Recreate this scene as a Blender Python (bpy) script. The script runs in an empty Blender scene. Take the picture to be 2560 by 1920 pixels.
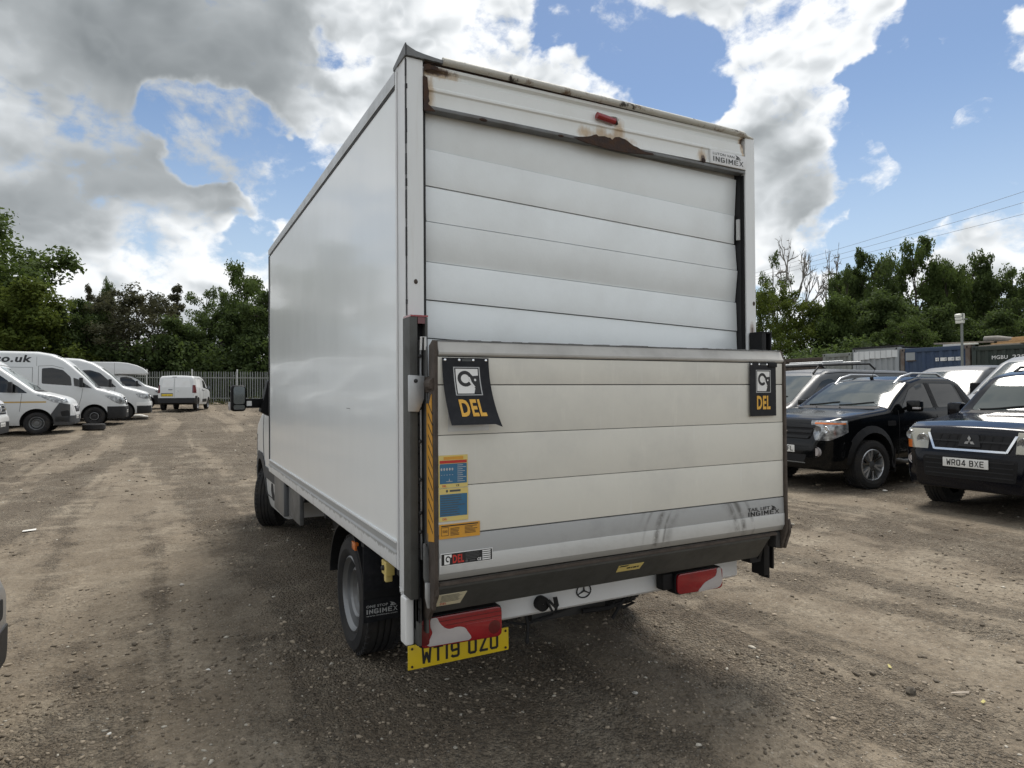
import bpy, bmesh, math, random
import numpy as np
from mathutils import Vector, Matrix
from math import radians, sin, cos, pi, sqrt

S = bpy.context.scene
COL = S.collection
random.seed(7)

# ------------------------------------------------------------------ camera
CAM_F, CAM_YAW, CAM_PITCH, CAM_ROLL = 1642.05, .4833, .011, -.0063
CAM_POS = Vector((-.9178, -2.7252, 1.5691))
_f = Vector((sin(CAM_YAW), cos(CAM_YAW), 0)); _r = Vector((cos(CAM_YAW), -sin(CAM_YAW), 0)); _u = Vector((0, 0, 1))
_w = _f * cos(CAM_PITCH) + _u * sin(CAM_PITCH); _u2 = _u * cos(CAM_PITCH) - _f * sin(CAM_PITCH)
CR = _r * cos(CAM_ROLL) + _u2 * sin(CAM_ROLL); CU = _u2 * cos(CAM_ROLL) - _r * sin(CAM_ROLL); CW = _w
cd = bpy.data.cameras.new('camera'); cam = bpy.data.objects.new('camera', cd); COL.objects.link(cam)
cd.sensor_fit = 'HORIZONTAL'; cd.sensor_width = 36; cd.lens = 36 * CAM_F / 2560
cd.clip_start = .05; cd.clip_end = 4000
cam.matrix_world = Matrix(((CR.x, CU.x, -CW.x, CAM_POS.x), (CR.y, CU.y, -CW.y, CAM_POS.y), (CR.z, CU.z, -CW.z, CAM_POS.z), (0, 0, 0, 1)))
S.camera = cam

def ray(x, y):
    return CW + CR * ((x - 1280) / CAM_F) + CU * ((960 - y) / CAM_F)
def at(x, y, depth):
    return CAM_POS + ray(x, y) * depth

S.view_settings.view_transform = 'Standard'; S.view_settings.look = 'None'
S.view_settings.gamma = 1; S.view_settings.use_curve_mapping = False
S.view_settings.exposure = 0.86
S.cycles.max_bounces = 6; S.cycles.diffuse_bounces = 3; S.cycles.glossy_bounces = 3
S.cycles.transmission_bounces = 4; S.cycles.transparent_max_bounces = 8
S.cycles.use_denoising = True; S.cycles.denoising_prefilter = 'NONE'; S.cycles.sample_clamp_indirect = 4.0

# ------------------------------------------------------------------ node helpers
def N(nt, t, ins=None, **props):
    n = nt.nodes.new(t)
    for k, v in props.items(): setattr(n, k, v)
    for k, v in (ins or {}).items():
        if isinstance(v, bpy.types.NodeSocket): nt.links.new(v, n.inputs[k])
        else: n.inputs[k].default_value = v
    return n
def M(nt, op, a, b=0.0, c=None, clamp=False):
    d = {0: a, 1: b}
    if c is not None: d[2] = c
    return N(nt, 'ShaderNodeMath', d, operation=op, use_clamp=clamp).outputs[0]
def VM(nt, op, a, b=(0, 0, 0)):
    n = N(nt, 'ShaderNodeVectorMath', {0: a, 1: b}, operation=op)
    return n.outputs['Value'] if op in ('DOT_PRODUCT', 'LENGTH', 'DISTANCE') else n.outputs[0]
def RNG(nt, v, a, b, c=0., d=1., kind='SMOOTHSTEP'):
    return N(nt, 'ShaderNodeMapRange', {'Value': v, 'From Min': a, 'From Max': b, 'To Min': c, 'To Max': d}, interpolation_type=kind).outputs[0]
def MIXC(nt, f, a, b, mode='MIX'):
    n = N(nt, 'ShaderNodeMix', data_type='RGBA', blend_type=mode)
    for i, v in ((0, f), (6, a), (7, b)):
        if isinstance(v, bpy.types.NodeSocket): nt.links.new(v, n.inputs[i])
        else: n.inputs[i].default_value = (v if i == 0 else (tuple(v) + (1,))[:4])
    return n.outputs[2]
def NOISE(nt, vec, scale, detail=4, rough=.5, out=0, dist=0.):
    return N(nt, 'ShaderNodeTexNoise', {'Vector': vec, 'Scale': scale, 'Detail': detail, 'Roughness': rough, 'Distortion': dist}).outputs[out]

# ------------------------------------------------------------------ sky and sun
SUN_AZ, SUN_EL = radians(48), radians(62)
SUN_DIR = Vector((sin(SUN_AZ) * cos(SUN_EL), cos(SUN_AZ) * cos(SUN_EL), sin(SUN_EL)))
ld = bpy.data.lights.new('sun', 'SUN'); sun = bpy.data.objects.new('sun', ld); COL.objects.link(sun)
ld.energy = 2.2; ld.angle = radians(24); ld.color = (1, .95, .88)
sun.rotation_euler = (-SUN_DIR).to_track_quat('-Z', 'Y').to_euler(); sun.location = (6, 8, 30)

CL_NOISE = 3.0
world = bpy.data.worlds.new('World'); S.world = world; world.use_nodes = True
def build_sky(nt):
    nt.nodes.clear()
    out = N(nt, 'ShaderNodeOutputWorld')
    sky = N(nt, 'ShaderNodeTexSky', sky_type='NISHITA', sun_disc=False, sun_elevation=SUN_EL, sun_rotation=SUN_AZ,
            air_density=1.0, dust_density=.35, ozone_density=2.2)
    bg = N(nt, 'ShaderNodeBackground', {'Color': sky.outputs[0], 'Strength': .062})
    d = VM(nt, 'NORMALIZE', N(nt, 'ShaderNodeTexCoord').outputs['Generated'])
    # ragged edges: the direction is warped by noise before the cloud masses are measured
    wn = N(nt, 'ShaderNodeTexNoise', {'Vector': d, 'Scale': 7.0, 'Detail': 5.0, 'Roughness': .55})
    wv = VM(nt, 'SUBTRACT', wn.outputs['Color'], (.5, .5, .5))
    dw = VM(nt, 'NORMALIZE', N(nt, 'ShaderNodeVectorMath', {0: wv, 1: (.16, .16, .13), 2: d}, operation='MULTIPLY_ADD').outputs[0])
    # (x, y in the photograph, radius, amount, darkness): where the cloud masses and the blue gaps stand in the sky
    B = [(110, 100, 400, .9, .85), (420, 40, 300, .8, .5), (480, 240, 240, .75, .38), (60, 330, 260, .7, .3),
         (820, 150, 210, .6, .05), (760, 270, 170, .75, .38), (1130, 70, 240, .55, .12), (640, 40, 200, .5, .1), (930, 320, 100, .4, 0), 
         (120, 520, 240, .75, .14), (380, 480, 240, .75, .15), (540, 455, 110, .9, 0), (640, 530, 100, .7, .1), (250, 590, 200, .5, .15),
         (150, 680, 260, .45, .12), (480, 690, 220, .4, .15), (640, 640, 120, .25, 0),
(425, 368, 52, -.8, 0), (495, 345, 66, -1., 0), (575, 338, 70, -1.1, 0), (645, 378, 80, -1.2, 0), (700, 432, 78, -1.2, 0), (740, 480, 55, -.9, 0), (895, 140, 55, -.42, 0), (820, 110, 30, -.3, 0), (660, 590, 40, -.8, 0), (600, 600, 40, -.7, 0),
         (900, 420, 110, -.5, 0),
         (1400, 200, 150, .75, .12), (1530, 240, 110, .6, .05), (1280, 130, 110, .5, .1),
         (1580, 110, 80, -.8, 0), (1690, 190, 95, -.9, 0), (1480, 30, 90, -.7, 0), (1660, 300, 80, -.5, 0), (1400, 50, 75, -.8, 0), (1370, 120, 40, -.4, 0),
         (1560, 15, 70, .7, 0), (1720, 30, 110, .9, 0), (1850, 40, 150, 1., .0), (2010, 15, 150, 1., .0), (2140, 10, 90, .8, 0), (1930, 120, 110, .9, .05), (2050, 100, 90, .8, 0), (1800, 130, 70, .6, 0), (1990, 190, 70, .8, 0),
         (1990, 265, 130, 1., .1), (1940, 370, 170, 1., .2), (1900, 460, 120, .8, .5), (2110, 330, 85, 1., .05), (2130, 430, 85, 1., .1), (2080, 235, 70, .9, 0), (2060, 490, 80, .8, .42), (2060, 410, 120, 1., .1), (2100, 320, 80, .7, 0), (2030, 470, 90, .7, .2),
         (1930, 590, 110, .7, .0), (1990, 640, 90, .6, 0), (1900, 540, 70, .3, .1),
         (2320, 90, 130, -.9, 0), (2330, 310, 170, -1., 0), (2270, 470, 130, -1., 0), (2200, 580, 90, -.9, 0), (2070, 590, 60, -.8, 0), (2250, 380, 60, -.8, 0), (2500, 390, 120, -.8, 0),
         (2490, 580, 130, 1., .2), (2390, 640, 110, .9, .05), (2580, 530, 120, 1., .3), (2260, 660, 80, .4, 0), (2180, 690, 70, .35, 0),
         (2450, 280, 42, 1., 0), (2540, 120, 70, .9, 0), (2450, 165, 50, .8, 0), (2370, 80, 34, .8, 0), (2235, 205, 28, .7, 0)]
    F = None; D = None; G = None
    for (x, y, r, a, k) in B:
        c = ray(x, y).normalized(); ang = (r if a > 0 else r * 1.2) / CAM_F * (1 / (1 + ((x - 1280) ** 2 + (y - 960) ** 2) / CAM_F ** 2)) * 1.45
        s = RNG(nt, VM(nt, 'DOT_PRODUCT', dw, tuple(c)), cos(ang), 1 - (1 - cos(ang)) * .08, 0., 1., 'SMOOTHSTEP')
        if a > 0: F = M(nt, 'MULTIPLY_ADD', s, a * 1.35, F if F is not None else 0.)
        else: G = M(nt, 'MULTIPLY_ADD', s, a * 1.15, G if G is not None else 0.)
        if k > 0: D = M(nt, 'MULTIPLY_ADD', RNG(nt, VM(nt, 'DOT_PRODUCT', dw, tuple(c)), cos(ang * 1.45), 1 - (1 - cos(ang)) * .3, 0., 1., 'SMOOTHSTEP') if k > .3 else s, k, D if D is not None else 0.)
    base = NOISE(nt, d, 2.2, 3, .5)                      # broken cloud all over the rest of the sky
    inview = RNG(nt, VM(nt, 'DOT_PRODUCT', d, tuple(CW)), cos(radians(56)), cos(radians(40)), 0., 1.)
    baseF = M(nt, 'MULTIPLY', RNG(nt, base, .30, .56, 0., .72), M(nt, 'SUBTRACT', 1.0, M(nt, 'MULTIPLY', inview, .75)))
    el = N(nt, 'ShaderNodeSeparateXYZ', {0: d}).outputs[2]
    F = M(nt, 'ADD', M(nt, 'MINIMUM', F, .58), M(nt, 'MAXIMUM', G, -.66))
    F = M(nt, 'ADD', F, M(nt, 'ADD', baseF, RNG(nt, el, .20, .02, 0., .30)))     # distant cloud closes up towards the horizon
    flat = N(nt, 'ShaderNodeVectorMath', {0: d, 1: (1, 1, 1.45)}, operation='MULTIPLY').outputs[0]
    dw2 = N(nt, 'ShaderNodeVectorMath', {0: wv, 1: (.05, .05, .04), 2: flat}, operation='MULTIPLY_ADD').outputs[0]
    off = VM(nt, 'ADD', dw2, tuple(Vector((.35, .35, 1.)).normalized() * .020))
    def puffs(v):                                        # billows: rounded heads with creases between them
        t = None
        for sc, am in ((9., 1.), (20., .6), (44., .36)):
            q = M(nt, 'MULTIPLY', M(nt, 'ABSOLUTE', M(nt, 'SUBTRACT', NOISE(nt, v, sc, 0, .5), .5)), am * 2)
            t = q if t is None else M(nt, 'ADD', t, q)
        return t
    p1, p2 = puffs(dw2), puffs(off)
    fa = M(nt, 'MULTIPLY', M(nt, 'SUBTRACT', NOISE(nt, dw2, 5.0, 13, .62), .5), CL_NOISE)
    fl = M(nt, 'MULTIPLY', M(nt, 'SUBTRACT', NOISE(nt, dw2, 5.0, 2.5, .55), .5), CL_NOISE)
    fl2 = M(nt, 'MULTIPLY', M(nt, 'SUBTRACT', NOISE(nt, off, 5.0, 2.5, .55), .5), CL_NOISE)
    pf = M(nt, 'MULTIPLY', M(nt, 'SUBTRACT', p1, .42), .55)
    wisp = M(nt, 'MULTIPLY', M(nt, 'SUBTRACT', NOISE(nt, dw2, 19.0, 9, .66), .5), 1.5)
    F2 = M(nt, 'ADD', M(nt, 'ADD', M(nt, 'ADD', F, fa), pf), wisp)
    T = M(nt, 'ADD', M(nt, 'ADD', F, fl), M(nt, 'MULTIPLY', pf, .6))
    alpha = RNG(nt, F2, .04, .66)
    relief = M(nt, 'ADD', M(nt, 'MULTIPLY', M(nt, 'SUBTRACT', p1, p2), .55), M(nt, 'MULTIPLY', M(nt, 'SUBTRACT', fl, fl2), .9))   # lit flank minus shaded flank
    thick = RNG(nt, T, .38, 1.25, 0., 1., 'SMOOTHSTEP')
    dark = RNG(nt, M(nt, 'ADD', D, M(nt, 'MULTIPLY', fa, .35)), .05, 1.5, 0., 1., 'LINEAR')
    g = M(nt, 'ADD', M(nt, 'MULTIPLY', thick, .34), M(nt, 'MULTIPLY', dark, .50))
    g = M(nt, 'SUBTRACT', g, M(nt, 'MULTIPLY', relief, M(nt, 'SUBTRACT', 1.0, M(nt, 'MULTIPLY', dark, .75))))
    ramp = N(nt, 'ShaderNodeValToRGB', {'Fac': g})
    cr = ramp.color_ramp; cr.elements[0].position = 0; cr.elements[0].color = (.61, .62, .625, 1)
    cr.elements[1].position = 1.0; cr.elements[1].color = (.105, .118, .126, 1)
    for p, c in ((.15, (.55, .565, .575)), (.32, (.42, .44, .455)), (.6, (.245, .262, .272))):
        e = cr.elements.new(p); e.color = c + (1,)
    cl = N(nt, 'ShaderNodeBackground', {'Color': ramp.outputs[0], 'Strength': .95})
    hz = N(nt, 'ShaderNodeBackground', {'Color': (.40, .48, .56, 1), 'Strength': .9})
    bg = N(nt, 'ShaderNodeMixShader', {0: RNG(nt, el, .42, .0, 0., .75), 1: bg.outputs[0], 2: hz.outputs[0]})
    mx = N(nt, 'ShaderNodeMixShader', {0: alpha, 1: bg.outputs[0], 2: cl.outputs[0]})
    nt.links.new(mx.outputs[0], out.inputs[0])
build_sky(world.node_tree)
world.cycles.sampling_method = 'MANUAL'; world.cycles.sample_map_resolution = 512

# ------------------------------------------------------------------ materials
MATS = {}
def pbr(name, col, rough=.5, metal=0., noise=None, bump=None, coat=0., ior=1.5, spec=None, var=0.):
    """principled material; noise=(scale, amount, colour2), bump=(scale, strength), var = lightness change from object to object"""
    m = bpy.data.materials.new(name); m.use_nodes = True; nt = m.node_tree
    b = nt.nodes['Principled BSDF']
    b.inputs['Base Color'].default_value = tuple(col) + (1,); b.inputs['Roughness'].default_value = rough
    b.inputs['Metallic'].default_value = metal; b.inputs['IOR'].default_value = ior
    if coat: b.inputs['Coat Weight'].default_value = coat; b.inputs['Coat Roughness'].default_value = .05
    co = N(nt, 'ShaderNodeTexCoord').outputs['Object']
    c = None
    if noise:
        sc, am, c2 = noise
        f = RNG(nt, NOISE(nt, co, sc, 6, .65), .42, .72, 0., am, 'LINEAR')
        c = MIXC(nt, f, col, c2)
        nt.links.new(M(nt, 'ADD', rough, M(nt, 'MULTIPLY', f, .2)), b.inputs['Roughness'])
    if var:
        r = N(nt, 'ShaderNodeObjectInfo').outputs['Random']
        k = M(nt, 'ADD', 1 - var, M(nt, 'MULTIPLY', r, 2 * var))
        c = N(nt, 'ShaderNodeVectorMath', {0: c if c is not None else tuple(col), 3: k}, operation='SCALE').outputs[0]
    if c is not None: nt.links.new(c, b.inputs['Base Color'])
    if bump:
        bn = N(nt, 'ShaderNodeBump', {'Strength': bump[1], 'Distance': .01, 'Height': NOISE(nt, co, bump[0], 5, .6)})
        nt.links.new(bn.outputs[0], b.inputs['Normal'])
    MATS[name] = m
    return m
def ellipse_mask(nt, co, spots, ax=(0, 2), warp=.5, nscale=9., sharp=.35, drip=1.):
    """soft ragged mask, the union of ellipses (a, b, ra, rb) in two object axes"""
    s = N(nt, 'ShaderNodeSeparateXYZ', {0: co}).outputs
    n = M(nt, 'MULTIPLY', M(nt, 'SUBTRACT', NOISE(nt, N(nt, 'ShaderNodeMapping', {'Vector': co, 'Scale': (1, 1, drip)}).outputs[0], nscale, 7, .68), .5), warp * 4)
    t = None
    for a, b, ra, rb in spots:
        da = M(nt, 'DIVIDE', M(nt, 'SUBTRACT', s[ax[0]], a), ra); db = M(nt, 'DIVIDE', M(nt, 'SUBTRACT', s[ax[1]], b), rb)
        q = M(nt, 'SQRT', M(nt, 'ADD', M(nt, 'MULTIPLY', da, da), M(nt, 'MULTIPLY', db, db)))
        t = q if t is None else M(nt, 'MINIMUM', t, q)
    return RNG(nt, M(nt, 'ADD', t, n), 1 + sharp, 1 - sharp)

pbr('white paint', (.74, .75, .74), .3, coat=.3, noise=(1.3, .25, (.60, .59, .56)))
pbr('dusty white paint', (.70, .71, .71), .38, noise=(2.2, .35, (.52, .50, .46)))
pbr('post paint', (.66, .68, .67), .5, noise=(3.5, .45, (.50, .49, .44)), bump=(40, .08))
pbr('aluminium', (.50, .51, .51), .42, .6, noise=(5, .6, (.36, .36, .35)), bump=(25, .08))
pbr('pale aluminium', (.62, .63, .62), .45, .3, noise=(4, .5, (.44, .44, .43)))
pbr('worn edge', (.44, .43, .40), .55, .1, noise=(6, .6, (.30, .29, .27)))
pbr('dull steel', (.17, .175, .175), .5, .5, noise=(9, .7, (.12, .11, .10)), bump=(30, .15))
pbr('dark steel', (.03, .031, .032), .55, .3, noise=(8, .6, (.06, .055, .05)))
pbr('rusty steel', (.055, .042, .033), .75, .1, noise=(14, .9, (.11, .09, .075)), bump=(45, .3))
pbr('deep rust', (.035, .022, .018), .85, 0, noise=(22, .8, (.09, .045, .022)), bump=(60, .5))
pbr('black plastic', (.010, .010, .011), .55, noise=(6, .4, (.024, .023, .021)), ior=1.3)
pbr('black rubber', (.010, .010, .011), .8, noise=(10, .6, (.026, .024, .022)), bump=(40, .1))
pbr('dusty tyre', (.012, .012, .013), .85, noise=(6, .7, (.045, .040, .034)), bump=(60, .2))
pbr('seal black', (.012, .012, .013), .6)
pbr('gap black', (.006, .006, .007), .8)
pbr('underbody', (.014, .014, .014), .8, noise=(4, .5, (.03, .027, .024)))
pbr('grey plastic', (.055, .058, .062), .6, noise=(5, .5, (.09, .087, .08)), ior=1.35)
pbr('dark plastic', (.020, .021, .023), .55, noise=(5, .4, (.04, .038, .035)), ior=1.35)
pbr('chrome', (.75, .76, .77), .12, 1.)
pbr('silver paint', (.45, .46, .47), .3, .7)
pbr('wheel steel', (.21, .215, .22), .42, .7, noise=(8, .5, (.25, .25, .24)))
pbr('black wheel', (.03, .03, .032), .5, .3, noise=(9, .5, (.07, .065, .06)))
pbr('red lens', (.27, .006, .012), .12, coat=.6, noise=(6, .6, (.13, .003, .007)))
pbr('dark red lens', (.10, .004, .007), .15, coat=.5)
pbr('clear lens', (.44, .41, .40), .16, coat=.5, noise=(14, .6, (.36, .34, .34)))
pbr('headlight', (.14, .145, .15), .08, .5, coat=.8, noise=(11, .9, (.66, .68, .68)))
pbr('yellowed headlight', (.36, .345, .28), .12, .3, coat=.8, noise=(14, .6, (.34, .33, .29)))
pbr('orange lens', (.62, .16, .03), .2, coat=.4)
pbr('side glass', (.006, .007, .008), .03, ior=1.5)
pbr('screen glass', (.06, .072, .07), .05, ior=1.5)
pbr('mirror glass', (.13, .145, .15), .02, .95)
pbr('print black', (.012, .012, .013), .5)
pbr('print grey', (.07, .075, .075), .5)
pbr('van white', (.60, .615, .615), .32, coat=.25, noise=(1.3, .25, (.50, .50, .48)))
pbr('beam steel', (.075, .076, .070), .6, .2, noise=(7, .7, (.045, .043, .038)), bump=(30, .12))
pbr('print white', (.74, .74, .72), .5)
pbr('print silver', (.42, .43, .43), .45)
pbr('print amber', (.72, .40, .05), .5, noise=(30, .6, (.60, .30, .03)))
pbr('print red', (.48, .03, .02), .5)
pbr('sticker yellow', (.66, .52, .16), .5, noise=(18, .5, (.58, .46, .24)))
pbr('sticker cream', (.62, .56, .38), .5, noise=(9, .5, (.5, .46, .36)))
pbr('sticker blue', (.03, .13, .24), .5, noise=(20, .5, (.05, .17, .27)))
pbr('sticker orange', (.62, .30, .03), .5, noise=(18, .6, (.52, .27, .06)))
pbr('plate yellow', (.72, .52, .02), .35, noise=(8, .5, (.58, .44, .06)))
pbr('plate white', (.72, .72, .69), .35)
pbr('vinyl black', (.011, .012, .015), .5, noise=(25, .6, (.032, .033, .036)), ior=1.3)
pbr('mirror black', (.005, .005, .0055), .5, ior=1.25)
pbr('sky sheen screen', (.26, .29, .29), .05, ior=1.5)  # windscreen glass with bright sky reflection and haze painted into its base colour
pbr('car black', (.003, .0034, .004), .10, 0, coat=.0, ior=1.36)
pbr('car blue', (.003, .0036, .0065), .09, 0, coat=.0, ior=1.36)
pbr('van grey', (.070, .074, .078), .42, .15, coat=.1)
pbr('pale grey paint', (.15, .157, .163), .4, .2, coat=.1)
pbr('gold stripe', (.45, .30, .09), .5)
pbr('galvanised', (.19, .20, .19), .6, .2, noise=(3, .7, (.17, .19, .165)), var=.15)
pbr('container green', (.022, .035, .028), .6, noise=(3, .6, (.05, .055, .045)))
pbr('container blue', (.025, .05, .105), .6, noise=(2.2, .7, (.06, .085, .125)))
pbr('container grey', (.22, .235, .22), .65, noise=(2, .8, (.15, .15, .13)))
pbr('container white', (.66, .68, .68), .6, noise=(2, .5, (.5, .51, .5)))
pbr('container pale', (.30, .32, .33), .6, noise=(2, .6, (.24, .26, .27)))
pbr('corner rust', (.12, .09, .07), .8, noise=(6, .8, (.2, .2, .19)))
pbr('old timber', (.30, .26, .21), .8, noise=(7, .8, (.19, .16, .13)), var=.25)
pbr('new timber', (.42, .27, .13), .75, noise=(7, .6, (.3, .18, .08)), var=.2)
pbr('lamp white', (.7, .7, .62), .45)
pbr('bark', (.10, .085, .068), .9, noise=(8, .8, (.05, .042, .035)), bump=(12, .5))
pbr('pale bark', (.24, .225, .20), .85, noise=(8, .7, (.14, .13, .115)))
pbr('paper', (.62, .61, .57), .7, noise=(20, .4, (.45, .43, .38)))
pbr('stone pale', (.46, .44, .40), .8, noise=(25, .6, (.3, .28, .25)), bump=(40, .4))
pbr('clod', (.10, .085, .065), .9, noise=(20, .7, (.05, .042, .034)), bump=(30, .8))
pbr('leaf yellow', (.42, .37, .13), .7)

# ------------------------------------------------------------------ mesh helpers
class MB:
    def __init__(s): s.v = []; s.f = []; s.mi = []
    def add(s, vs, fs, mi=0):
        o = len(s.v); s.v += [tuple(v) for v in vs]; s.f += [tuple(i + o for i in f) for f in fs]; s.mi += [mi] * len(fs); return s
    def hexa(s, c, mi=0):
        # c: 8 corners, bottom ring 0-3 then top ring 4-7 in the same order
        return s.add(c, [(3, 2, 1, 0), (4, 5, 6, 7), (0, 1, 5, 4), (1, 2, 6, 5), (2, 3, 7, 6), (3, 0, 4, 7)], mi)
    def box(s, x0, x1, y0, y1, z0, z1, mi=0):
        return s.hexa([(x0, y0, z0), (x1, y0, z0), (x1, y1, z0), (x0, y1, z0), (x0, y0, z1), (x1, y0, z1), (x1, y1, z1), (x0, y1, z1)], mi)
    def prism(s, poly, axis, a, b, mi=0):
        """2D polygon extruded along axis from a to b; axis y: (x, z), x: (y, z), z: (x, y)"""
        def p(q, t): return (q[0], t, q[1]) if axis == 'y' else ((t, q[0], q[1]) if axis == 'x' else (q[0], q[1], t))
        n = len(poly); vs = [p(q, a) for q in poly] + [p(q, b) for q in poly]
        fs = [tuple(range(n)), tuple(range(2 * n - 1, n - 1, -1))] + [(i, n + i, n + (i + 1) % n, (i + 1) % n) for i in range(n)]
        return s.add(vs, fs, mi)
    def tube(s, path, r, n=8, mi=0, cap=True):
        P = [Vector(p) for p in path]; R = r if isinstance(r, (list, tuple)) else [r] * len(P)
        vs = []; ref = Vector((.13, .31, .94)).normalized()
        for i, p in enumerate(P):
            t = (P[min(i + 1, len(P) - 1)] - P[max(i - 1, 0)]).normalized()
            if abs(t.dot(ref)) > .95: ref = Vector((1, .1, .05)).normalized()
            a = t.cross(ref).normalized(); b = t.cross(a)
            vs += [p + (a * cos(2 * pi * k / n) + b * sin(2 * pi * k / n)) * R[i] for k in range(n)]
        fs = [(i * n + k, i * n + (k + 1) % n, (i + 1) * n + (k + 1) % n, (i + 1) * n + k) for i in range(len(P) - 1) for k in range(n)]
        if cap: fs += [tuple(range(n - 1, -1, -1)), tuple(range((len(P) - 1) * n, len(P) * n))]
        return s.add(vs, fs, mi)
    def lathe(s, prof, n=40, axis='y', c=(0, 0, 0), mi=0, mis=None):
        """profile of (radius, along-axis) revolved"""
        vs = []
        for r, t in prof:
            for k in range(n):
                a = 2 * pi * k / n
                q = (r * cos(a), t, r * sin(a)) if axis == 'y' else ((t, r * cos(a), r * sin(a)) if axis == 'x' else (r * cos(a), r * sin(a), t))
                vs.append((q[0] + c[0], q[1] + c[1], q[2] + c[2]))
        o = len(s.v); s.v += vs
        for i in range(len(prof) - 1):
            for k in range(n):
                s.f.append((o + i * n + k, o + i * n + (k + 1) % n, o + (i + 1) * n + (k + 1) % n, o + (i + 1) * n + k)); s.mi.append(mis[i] if mis else mi)
        return s
    def sphere(s, c, r, n=10, m=7, mi=0):
        rr = r if isinstance(r, (tuple, list)) else (r, r, r)
        vs = [(c[0] + rr[0] * sin(pi * i / m) * cos(2 * pi * k / n), c[1] + rr[1] * sin(pi * i / m) * sin(2 * pi * k / n), c[2] + rr[2] * cos(pi * i / m)) for i in range(m + 1) for k in range(n)]
        return s.add(vs, [(i * n + k, (i + 1) * n + k, (i + 1) * n + (k + 1) % n, i * n + (k + 1) % n) for i in range(m) for k in range(n)], mi)

def mat_of(m): return MATS[m] if isinstance(m, str) else m
def obj(name, mb, mat, parent=None, bevel=0, smooth=None, seg=2, label=None):
    """link an MB (or bmesh or mesh data) as one mesh object. Coordinates are in the parent thing's own frame."""
    if isinstance(mb, MB):
        me = bpy.data.meshes.new(name); me.from_pydata(mb.v, [], mb.f)
        if any(mb.mi): me.polygons.foreach_set('material_index', mb.mi)
        bm = bmesh.new(); bm.from_mesh(me)
        bmesh.ops.recalc_face_normals(bm, faces=bm.faces)
        if bevel:
            es = [e for e in bm.edges if len(e.link_faces) == 2 and e.calc_face_angle(0) > .5]
            bmesh.ops.bevel(bm, geom=es, offset=bevel, segments=seg, affect='EDGES', clamp_overlap=True, profile=.6)
        bm.to_mesh(me); bm.free()
    elif isinstance(mb, bmesh.types.BMesh):
        me = bpy.data.meshes.new(name); mb.to_mesh(me); mb.free()
    else: me = mb
    for m in (mat if isinstance(mat, (list, tuple)) else [mat]): 
        if len(me.materials) < (len(mat) if isinstance(mat, (list, tuple)) else 1): me.materials.append(mat_of(m))
    if smooth is None: smooth = .6 if bevel else None
    if smooth:
        me.shade_smooth(); me.set_sharp_from_angle(angle=smooth)
    o = bpy.data.objects.new(name, me); COL.objects.link(o)
    if parent is not None: o.parent = parent; o.location = -child_shift(parent)
    if label: o['label'] = label
    return o
SHIFT = {}
def child_shift(p): return SHIFT.get(p.name, Vector((0, 0, 0)))
def empty(name, loc=(0, 0, 0), rz=0., parent=None, world=False):
    """world=True: children keep world coordinates (the thing is not turned)"""
    o = bpy.data.objects.new(name, None); COL.objects.link(o); o.empty_display_size = .2
    o.location = loc; o.rotation_euler = (0, 0, rz)
    if world: SHIFT[o.name] = Vector(loc)
    if parent is not None: o.parent = parent
    return o
def tag(o, label, cat, group=None, kind=None):
    if label: o['label'] = label
    if cat: o['category'] = cat
    if group: o['group'] = group
    if kind: o['kind'] = kind
    return o

# lettering: every string becomes a mesh once, 1 unit tall capitals, and is then placed
TXT = {}
def prepare_text(strings):
    tmp = []
    for s_, bold in strings:
        cu = bpy.data.curves.new('lettering', 'FONT'); cu.body = s_; cu.size = 1; cu.offset = .006 if s_ == 'INGIMEX' else bold; cu.resolution_u = 3; cu.space_character = 1.0 + bold * 3
        o = bpy.data.objects.new('lettering', cu); COL.objects.link(o); tmp.append((s_, bold, o))
    dg = bpy.context.evaluated_depsgraph_get()
    for s_, bold, o in tmp:
        me = bpy.data.meshes.new_from_object(o.evaluated_get(dg)); 
        bm = bmesh.new(); bm.from_mesh(me)
        xs = [v.co.x for v in bm.verts]; ys = [v.co.y for v in bm.verts]
        x0, x1, y0, y1 = min(xs), max(xs), min(ys), max(ys)
        for v in bm.verts: v.co.x = (v.co.x - x0) / (x1 - x0); v.co.y = (v.co.y - y0) / (y1 - y0)
        TXT[(s_, bold)] = [tuple(v.co) for v in bm.verts], [tuple(v.index for v in f.verts) for f in bm.faces]
        bm.free(); bpy.data.meshes.remove(me); cu = o.data; bpy.data.objects.remove(o); bpy.data.curves.remove(cu)
def lettering(mb, s_, p, right, up, w, h, bold=.02, mi=0, f=None):
    """lay the string into mb: lower left corner p, width w, height h along unit vectors right and up; f bends points"""
    vs, fs = TXT[(s_, bold)]; p = Vector(p); R = Vector(right); U = Vector(up)
    q = [p + R * (v[0] * w) + U * (v[1] * h) for v in vs]
    if f: q = [f(a) for a in q]
    o = len(mb.v); mb.v += [tuple(a) for a in q]; mb.f += [tuple(i + o for i in g) for g in fs]; mb.mi += [mi] * len(fs)
    return mb
BOLD, THIN, MED = .035, .0, .018
prepare_text([(t, BOLD) for t in ('DEL', 'co.uk', 'CE')] + [(t, MED) for t in ('LUTON VAN', 'TAIL LIFT', 'ONE STOP', 'INGIMEX', 'MGBU', '229', '500', 'IT', 'www.ingimex.com')])

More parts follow.
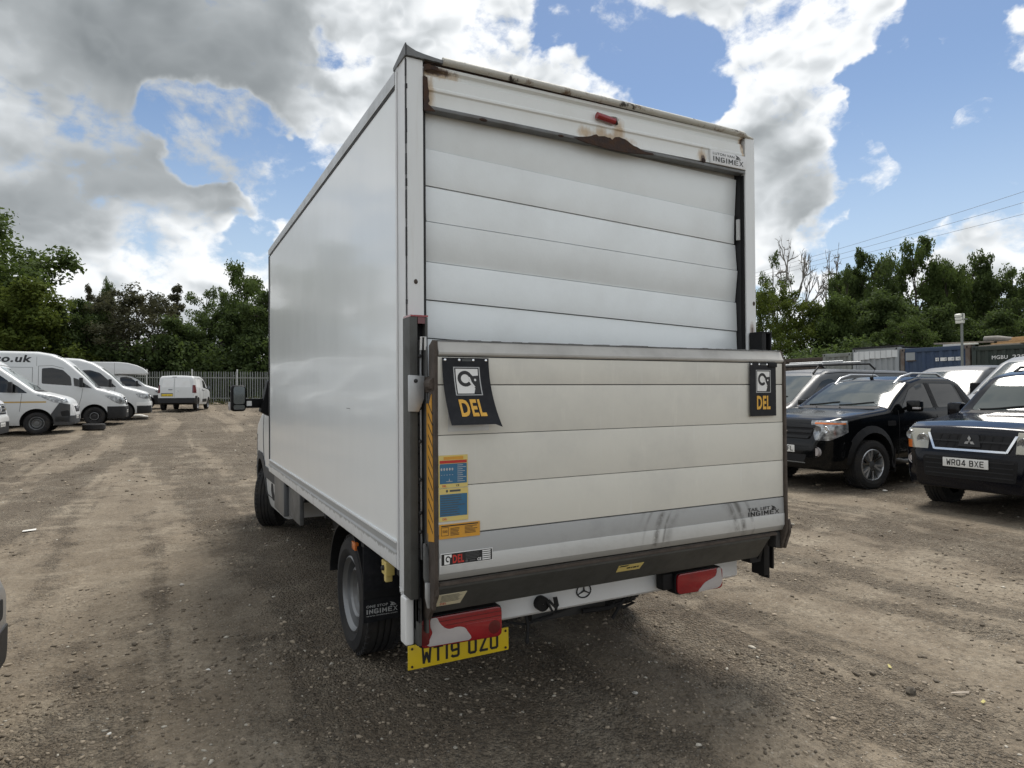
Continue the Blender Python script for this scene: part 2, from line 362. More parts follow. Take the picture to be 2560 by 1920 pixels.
# number plate characters: strokes on a 50 x 79 cell
GLYPH = {'W': [[(4, 79), (11, 0), (25, 52), (39, 0), (46, 79)]], 'T': [[(0, 72), (50, 72)], [(25, 72), (25, 0)]], '1': [[(25, 79), (25, 0)]],
         '9': [[(43, 40), (12, 36), (7, 44), (7, 66), (13, 72), (37, 72), (43, 66), (43, 13), (37, 7), (14, 7), (7, 12)]],
         'O': [[(7, 13), (7, 66), (13, 72), (37, 72), (43, 66), (43, 13), (37, 7), (13, 7), (7, 13), (7, 40)]], 'Z': [[(2, 72), (42, 72), (8, 7), (48, 7)]],
         'U': [[(7, 79), (7, 13), (13, 7), (37, 7), (43, 13), (43, 79)]], 'R': [[(7, 0), (7, 72), (37, 72), (43, 66), (43, 42), (37, 36), (7, 36)], [(28, 36), (44, 0)]],
         '4': [[(36, 0), (36, 79)], [(34, 76), (6, 22), (50, 22)]], 'B': [[(7, 0), (7, 79)], [(7, 72), (37, 72), (42, 66), (42, 46), (37, 41), (7, 41)], [(37, 41), (43, 35), (43, 13), (37, 7), (7, 7)]],
         'X': [[(5, 79), (45, 0)], [(45, 79), (5, 0)]], 'E': [[(47, 72), (7, 72), (7, 7), (47, 7)], [(7, 40), (42, 40)]], 'H': [[(7, 79), (7, 0)], [(43, 79), (43, 0)], [(7, 40), (43, 40)]],
         'F': [[(47, 72), (7, 72), (7, 0)], [(7, 38), (42, 38)]], 'L': [[(7, 79), (7, 7), (47, 7)]], '5': [[(42, 72), (8, 72), (7, 44), (36, 46), (43, 40), (43, 13), (37, 7), (12, 7), (6, 14)]]}
GLYPH['I'] = [[(25, 79), (25, 0)]]; GLYPH['N'] = [[(7, 0), (7, 79)], [(7, 74), (43, 5)], [(43, 0), (43, 79)]]; GLYPH['M'] = [[(7, 0), (7, 79)], [(7, 76), (25, 24)], [(25, 24), (43, 76)], [(43, 0), (43, 79)]]
GLYPH['G'] = [[(43, 62), (37, 72), (13, 72), (7, 66), (7, 13), (13, 7), (37, 7), (43, 13), (43, 36), (26, 36)]]
GLYPH['0'] = GLYPH['O']
def plate_text(mb, s_, p, R, U, w, h, f=None):
    """plate characters as flat strokes; lower left p, total width w, height h"""
    adv = [(34 if c == ' ' else (30 if c in '1I' else (70 if c == 'M' else 61))) for c in s_]; k = w / (sum(adv) - 11); p, R, U = Vector(p), Vector(R), Vector(U); x = 0
    Nn = R.cross(U)
    for c, a in zip(s_, adv):
        for line in GLYPH.get(c, []):
            for j, ((xa, ya), (xb, yb)) in enumerate(zip(line, line[1:])):
                if c in '1I': xa -= 15; xb -= 15
                if c == 'M': xa *= 1.18; xb *= 1.18
                d = Vector((xb - xa, yb - ya)); l = d.length; d /= l; n = Vector((-d.y, d.x)) * 6.4; e = d * 3.0
                q = [Vector((xa, ya)) - e - n, Vector((xb, yb)) + e - n, Vector((xb, yb)) + e + n, Vector((xa, ya)) - e + n]
                P = [p + R * ((x + max(0, min(v.x, 62 if c == 'M' else 52))) * k) + U * (max(0, min(79, v.y)) / 79 * h) + Nn * (.00012 * j) for v in q]
                mb.add(P, [(0, 1, 2, 3)])
        x += a
    return mb

# ------------------------------------------------------------------ ground
def vnoise(x, y, seed):
    xi = np.floor(x).astype(np.int64); yi = np.floor(y).astype(np.int64); fx = x - xi; fy = y - yi
    def h(a, b):
        n = (a * 374761393 + b * 668265263 + seed * 1442695041) & 0xffffffff
        n = ((n ^ (n >> 13)) * 1274126177) & 0xffffffff
        return ((n ^ (n >> 16)) & 0xffff) / 65535.0
    u = fx * fx * (3 - 2 * fx); v = fy * fy * (3 - 2 * fy)
    return (h(xi, yi) * (1 - u) + h(xi + 1, yi) * u) * (1 - v) + (h(xi, yi + 1) * (1 - u) + h(xi + 1, yi + 1) * u) * v - .5
def fbm(x, y, seed, octs=5, s=1., g=.5):
    t = 0; a = 1.
    for i in range(octs): t = t + a * vnoise(x * s + 17.3 * i, y * s - 9.1 * i, seed + i); s *= 2.03; a *= g
    return t
def lie(x, y):
    """the lie of the yard: level round the van, rising gently away from the camera"""
    x = np.asarray(x, float); y = np.asarray(y, float)
    q = np.clip((y - 8) / 6, 0, 1); a = .0205 * np.clip(y - 8, 0, 45) * q
    return a + .02 * np.clip(x - 12, 0, 14)
def ground_z(x, y):
    x = np.asarray(x, float); y = np.asarray(y, float)
    near = 1.
    r = fbm(x, y, 3, 4, .45) * .035 + fbm(x, y, 11, 5, 2.2) * .030 + fbm(x, y, 51, 3, 9.) * .014 + fbm(x * .55 + y * .25, y * 1.9 - x * .8, 23, 3, 1.1) * .02
    # pressed flat where the wheels of the big van stand
    return lie(x, y) + r * np.clip((np.hypot(x - 1, y - 3) + 1.0) / 4, .45, 1.)
def gz(x, y): return float(ground_z(x, y))
def spaced(a, lo, hi, b, st, grow=1.12):
    L = [lo]; s_ = st
    while L[-1] > a: s_ *= grow; L.append(L[-1] - s_)
    Rr = [hi]; s_ = st
    while Rr[-1] < b: s_ *= grow; Rr.append(Rr[-1] + s_)
    return np.array(L[::-1][:-1] + list(np.arange(lo, hi, st)) + Rr)
gx = spaced(-700, -4.5, 6.0, 700, .033); gy = spaced(-700, -2.0, 5.5, 700, .033, 1.07)
GX, GY = np.meshgrid(gx, gy); GZ = ground_z(GX, GY)
me = bpy.data.meshes.new('ground'); nx, ny = len(gx), len(gy)
V = np.stack([GX, GY, GZ], -1).reshape(-1, 3)
I = (np.arange(ny - 1)[:, None] * nx + np.arange(nx - 1)[None, :]).reshape(-1)
Fq = np.stack([I, I + 1, I + 1 + nx, I + nx], -1)
def np_mesh(name, V, F):
    me = bpy.data.meshes.new(name); k = F.shape[1]
    me.vertices.add(len(V)); me.vertices.foreach_set('co', np.ascontiguousarray(V, np.float32).ravel())
    me.loops.add(F.size); me.loops.foreach_set('vertex_index', np.ascontiguousarray(F, np.int32).ravel())
    me.polygons.add(len(F)); me.polygons.foreach_set('loop_start', np.arange(0, F.size, k, dtype=np.int32)); 
    me.update(calc_edges=True); me.validate(); return me
def ground_mat():
    m = bpy.data.materials.new('trodden gravel'); m.use_nodes = True; nt = m.node_tree; b = nt.nodes['Principled BSDF']
    co = N(nt, 'ShaderNodeTexCoord').outputs['Object']
    big = NOISE(nt, co, .35, 4, .6); mid = NOISE(nt, co, 1.7, 6, .65); fine = NOISE(nt, co, 26., 6, .7); grit = NOISE(nt, co, 95., 3, .6)
    c = MIXC(nt, RNG(nt, big, .35, .68), (.150, .119, .085), (.232, .191, .140))
    c = MIXC(nt, RNG(nt, mid, .44, .72, 0, .75), c, (.33, .285, .218))                 # dry, pale crust
    c = MIXC(nt, RNG(nt, NOISE(nt, co, 3.1, 5, .7), .52, .74, 0, .6), c, (.095, .075, .053))   # damp and oily patches
    c = MIXC(nt, RNG(nt, fine, .42, .64, 0, .72, 'LINEAR'), c, (.055, .044, .032))
    c = MIXC(nt, RNG(nt, grit, .56, .74, 0, .65), c, (.31, .28, .23))
    vor = N(nt, 'ShaderNodeTexVoronoi', {'Vector': co, 'Scale': 34.0, 'Randomness': 1.0})
    peb = RNG(nt, vor.outputs['Distance'], .34, .16)
    pick = RNG(nt, N(nt, 'ShaderNodeSeparateColor', {0: vor.outputs['Color']}).outputs[0], .62, .70)
    pm = M(nt, 'MULTIPLY', peb, pick)
    pc = MIXC(nt, N(nt, 'ShaderNodeSeparateColor', {0: vor.outputs['Color']}).outputs[1], (.055, .046, .036), (.34, .315, .27))
    c = MIXC(nt, M(nt, 'MULTIPLY', pm, .8), c, pc)
    v2 = N(nt, 'ShaderNodeTexVoronoi', {'Vector': co, 'Scale': 95.0, 'Randomness': 1.0}); g2 = N(nt, 'ShaderNodeSeparateColor', {0: v2.outputs['Color']})
    pm2 = M(nt, 'MULTIPLY', RNG(nt, v2.outputs['Distance'], .42, .22), RNG(nt, g2.outputs[0], .55, .62))
    c = MIXC(nt, M(nt, 'MULTIPLY', pm2, .9), c, MIXC(nt, g2.outputs[1], (.030, .025, .020), (.27, .245, .20)))
    # streaks drawn out along the lane by turning wheels
    mp = N(nt, 'ShaderNodeMapping', {'Vector': co, 'Scale': (2.6, .3, 1)}).outputs[0]
    tr = N(nt, 'ShaderNodeMapping', {'Vector': co, 'Scale': (1.0, .09, 1)}).outputs[0]
    c = MIXC(nt, RNG(nt, NOISE(nt, tr, 1.3, 3, .5, dist=.6), .50, .66, 0, .22), c, (.105, .085, .062))   # wheel tracks
    c = MIXC(nt, RNG(nt, NOISE(nt, mp, 1.6, 5, .6), .5, .72, 0, .2), c, (.32, .278, .214))
    pk = RNG(nt, M(nt, 'ADD', NOISE(nt, tr, 1.1, 4, .55, dist=.5), M(nt, 'MULTIPLY', M(nt, 'SUBTRACT', NOISE(nt, co, 2.6, 4, .6), .5), .35)), .49, .60)    # rolled flat
    c = MIXC(nt, M(nt, 'MULTIPLY', pk, .20), c, MIXC(nt, NOISE(nt, co, 11, 5, .65), (.14, .113, .080), (.29, .245, .18)))
    nt.links.new(c, b.inputs['Base Color']); b.inputs['Roughness'].default_value = .93; b.inputs['Specular IOR Level'].default_value = .25
    h = M(nt, 'ADD', M(nt, 'MULTIPLY', fine, .9), M(nt, 'MULTIPLY', grit, .35)); h = M(nt, 'ADD', h, M(nt, 'ADD', M(nt, 'MULTIPLY', pm, .7), M(nt, 'MULTIPLY', pm2, .35)))
    h = M(nt, 'ADD', h, M(nt, 'MULTIPLY', NOISE(nt, co, 8., 4, .6), 1.5))
    v3 = N(nt, 'ShaderNodeTexVoronoi', {'Vector': N(nt, 'ShaderNodeVectorMath', {0: N(nt, 'ShaderNodeTexNoise', {'Vector': co, 'Scale': 30.0, 'Detail': 2.0}).outputs['Color'], 1: (.02, .02, .02), 2: co}, operation='MULTIPLY_ADD').outputs[0], 'Scale': 62.0}, feature='F1')
    h = M(nt, 'SUBTRACT', h, M(nt, 'MULTIPLY', v3.outputs['Distance'], 1.1))
    bn = N(nt, 'ShaderNodeBump', {'Strength': M(nt, 'SUBTRACT', 1.0, M(nt, 'MULTIPLY', pk, .6)), 'Distance': .024, 'Height': h}); nt.links.new(bn.outputs[0], b.inputs['Normal'])
    return m
me = np_mesh('ground', V, Fq); me.materials.append(ground_mat()); me.shade_smooth()
ground = bpy.data.objects.new('ground', me); COL.objects.link(ground)
tag(ground, 'brown stony dirt surface of the yard', None, kind='structure')

# loose stones: one joined mesh, each stone a small lump with its own colour
def gravel():
    rng = np.random.default_rng(5)
    P = []
    # density falls with distance from the camera
    for n, d0, d1, s0, s1 in ((16000, 1.6, 4.2, .0025, .013), (13000, 4.0, 9., .004, .019), (6000, 8., 22., .008, .034), (1500, 20., 45., .02, .05)):
        d = np.sqrt(rng.uniform(d0 * d0, d1 * d1, n)); a = CAM_YAW + rng.uniform(-.74, .74, n)
        x = CAM_POS.x + d * np.sin(a); y = CAM_POS.y + d * np.cos(a)
        sz = s0 + (s1 - s0) * rng.random(n) ** 4.0
        keep = fbm(x, y, 41, 3, .7) * 1.6 + rng.random(n) * .9 > .32
        P.append(np.stack([x, y, sz], -1)[keep])
    P = np.concatenate(P); n = len(P)
    t = (1 + 5 ** .5) / 2
    ico = np.array([(-1, t, 0), (1, t, 0), (-1, -t, 0), (1, -t, 0), (0, -1, t), (0, 1, t), (0, -1, -t), (0, 1, -t), (t, 0, -1), (t, 0, 1), (-t, 0, -1), (-t, 0, 1)]) / 1.9
    F = np.array([(0, 11, 5), (0, 5, 1), (0, 1, 7), (0, 7, 10), (0, 10, 11), (1, 5, 9), (5, 11, 4), (11, 10, 2), (10, 7, 6), (7, 1, 8), (3, 9, 4), (3, 4, 2), (3, 2, 6), (3, 6, 8), (3, 8, 9), (4, 9, 5), (2, 4, 11), (6, 2, 10), (8, 6, 7), (9, 8, 1)])
    jit = 1 + rng.uniform(-.32, .32, (n, 12, 1)); sc = np.stack([rng.uniform(.8, 1.5, n), rng.uniform(.6, 1.1, n), rng.uniform(.4, .8, n)], -1)
    ang = rng.uniform(0, 2 * pi, n); c, s_ = np.cos(ang), np.sin(ang)
    v = ico[None] * jit * sc[:, None, :] * P[:, 2][:, None, None]
    vx = v[..., 0] * c[:, None] - v[..., 1] * s_[:, None]; vy = v[..., 0] * s_[:, None] + v[..., 1] * c[:, None]
    z0 = ground_z(P[:, 0], P[:, 1]) + P[:, 2] * .12
    V = np.stack([vx + P[:, 0][:, None], vy + P[:, 1][:, None], v[..., 2] + z0[:, None]], -1).reshape(-1, 3)
    FF = (F[None] + (np.arange(n) * 12)[:, None, None]).reshape(-1, 3)
    me = np_mesh('gravel', V, FF)
    k = rng.random(n); base = np.where(k[:, None] < .04, np.array([.40, .37, .31]), np.where(k[:, None] < .45, np.array([.26, .215, .16]), np.array([.12, .097, .07])))
    colr = base * rng.uniform(.75, 1.25, (n, 1))
    at_ = me.color_attributes.new('stone', 'FLOAT_COLOR', 'POINT')
    at_.data.foreach_set('color', np.concatenate([np.repeat(colr, 12, 0), np.ones((n * 12, 1))], 1).astype(np.float32).ravel())
    m = bpy.data.materials.new('loose stones'); m.use_nodes = True; nt = m.node_tree
    nt.links.new(N(nt, 'ShaderNodeVertexColor', layer_name='stone').outputs[0], nt.nodes['Principled BSDF'].inputs['Base Color'])
    nt.nodes['Principled BSDF'].inputs['Roughness'].default_value = .85
    me.materials.append(m)
    o = bpy.data.objects.new('gravel', me); COL.objects.link(o); tag(o, 'loose stones and chips lying all over the dirt yard', None, kind='stuff')
gravel()

# ------------------------------------------------------------------ vehicle bodies
from mathutils.bvhtree import BVHTree
def round_poly(P, r, n=3):
    P = [Vector(p) for p in P]; out = []
    for i, p in enumerate(P):
        a = P[i - 1] - p; b = P[(i + 1) % len(P)] - p
        ra = min(r, a.length * .45); rb = min(r, b.length * .45)
        q0 = p + a.normalized() * ra; q1 = p + b.normalized() * rb
        for k in range(n + 1):
            t = k / n; out.append(q0 * (1 - t) ** 2 + p * 2 * t * (1 - t) + q1 * t * t)
    return [tuple(q) for q in out]

class Body:
    """A sheet-metal shell lofted from the side profile (top, bot over u = metres behind the nose), the plan (half
    width factor over u) and a side section that leans in above the belt. Frame: x forward, y left, z up, nose at x = 0."""
    def __init__(s, L, W, top, bot, plan, belt, inset, rc=.13, crown=.03, arches=(), arch_depth=.42, hood_end=None, step=.09, rc_front=None, bulge=.018):
        s.L, s.W = L, W
        def f(T, u, sm=.05):
            xs, ys = zip(*T); o = np.clip(u + np.linspace(-sm, sm, 7), 0, L); return float(np.mean(np.interp(o, xs, ys)))
        us = set(np.arange(0, L, step)) | {L}
        for T in (top, bot, plan):
            for u, _ in T:
                for d in (-.05, -.02, 0, .02, .05):
                    if 0 <= u + d <= L: us.add(u + d)
        us = sorted(us); keep = [us[0]]
        for u in us[1:]:
            if u - keep[-1] > .012 or u == L: keep.append(u)
        if len(keep) > 2 and keep[-1] - keep[-2] < .012: keep.pop(-2)
        bm = bmesh.new(); rings = []
        for u in keep:
            zt, zb, w = f(top, u), f(bot, u), f(plan, u) * W / 2
            r = min(rc if (hood_end is None or u > hood_end) else (rc_front or rc), (zt - zb) * .42, w * .6)
            def side(z):
                k = 1.0
                if z > belt: k -= inset * (z - belt) + inset * .25 * (z - belt) ** 2
                if z < .55: k -= .05 * ((.55 - z) / .3) ** 2
                return w * k + bulge * max(0, 1 - ((z - .85) / .45) ** 2) * (1 if u > .3 else u / .3) - bulge
            half = [(0, zb)]
            rb = min(.05, (zt - zb) * .2); y0 = side(zb + rb)
            for k in range(3): a = k / 2 * pi / 2; half.append((y0 - rb + rb * sin(a), zb + rb - rb * cos(a)))
            for k in range(1, 11): z = zb + rb + (zt - r - zb - rb) * k / 10; half.append((side(z), z))
            y1 = half[-1][0]
            for k in range(1, 6): a = k / 5 * pi / 2; half.append((y1 - r + r * cos(a), zt - r + r * sin(a)))
            yt = half[-1][0]
            for k in range(1, 6): t = 1 - k / 5; half.append((yt * t, zt + crown * (1 - t * t) * min(1, (zt - zb) / .6)))
            ring = [bm.verts.new((-u, y, z)) for y, z in half] + [bm.verts.new((-u, -y, z)) for y, z in half[-2:0:-1]]
            rings.append(ring)
        n = len(rings[0])
        for a, b in zip(rings, rings[1:]):
            for k in range(n): bm.faces.new((a[k], a[(k + 1) % n], b[(k + 1) % n], b[k]))
        bm.faces.new(rings[0][::-1]); bm.faces.new(rings[-1])
        bmesh.ops.recalc_face_normals(bm, faces=bm.faces)
        s.arches = arches
        if arches:
            me = bpy.data.meshes.new('shell'); bm.to_mesh(me); bm.free()
            o = bpy.data.objects.new('shell', me); COL.objects.link(o)
            cut = MB()
            for (u, z, r) in arches:
                for sg in (-1, 1):
                    y0, y1 = sorted((sg * (W / 2 - arch_depth), sg * (W / 2 + .2)))
                    cut.lathe([(1e-4, y0), (r, y0), (r, y1), (1e-4, y1)], 36, 'y', (-u, 0, z))
            cm = bpy.data.meshes.new('cut'); cm.from_pydata(cut.v, [], cut.f)
            b2 = bmesh.new(); b2.from_mesh(cm); bmesh.ops.remove_doubles(b2, verts=b2.verts, dist=1e-3); bmesh.ops.recalc_face_normals(b2, faces=b2.faces); b2.to_mesh(cm); b2.free()
            c = bpy.data.objects.new('cut', cm); COL.objects.link(c)
            md = o.modifiers.new('b', 'BOOLEAN'); md.object = c; md.operation = 'DIFFERENCE'; md.solver = 'EXACT'
            dg = bpy.context.evaluated_depsgraph_get()
            me2 = bpy.data.meshes.new_from_object(o.evaluated_get(dg))
            bm = bmesh.new(); bm.from_mesh(me2)
            for d in (o, c): bpy.data.objects.remove(d)
            for d in (me, cm, me2): bpy.data.meshes.remove(d)
            bm.normal_update()
            for fc in bm.faces:
                p = fc.calc_center_median()
                for (u, z, r) in arches:
                    if math.hypot(p.x + u, p.z - z) < r + .004 and (abs(fc.normal.y) < .5 or abs(p.y) < W / 2 - arch_depth + .02): fc.material_index = 1
        for fc in bm.faces:
            if fc.normal.z < -.8 and fc.calc_center_median().z < .6: fc.material_index = 1
        s.bm = bm
        t = bm.copy(); bmesh.ops.triangulate(t, faces=t.faces); s.bvh = BVHTree.FromBMesh(t); t.free()
        # the shell without arch linings and floor, from which the panels are cut
        s.outer = bm.copy()
        bmesh.ops.delete(s.outer, geom=[x for x in s.outer.faces if x.material_index == 1], context='FACES')
    def shell(s, parent, mat, name='body', lining='underbody'):
        return obj(name, s.bm.copy(), [mat, lining], parent, smooth=.55)
    def cutout(s, planes, box=None):
        bm = s.outer.copy()
        if box:
            x0, x1, y0, y1, z0, z1 = box; e = .25
            dead = []
            for f in bm.faces:
                vs = [v.co for v in f.verts]
                if (max(v.x for v in vs) < x0 or min(v.x for v in vs) > x1 or max(v.y for v in vs) < y0 or min(v.y for v in vs) > y1
                        or max(v.z for v in vs) < z0 or min(v.z for v in vs) > z1): dead.append(f)
            bmesh.ops.delete(bm, geom=dead, context='FACES')
        for co, no in planes:
            bmesh.ops.bisect_plane(bm, geom=bm.verts[:] + bm.edges[:] + bm.faces[:], dist=1e-5, plane_co=co, plane_no=no, clear_outer=True)
        return bm
    def skin(s, name, planes, box, off, mat, parent, lip=.012, label=None):
        bm = s.cutout(planes, box)
        if not bm.faces: bm.free(); return None
        bm.normal_update()
        be = [e for e in bm.edges if e.is_boundary]
        nr = {v: v.normal.copy() for v in bm.verts}
        for v, n in nr.items(): v.co += n * off
        if lip:
            r = bmesh.ops.extrude_edge_only(bm, edges=be)
            src = {}
            for e in r['geom']:
                if isinstance(e, bmesh.types.BMVert):
                    for l in e.link_edges:
                        q = l.other_vert(e)
                        if q in nr and (q.co - e.co).length < 1e-7: e.co -= nr[q] * (off + lip); break
        return obj(name, bm, mat, parent, smooth=.6, label=label)
    def _planes(s, poly, conv):
        c = Vector((sum(p[0] for p in poly) / len(poly), sum(p[1] for p in poly) / len(poly))); out = []
        for i in range(len(poly)):
            a, b = Vector(poly[i - 1]), Vector(poly[i]); d = b - a
            if d.length < 1e-6: continue
            n = Vector((d.y, -d.x)).normalized()
            if n.dot(a - c) < 0: n = -n
            out.append((conv(a), conv(n)))
        return out
    def side(s, name, poly, sg, off, mat, parent, r=0, **k):
        if r: poly = round_poly(poly, r)
        pl = s._planes(poly, lambda q: Vector((-q[0], 0, q[1])))
        us = [p[0] for p in poly]; zs = [p[1] for p in poly]
        y = (.15, 9) if sg > 0 else (-9, -.15)
        return s.skin(name, pl, (-max(us), -min(us), y[0], y[1], min(zs), max(zs)), off, mat, parent, **k)
    def front(s, name, poly, umax, off, mat, parent, r=0, **k):
        if r: poly = round_poly(poly, r)
        pl = s._planes(poly, lambda q: Vector((0, q[0], q[1]))) + [(Vector((-umax, 0, 0)), Vector((-1, 0, 0)))]
        ys = [p[0] for p in poly]; zs = [p[1] for p in poly]
        return s.skin(name, pl, (-umax, 9, min(ys), max(ys), min(zs), max(zs)), off, mat, parent, **k)
    def rear(s, name, poly, umin, off, mat, parent, r=0, **k):
        if r: poly = round_poly(poly, r)
        pl = s._planes(poly, lambda q: Vector((0, q[0], q[1]))) + [(Vector((-umin, 0, 0)), Vector((1, 0, 0)))]
        ys = [p[0] for p in poly]; zs = [p[1] for p in poly]
        return s.skin(name, pl, (-9, -umin, min(ys), max(ys), min(zs), max(zs)), off, mat, parent, **k)
    def roof(s, name, poly, zmin, off, mat, parent, r=0, **k):
        if r: poly = round_poly(poly, r)
        pl = s._planes(poly, lambda q: Vector((-q[0], q[1], 0))) + [(Vector((0, 0, zmin)), Vector((0, 0, -1)))]
        us = [p[0] for p in poly]; ys = [p[1] for p in poly]
        return s.skin(name, pl, (-max(us), -min(us), min(ys), max(ys), zmin, 9), off, mat, parent, **k)
    def band(s, name, off, mat, parent, u=(0, 99), y=(-9, 9), z=(-9, 9), extra=(), **k):
        pl = [(Vector((-u[0], 0, 0)), Vector((1, 0, 0))), (Vector((-u[1], 0, 0)), Vector((-1, 0, 0))), (Vector((0, y[0], 0)), Vector((0, -1, 0))), (Vector((0, y[1], 0)), Vector((0, 1, 0))),
              (Vector((0, 0, z[0])), Vector((0, 0, -1))), (Vector((0, 0, z[1])), Vector((0, 0, 1)))]
        pl = [p for p in pl if abs(p[0].x + p[0].y + p[0].z) < 8] + [(Vector(a), Vector(b)) for a, b in extra]
        return s.skin(name, pl, (-u[1], -u[0], y[0], y[1], z[0], z[1]), off, mat, parent, **k)
    def on_front(s, y, z, off=0.):
        h = s.bvh.ray_cast(Vector((1, y, z)), Vector((-1, 0, 0))); return (h[0] + Vector((off, 0, 0))) if h[0] else Vector((0, y, z))
    def on_side(s, u, z, sg, off=0.):
        h = s.bvh.ray_cast(Vector((-u, sg * 3, z)), Vector((0, -sg, 0))); return (h[0] + Vector((0, sg * off, 0))) if h[0] else Vector((-u, sg * s.W / 2, z))
    def on_top(s, u, y, off=0.):
        h = s.bvh.ray_cast(Vector((-u, y, 6)), Vector((0, 0, -1))); return (h[0] + Vector((0, 0, off))) if h[0] else Vector((-u, y, 1))
    def done(s): s.bm.free(); s.outer.free()

def seam(b, parent, pts, sg, w=.011, n='door_seam'):
    """a shut line along the side as a thin recessed-looking dark bead"""
    mb = MB()
    for (u0, z0), (u1, z1) in zip(pts, pts[1:]):
        k = max(2, int(math.hypot(u1 - u0, z1 - z0) / .12))
        P = [b.on_side(u0 + (u1 - u0) * i / k, z0 + (z1 - z0) * i / k, sg, .0005) for i in range(k + 1)]
        mb.tube(P, w / 2, 5)
    return obj(n, mb, 'gap black', parent)

def wheel(parent, c, sg, R, w, rim, style, tyre='dusty tyre', name='wheel', full=True):
    """c: hub centre on the outer face, in the parent's frame; sg: +1 outer face looks to +y"""
    e = empty(name, c, parent=parent)
    o = lambda t: -sg * t                                   # distance inwards
    g = .007
    P = [(rim, .02), (rim + .012, .004), (rim + (R - rim) * .35, -.012), (rim + (R - rim) * .75, -.004), (R - .022, .012), (R - .005, .026), (R, .045)]
    n = 4; x = .045; step = (w - .09) / n
    for i in range(n):
        x1 = x + step
        P += [(R, x1 - .008)] + ([(R - .009, x1 - .006), (R - .009, x1 + .002), (R, x1 + .004)] if i < n - 1 else [])
        x = x1
    P += [(R - .01, w - .02), (R - .05, w), (rim + .01, w - .01)]
    mb = MB().lathe([(r, o(t)) for r, t in P], 48)
    # shoulder lugs so that the tread is not a bare drum
    for k in range(44):
        a = 2 * pi * k / 44
        for t0 in (.016, w - .036):
            ca, sa = cos(a), sin(a); ca2, sa2 = cos(a + .075), sin(a + .075)
            r0, r1 = R - .02, R + .002
            ys = (o(t0), o(t0 + .022))
            mb.hexa([(r0 * ca, ys[0], r0 * sa), (r0 * ca2, ys[0], r0 * sa2), (r0 * ca2, ys[1], r0 * sa2), (r0 * ca, ys[1], r0 * sa),
                     (r1 * ca, ys[0], r1 * sa), (r1 * ca2, ys[0], r1 * sa2), (r1 * ca2, ys[1], r1 * sa2), (r1 * ca, ys[1], r1 * sa)])
    obj('tyre', mb, tyre, e, smooth=.5)
    if style == 'steel' or style == 'black' or style == 'ring':
        m = {'steel': 'wheel steel', 'black': 'black wheel', 'ring': 'black wheel'}[style]
        P = [(rim + .004, .012), (rim - .006, .006), (rim - .014, .02), (rim - .026, .03), (rim - .03, .06), (rim - .034, .085), (rim * .80, .092), (rim * .76, .070), (rim * .70, .045), (rim * .63, .036), (rim * .57, .048), (rim * .50, .078), (rim * .34, .082), (rim * .33, .06), (rim * .22, .055), (.001, .055)]
        obj('rim', MB().lathe([(r, o(t)) for r, t in P], 40, mis=[0] * 10 + [1] * 5), [m, 'black wheel' if m == 'black wheel' else 'dull steel'], e, smooth=.6)
        h = MB()
        for k in range(8):
            a = 2 * pi * k / 8 + .2
            h.lathe([(.001, 0), (rim * .075, -.003), (rim * .075, .004), (.001, .004)], 10, 'y', (cos(a) * rim * .82, o(.088), sin(a) * rim * .82))
        for k in range(6):
            a = 2 * pi * k / 6
            h.sphere((cos(a) * rim * .27, o(.085), sin(a) * rim * .27), .013, 6, 4)
        h.lathe([(.001, o(.055)), (rim * .2, o(.058)), (rim * .22, o(.09))], 20)
        obj('hub', h, 'black wheel' if style == 'steel' else 'dull steel', e, smooth=.6)
        if style == 'ring':
            obj('trim_ring', MB().lathe([(rim * .72, o(.03)), (rim * .70, o(.018)), (rim * .60, o(.016)), (rim * .57, o(.03))], 32), 'wheel steel', e, smooth=.8)
    else:                                                    # alloy: twin spokes, 'alloy'
        P = [(rim + .004, .012), (rim - .008, .004), (rim - .018, .02), (rim - .022, .14), (.001, .15)]
        obj('rim', MB().lathe([(r, o(t)) for r, t in P], 40), ['silver paint', 'gap black'], e, smooth=.6)
        for pl in (e.children[-1].data.polygons,):
            for p in pl:
                if abs(p.center[1]) > .03: p.material_index = 1
        for k in range(6):
            sp = MB()
            for d in (-.16, .16):
                a = 2 * pi * k / 6 + .3
                a0, a1 = a + d * .45, a + d * 1.25
                def q(r, an, t, side_): return (r * cos(an) - sin(an) * side_, o(t), r * sin(an) + cos(an) * side_)
                r0, r1 = rim * .22, rim - .012
                sp.hexa([q(r0, a0, .07, -.018), q(r1, a1, .055, -.021), q(r1, a1, .055, .021), q(r0, a0, .07, .018), q(r0, a0, .030, -.014), q(r1, a1, .012, -.016), q(r1, a1, .012, .016), q(r0, a0, .030, .014)])
            obj('spoke', sp, 'chrome' if k % 2 == 0 else 'silver paint', e)
        obj('hub_cap', MB().lathe([(rim * .25, o(.06)), (rim * .25, o(.03)), (rim * .14, o(.018)), (.001, o(.018))], 20), 'grey plastic', e, smooth=.6)
    return e

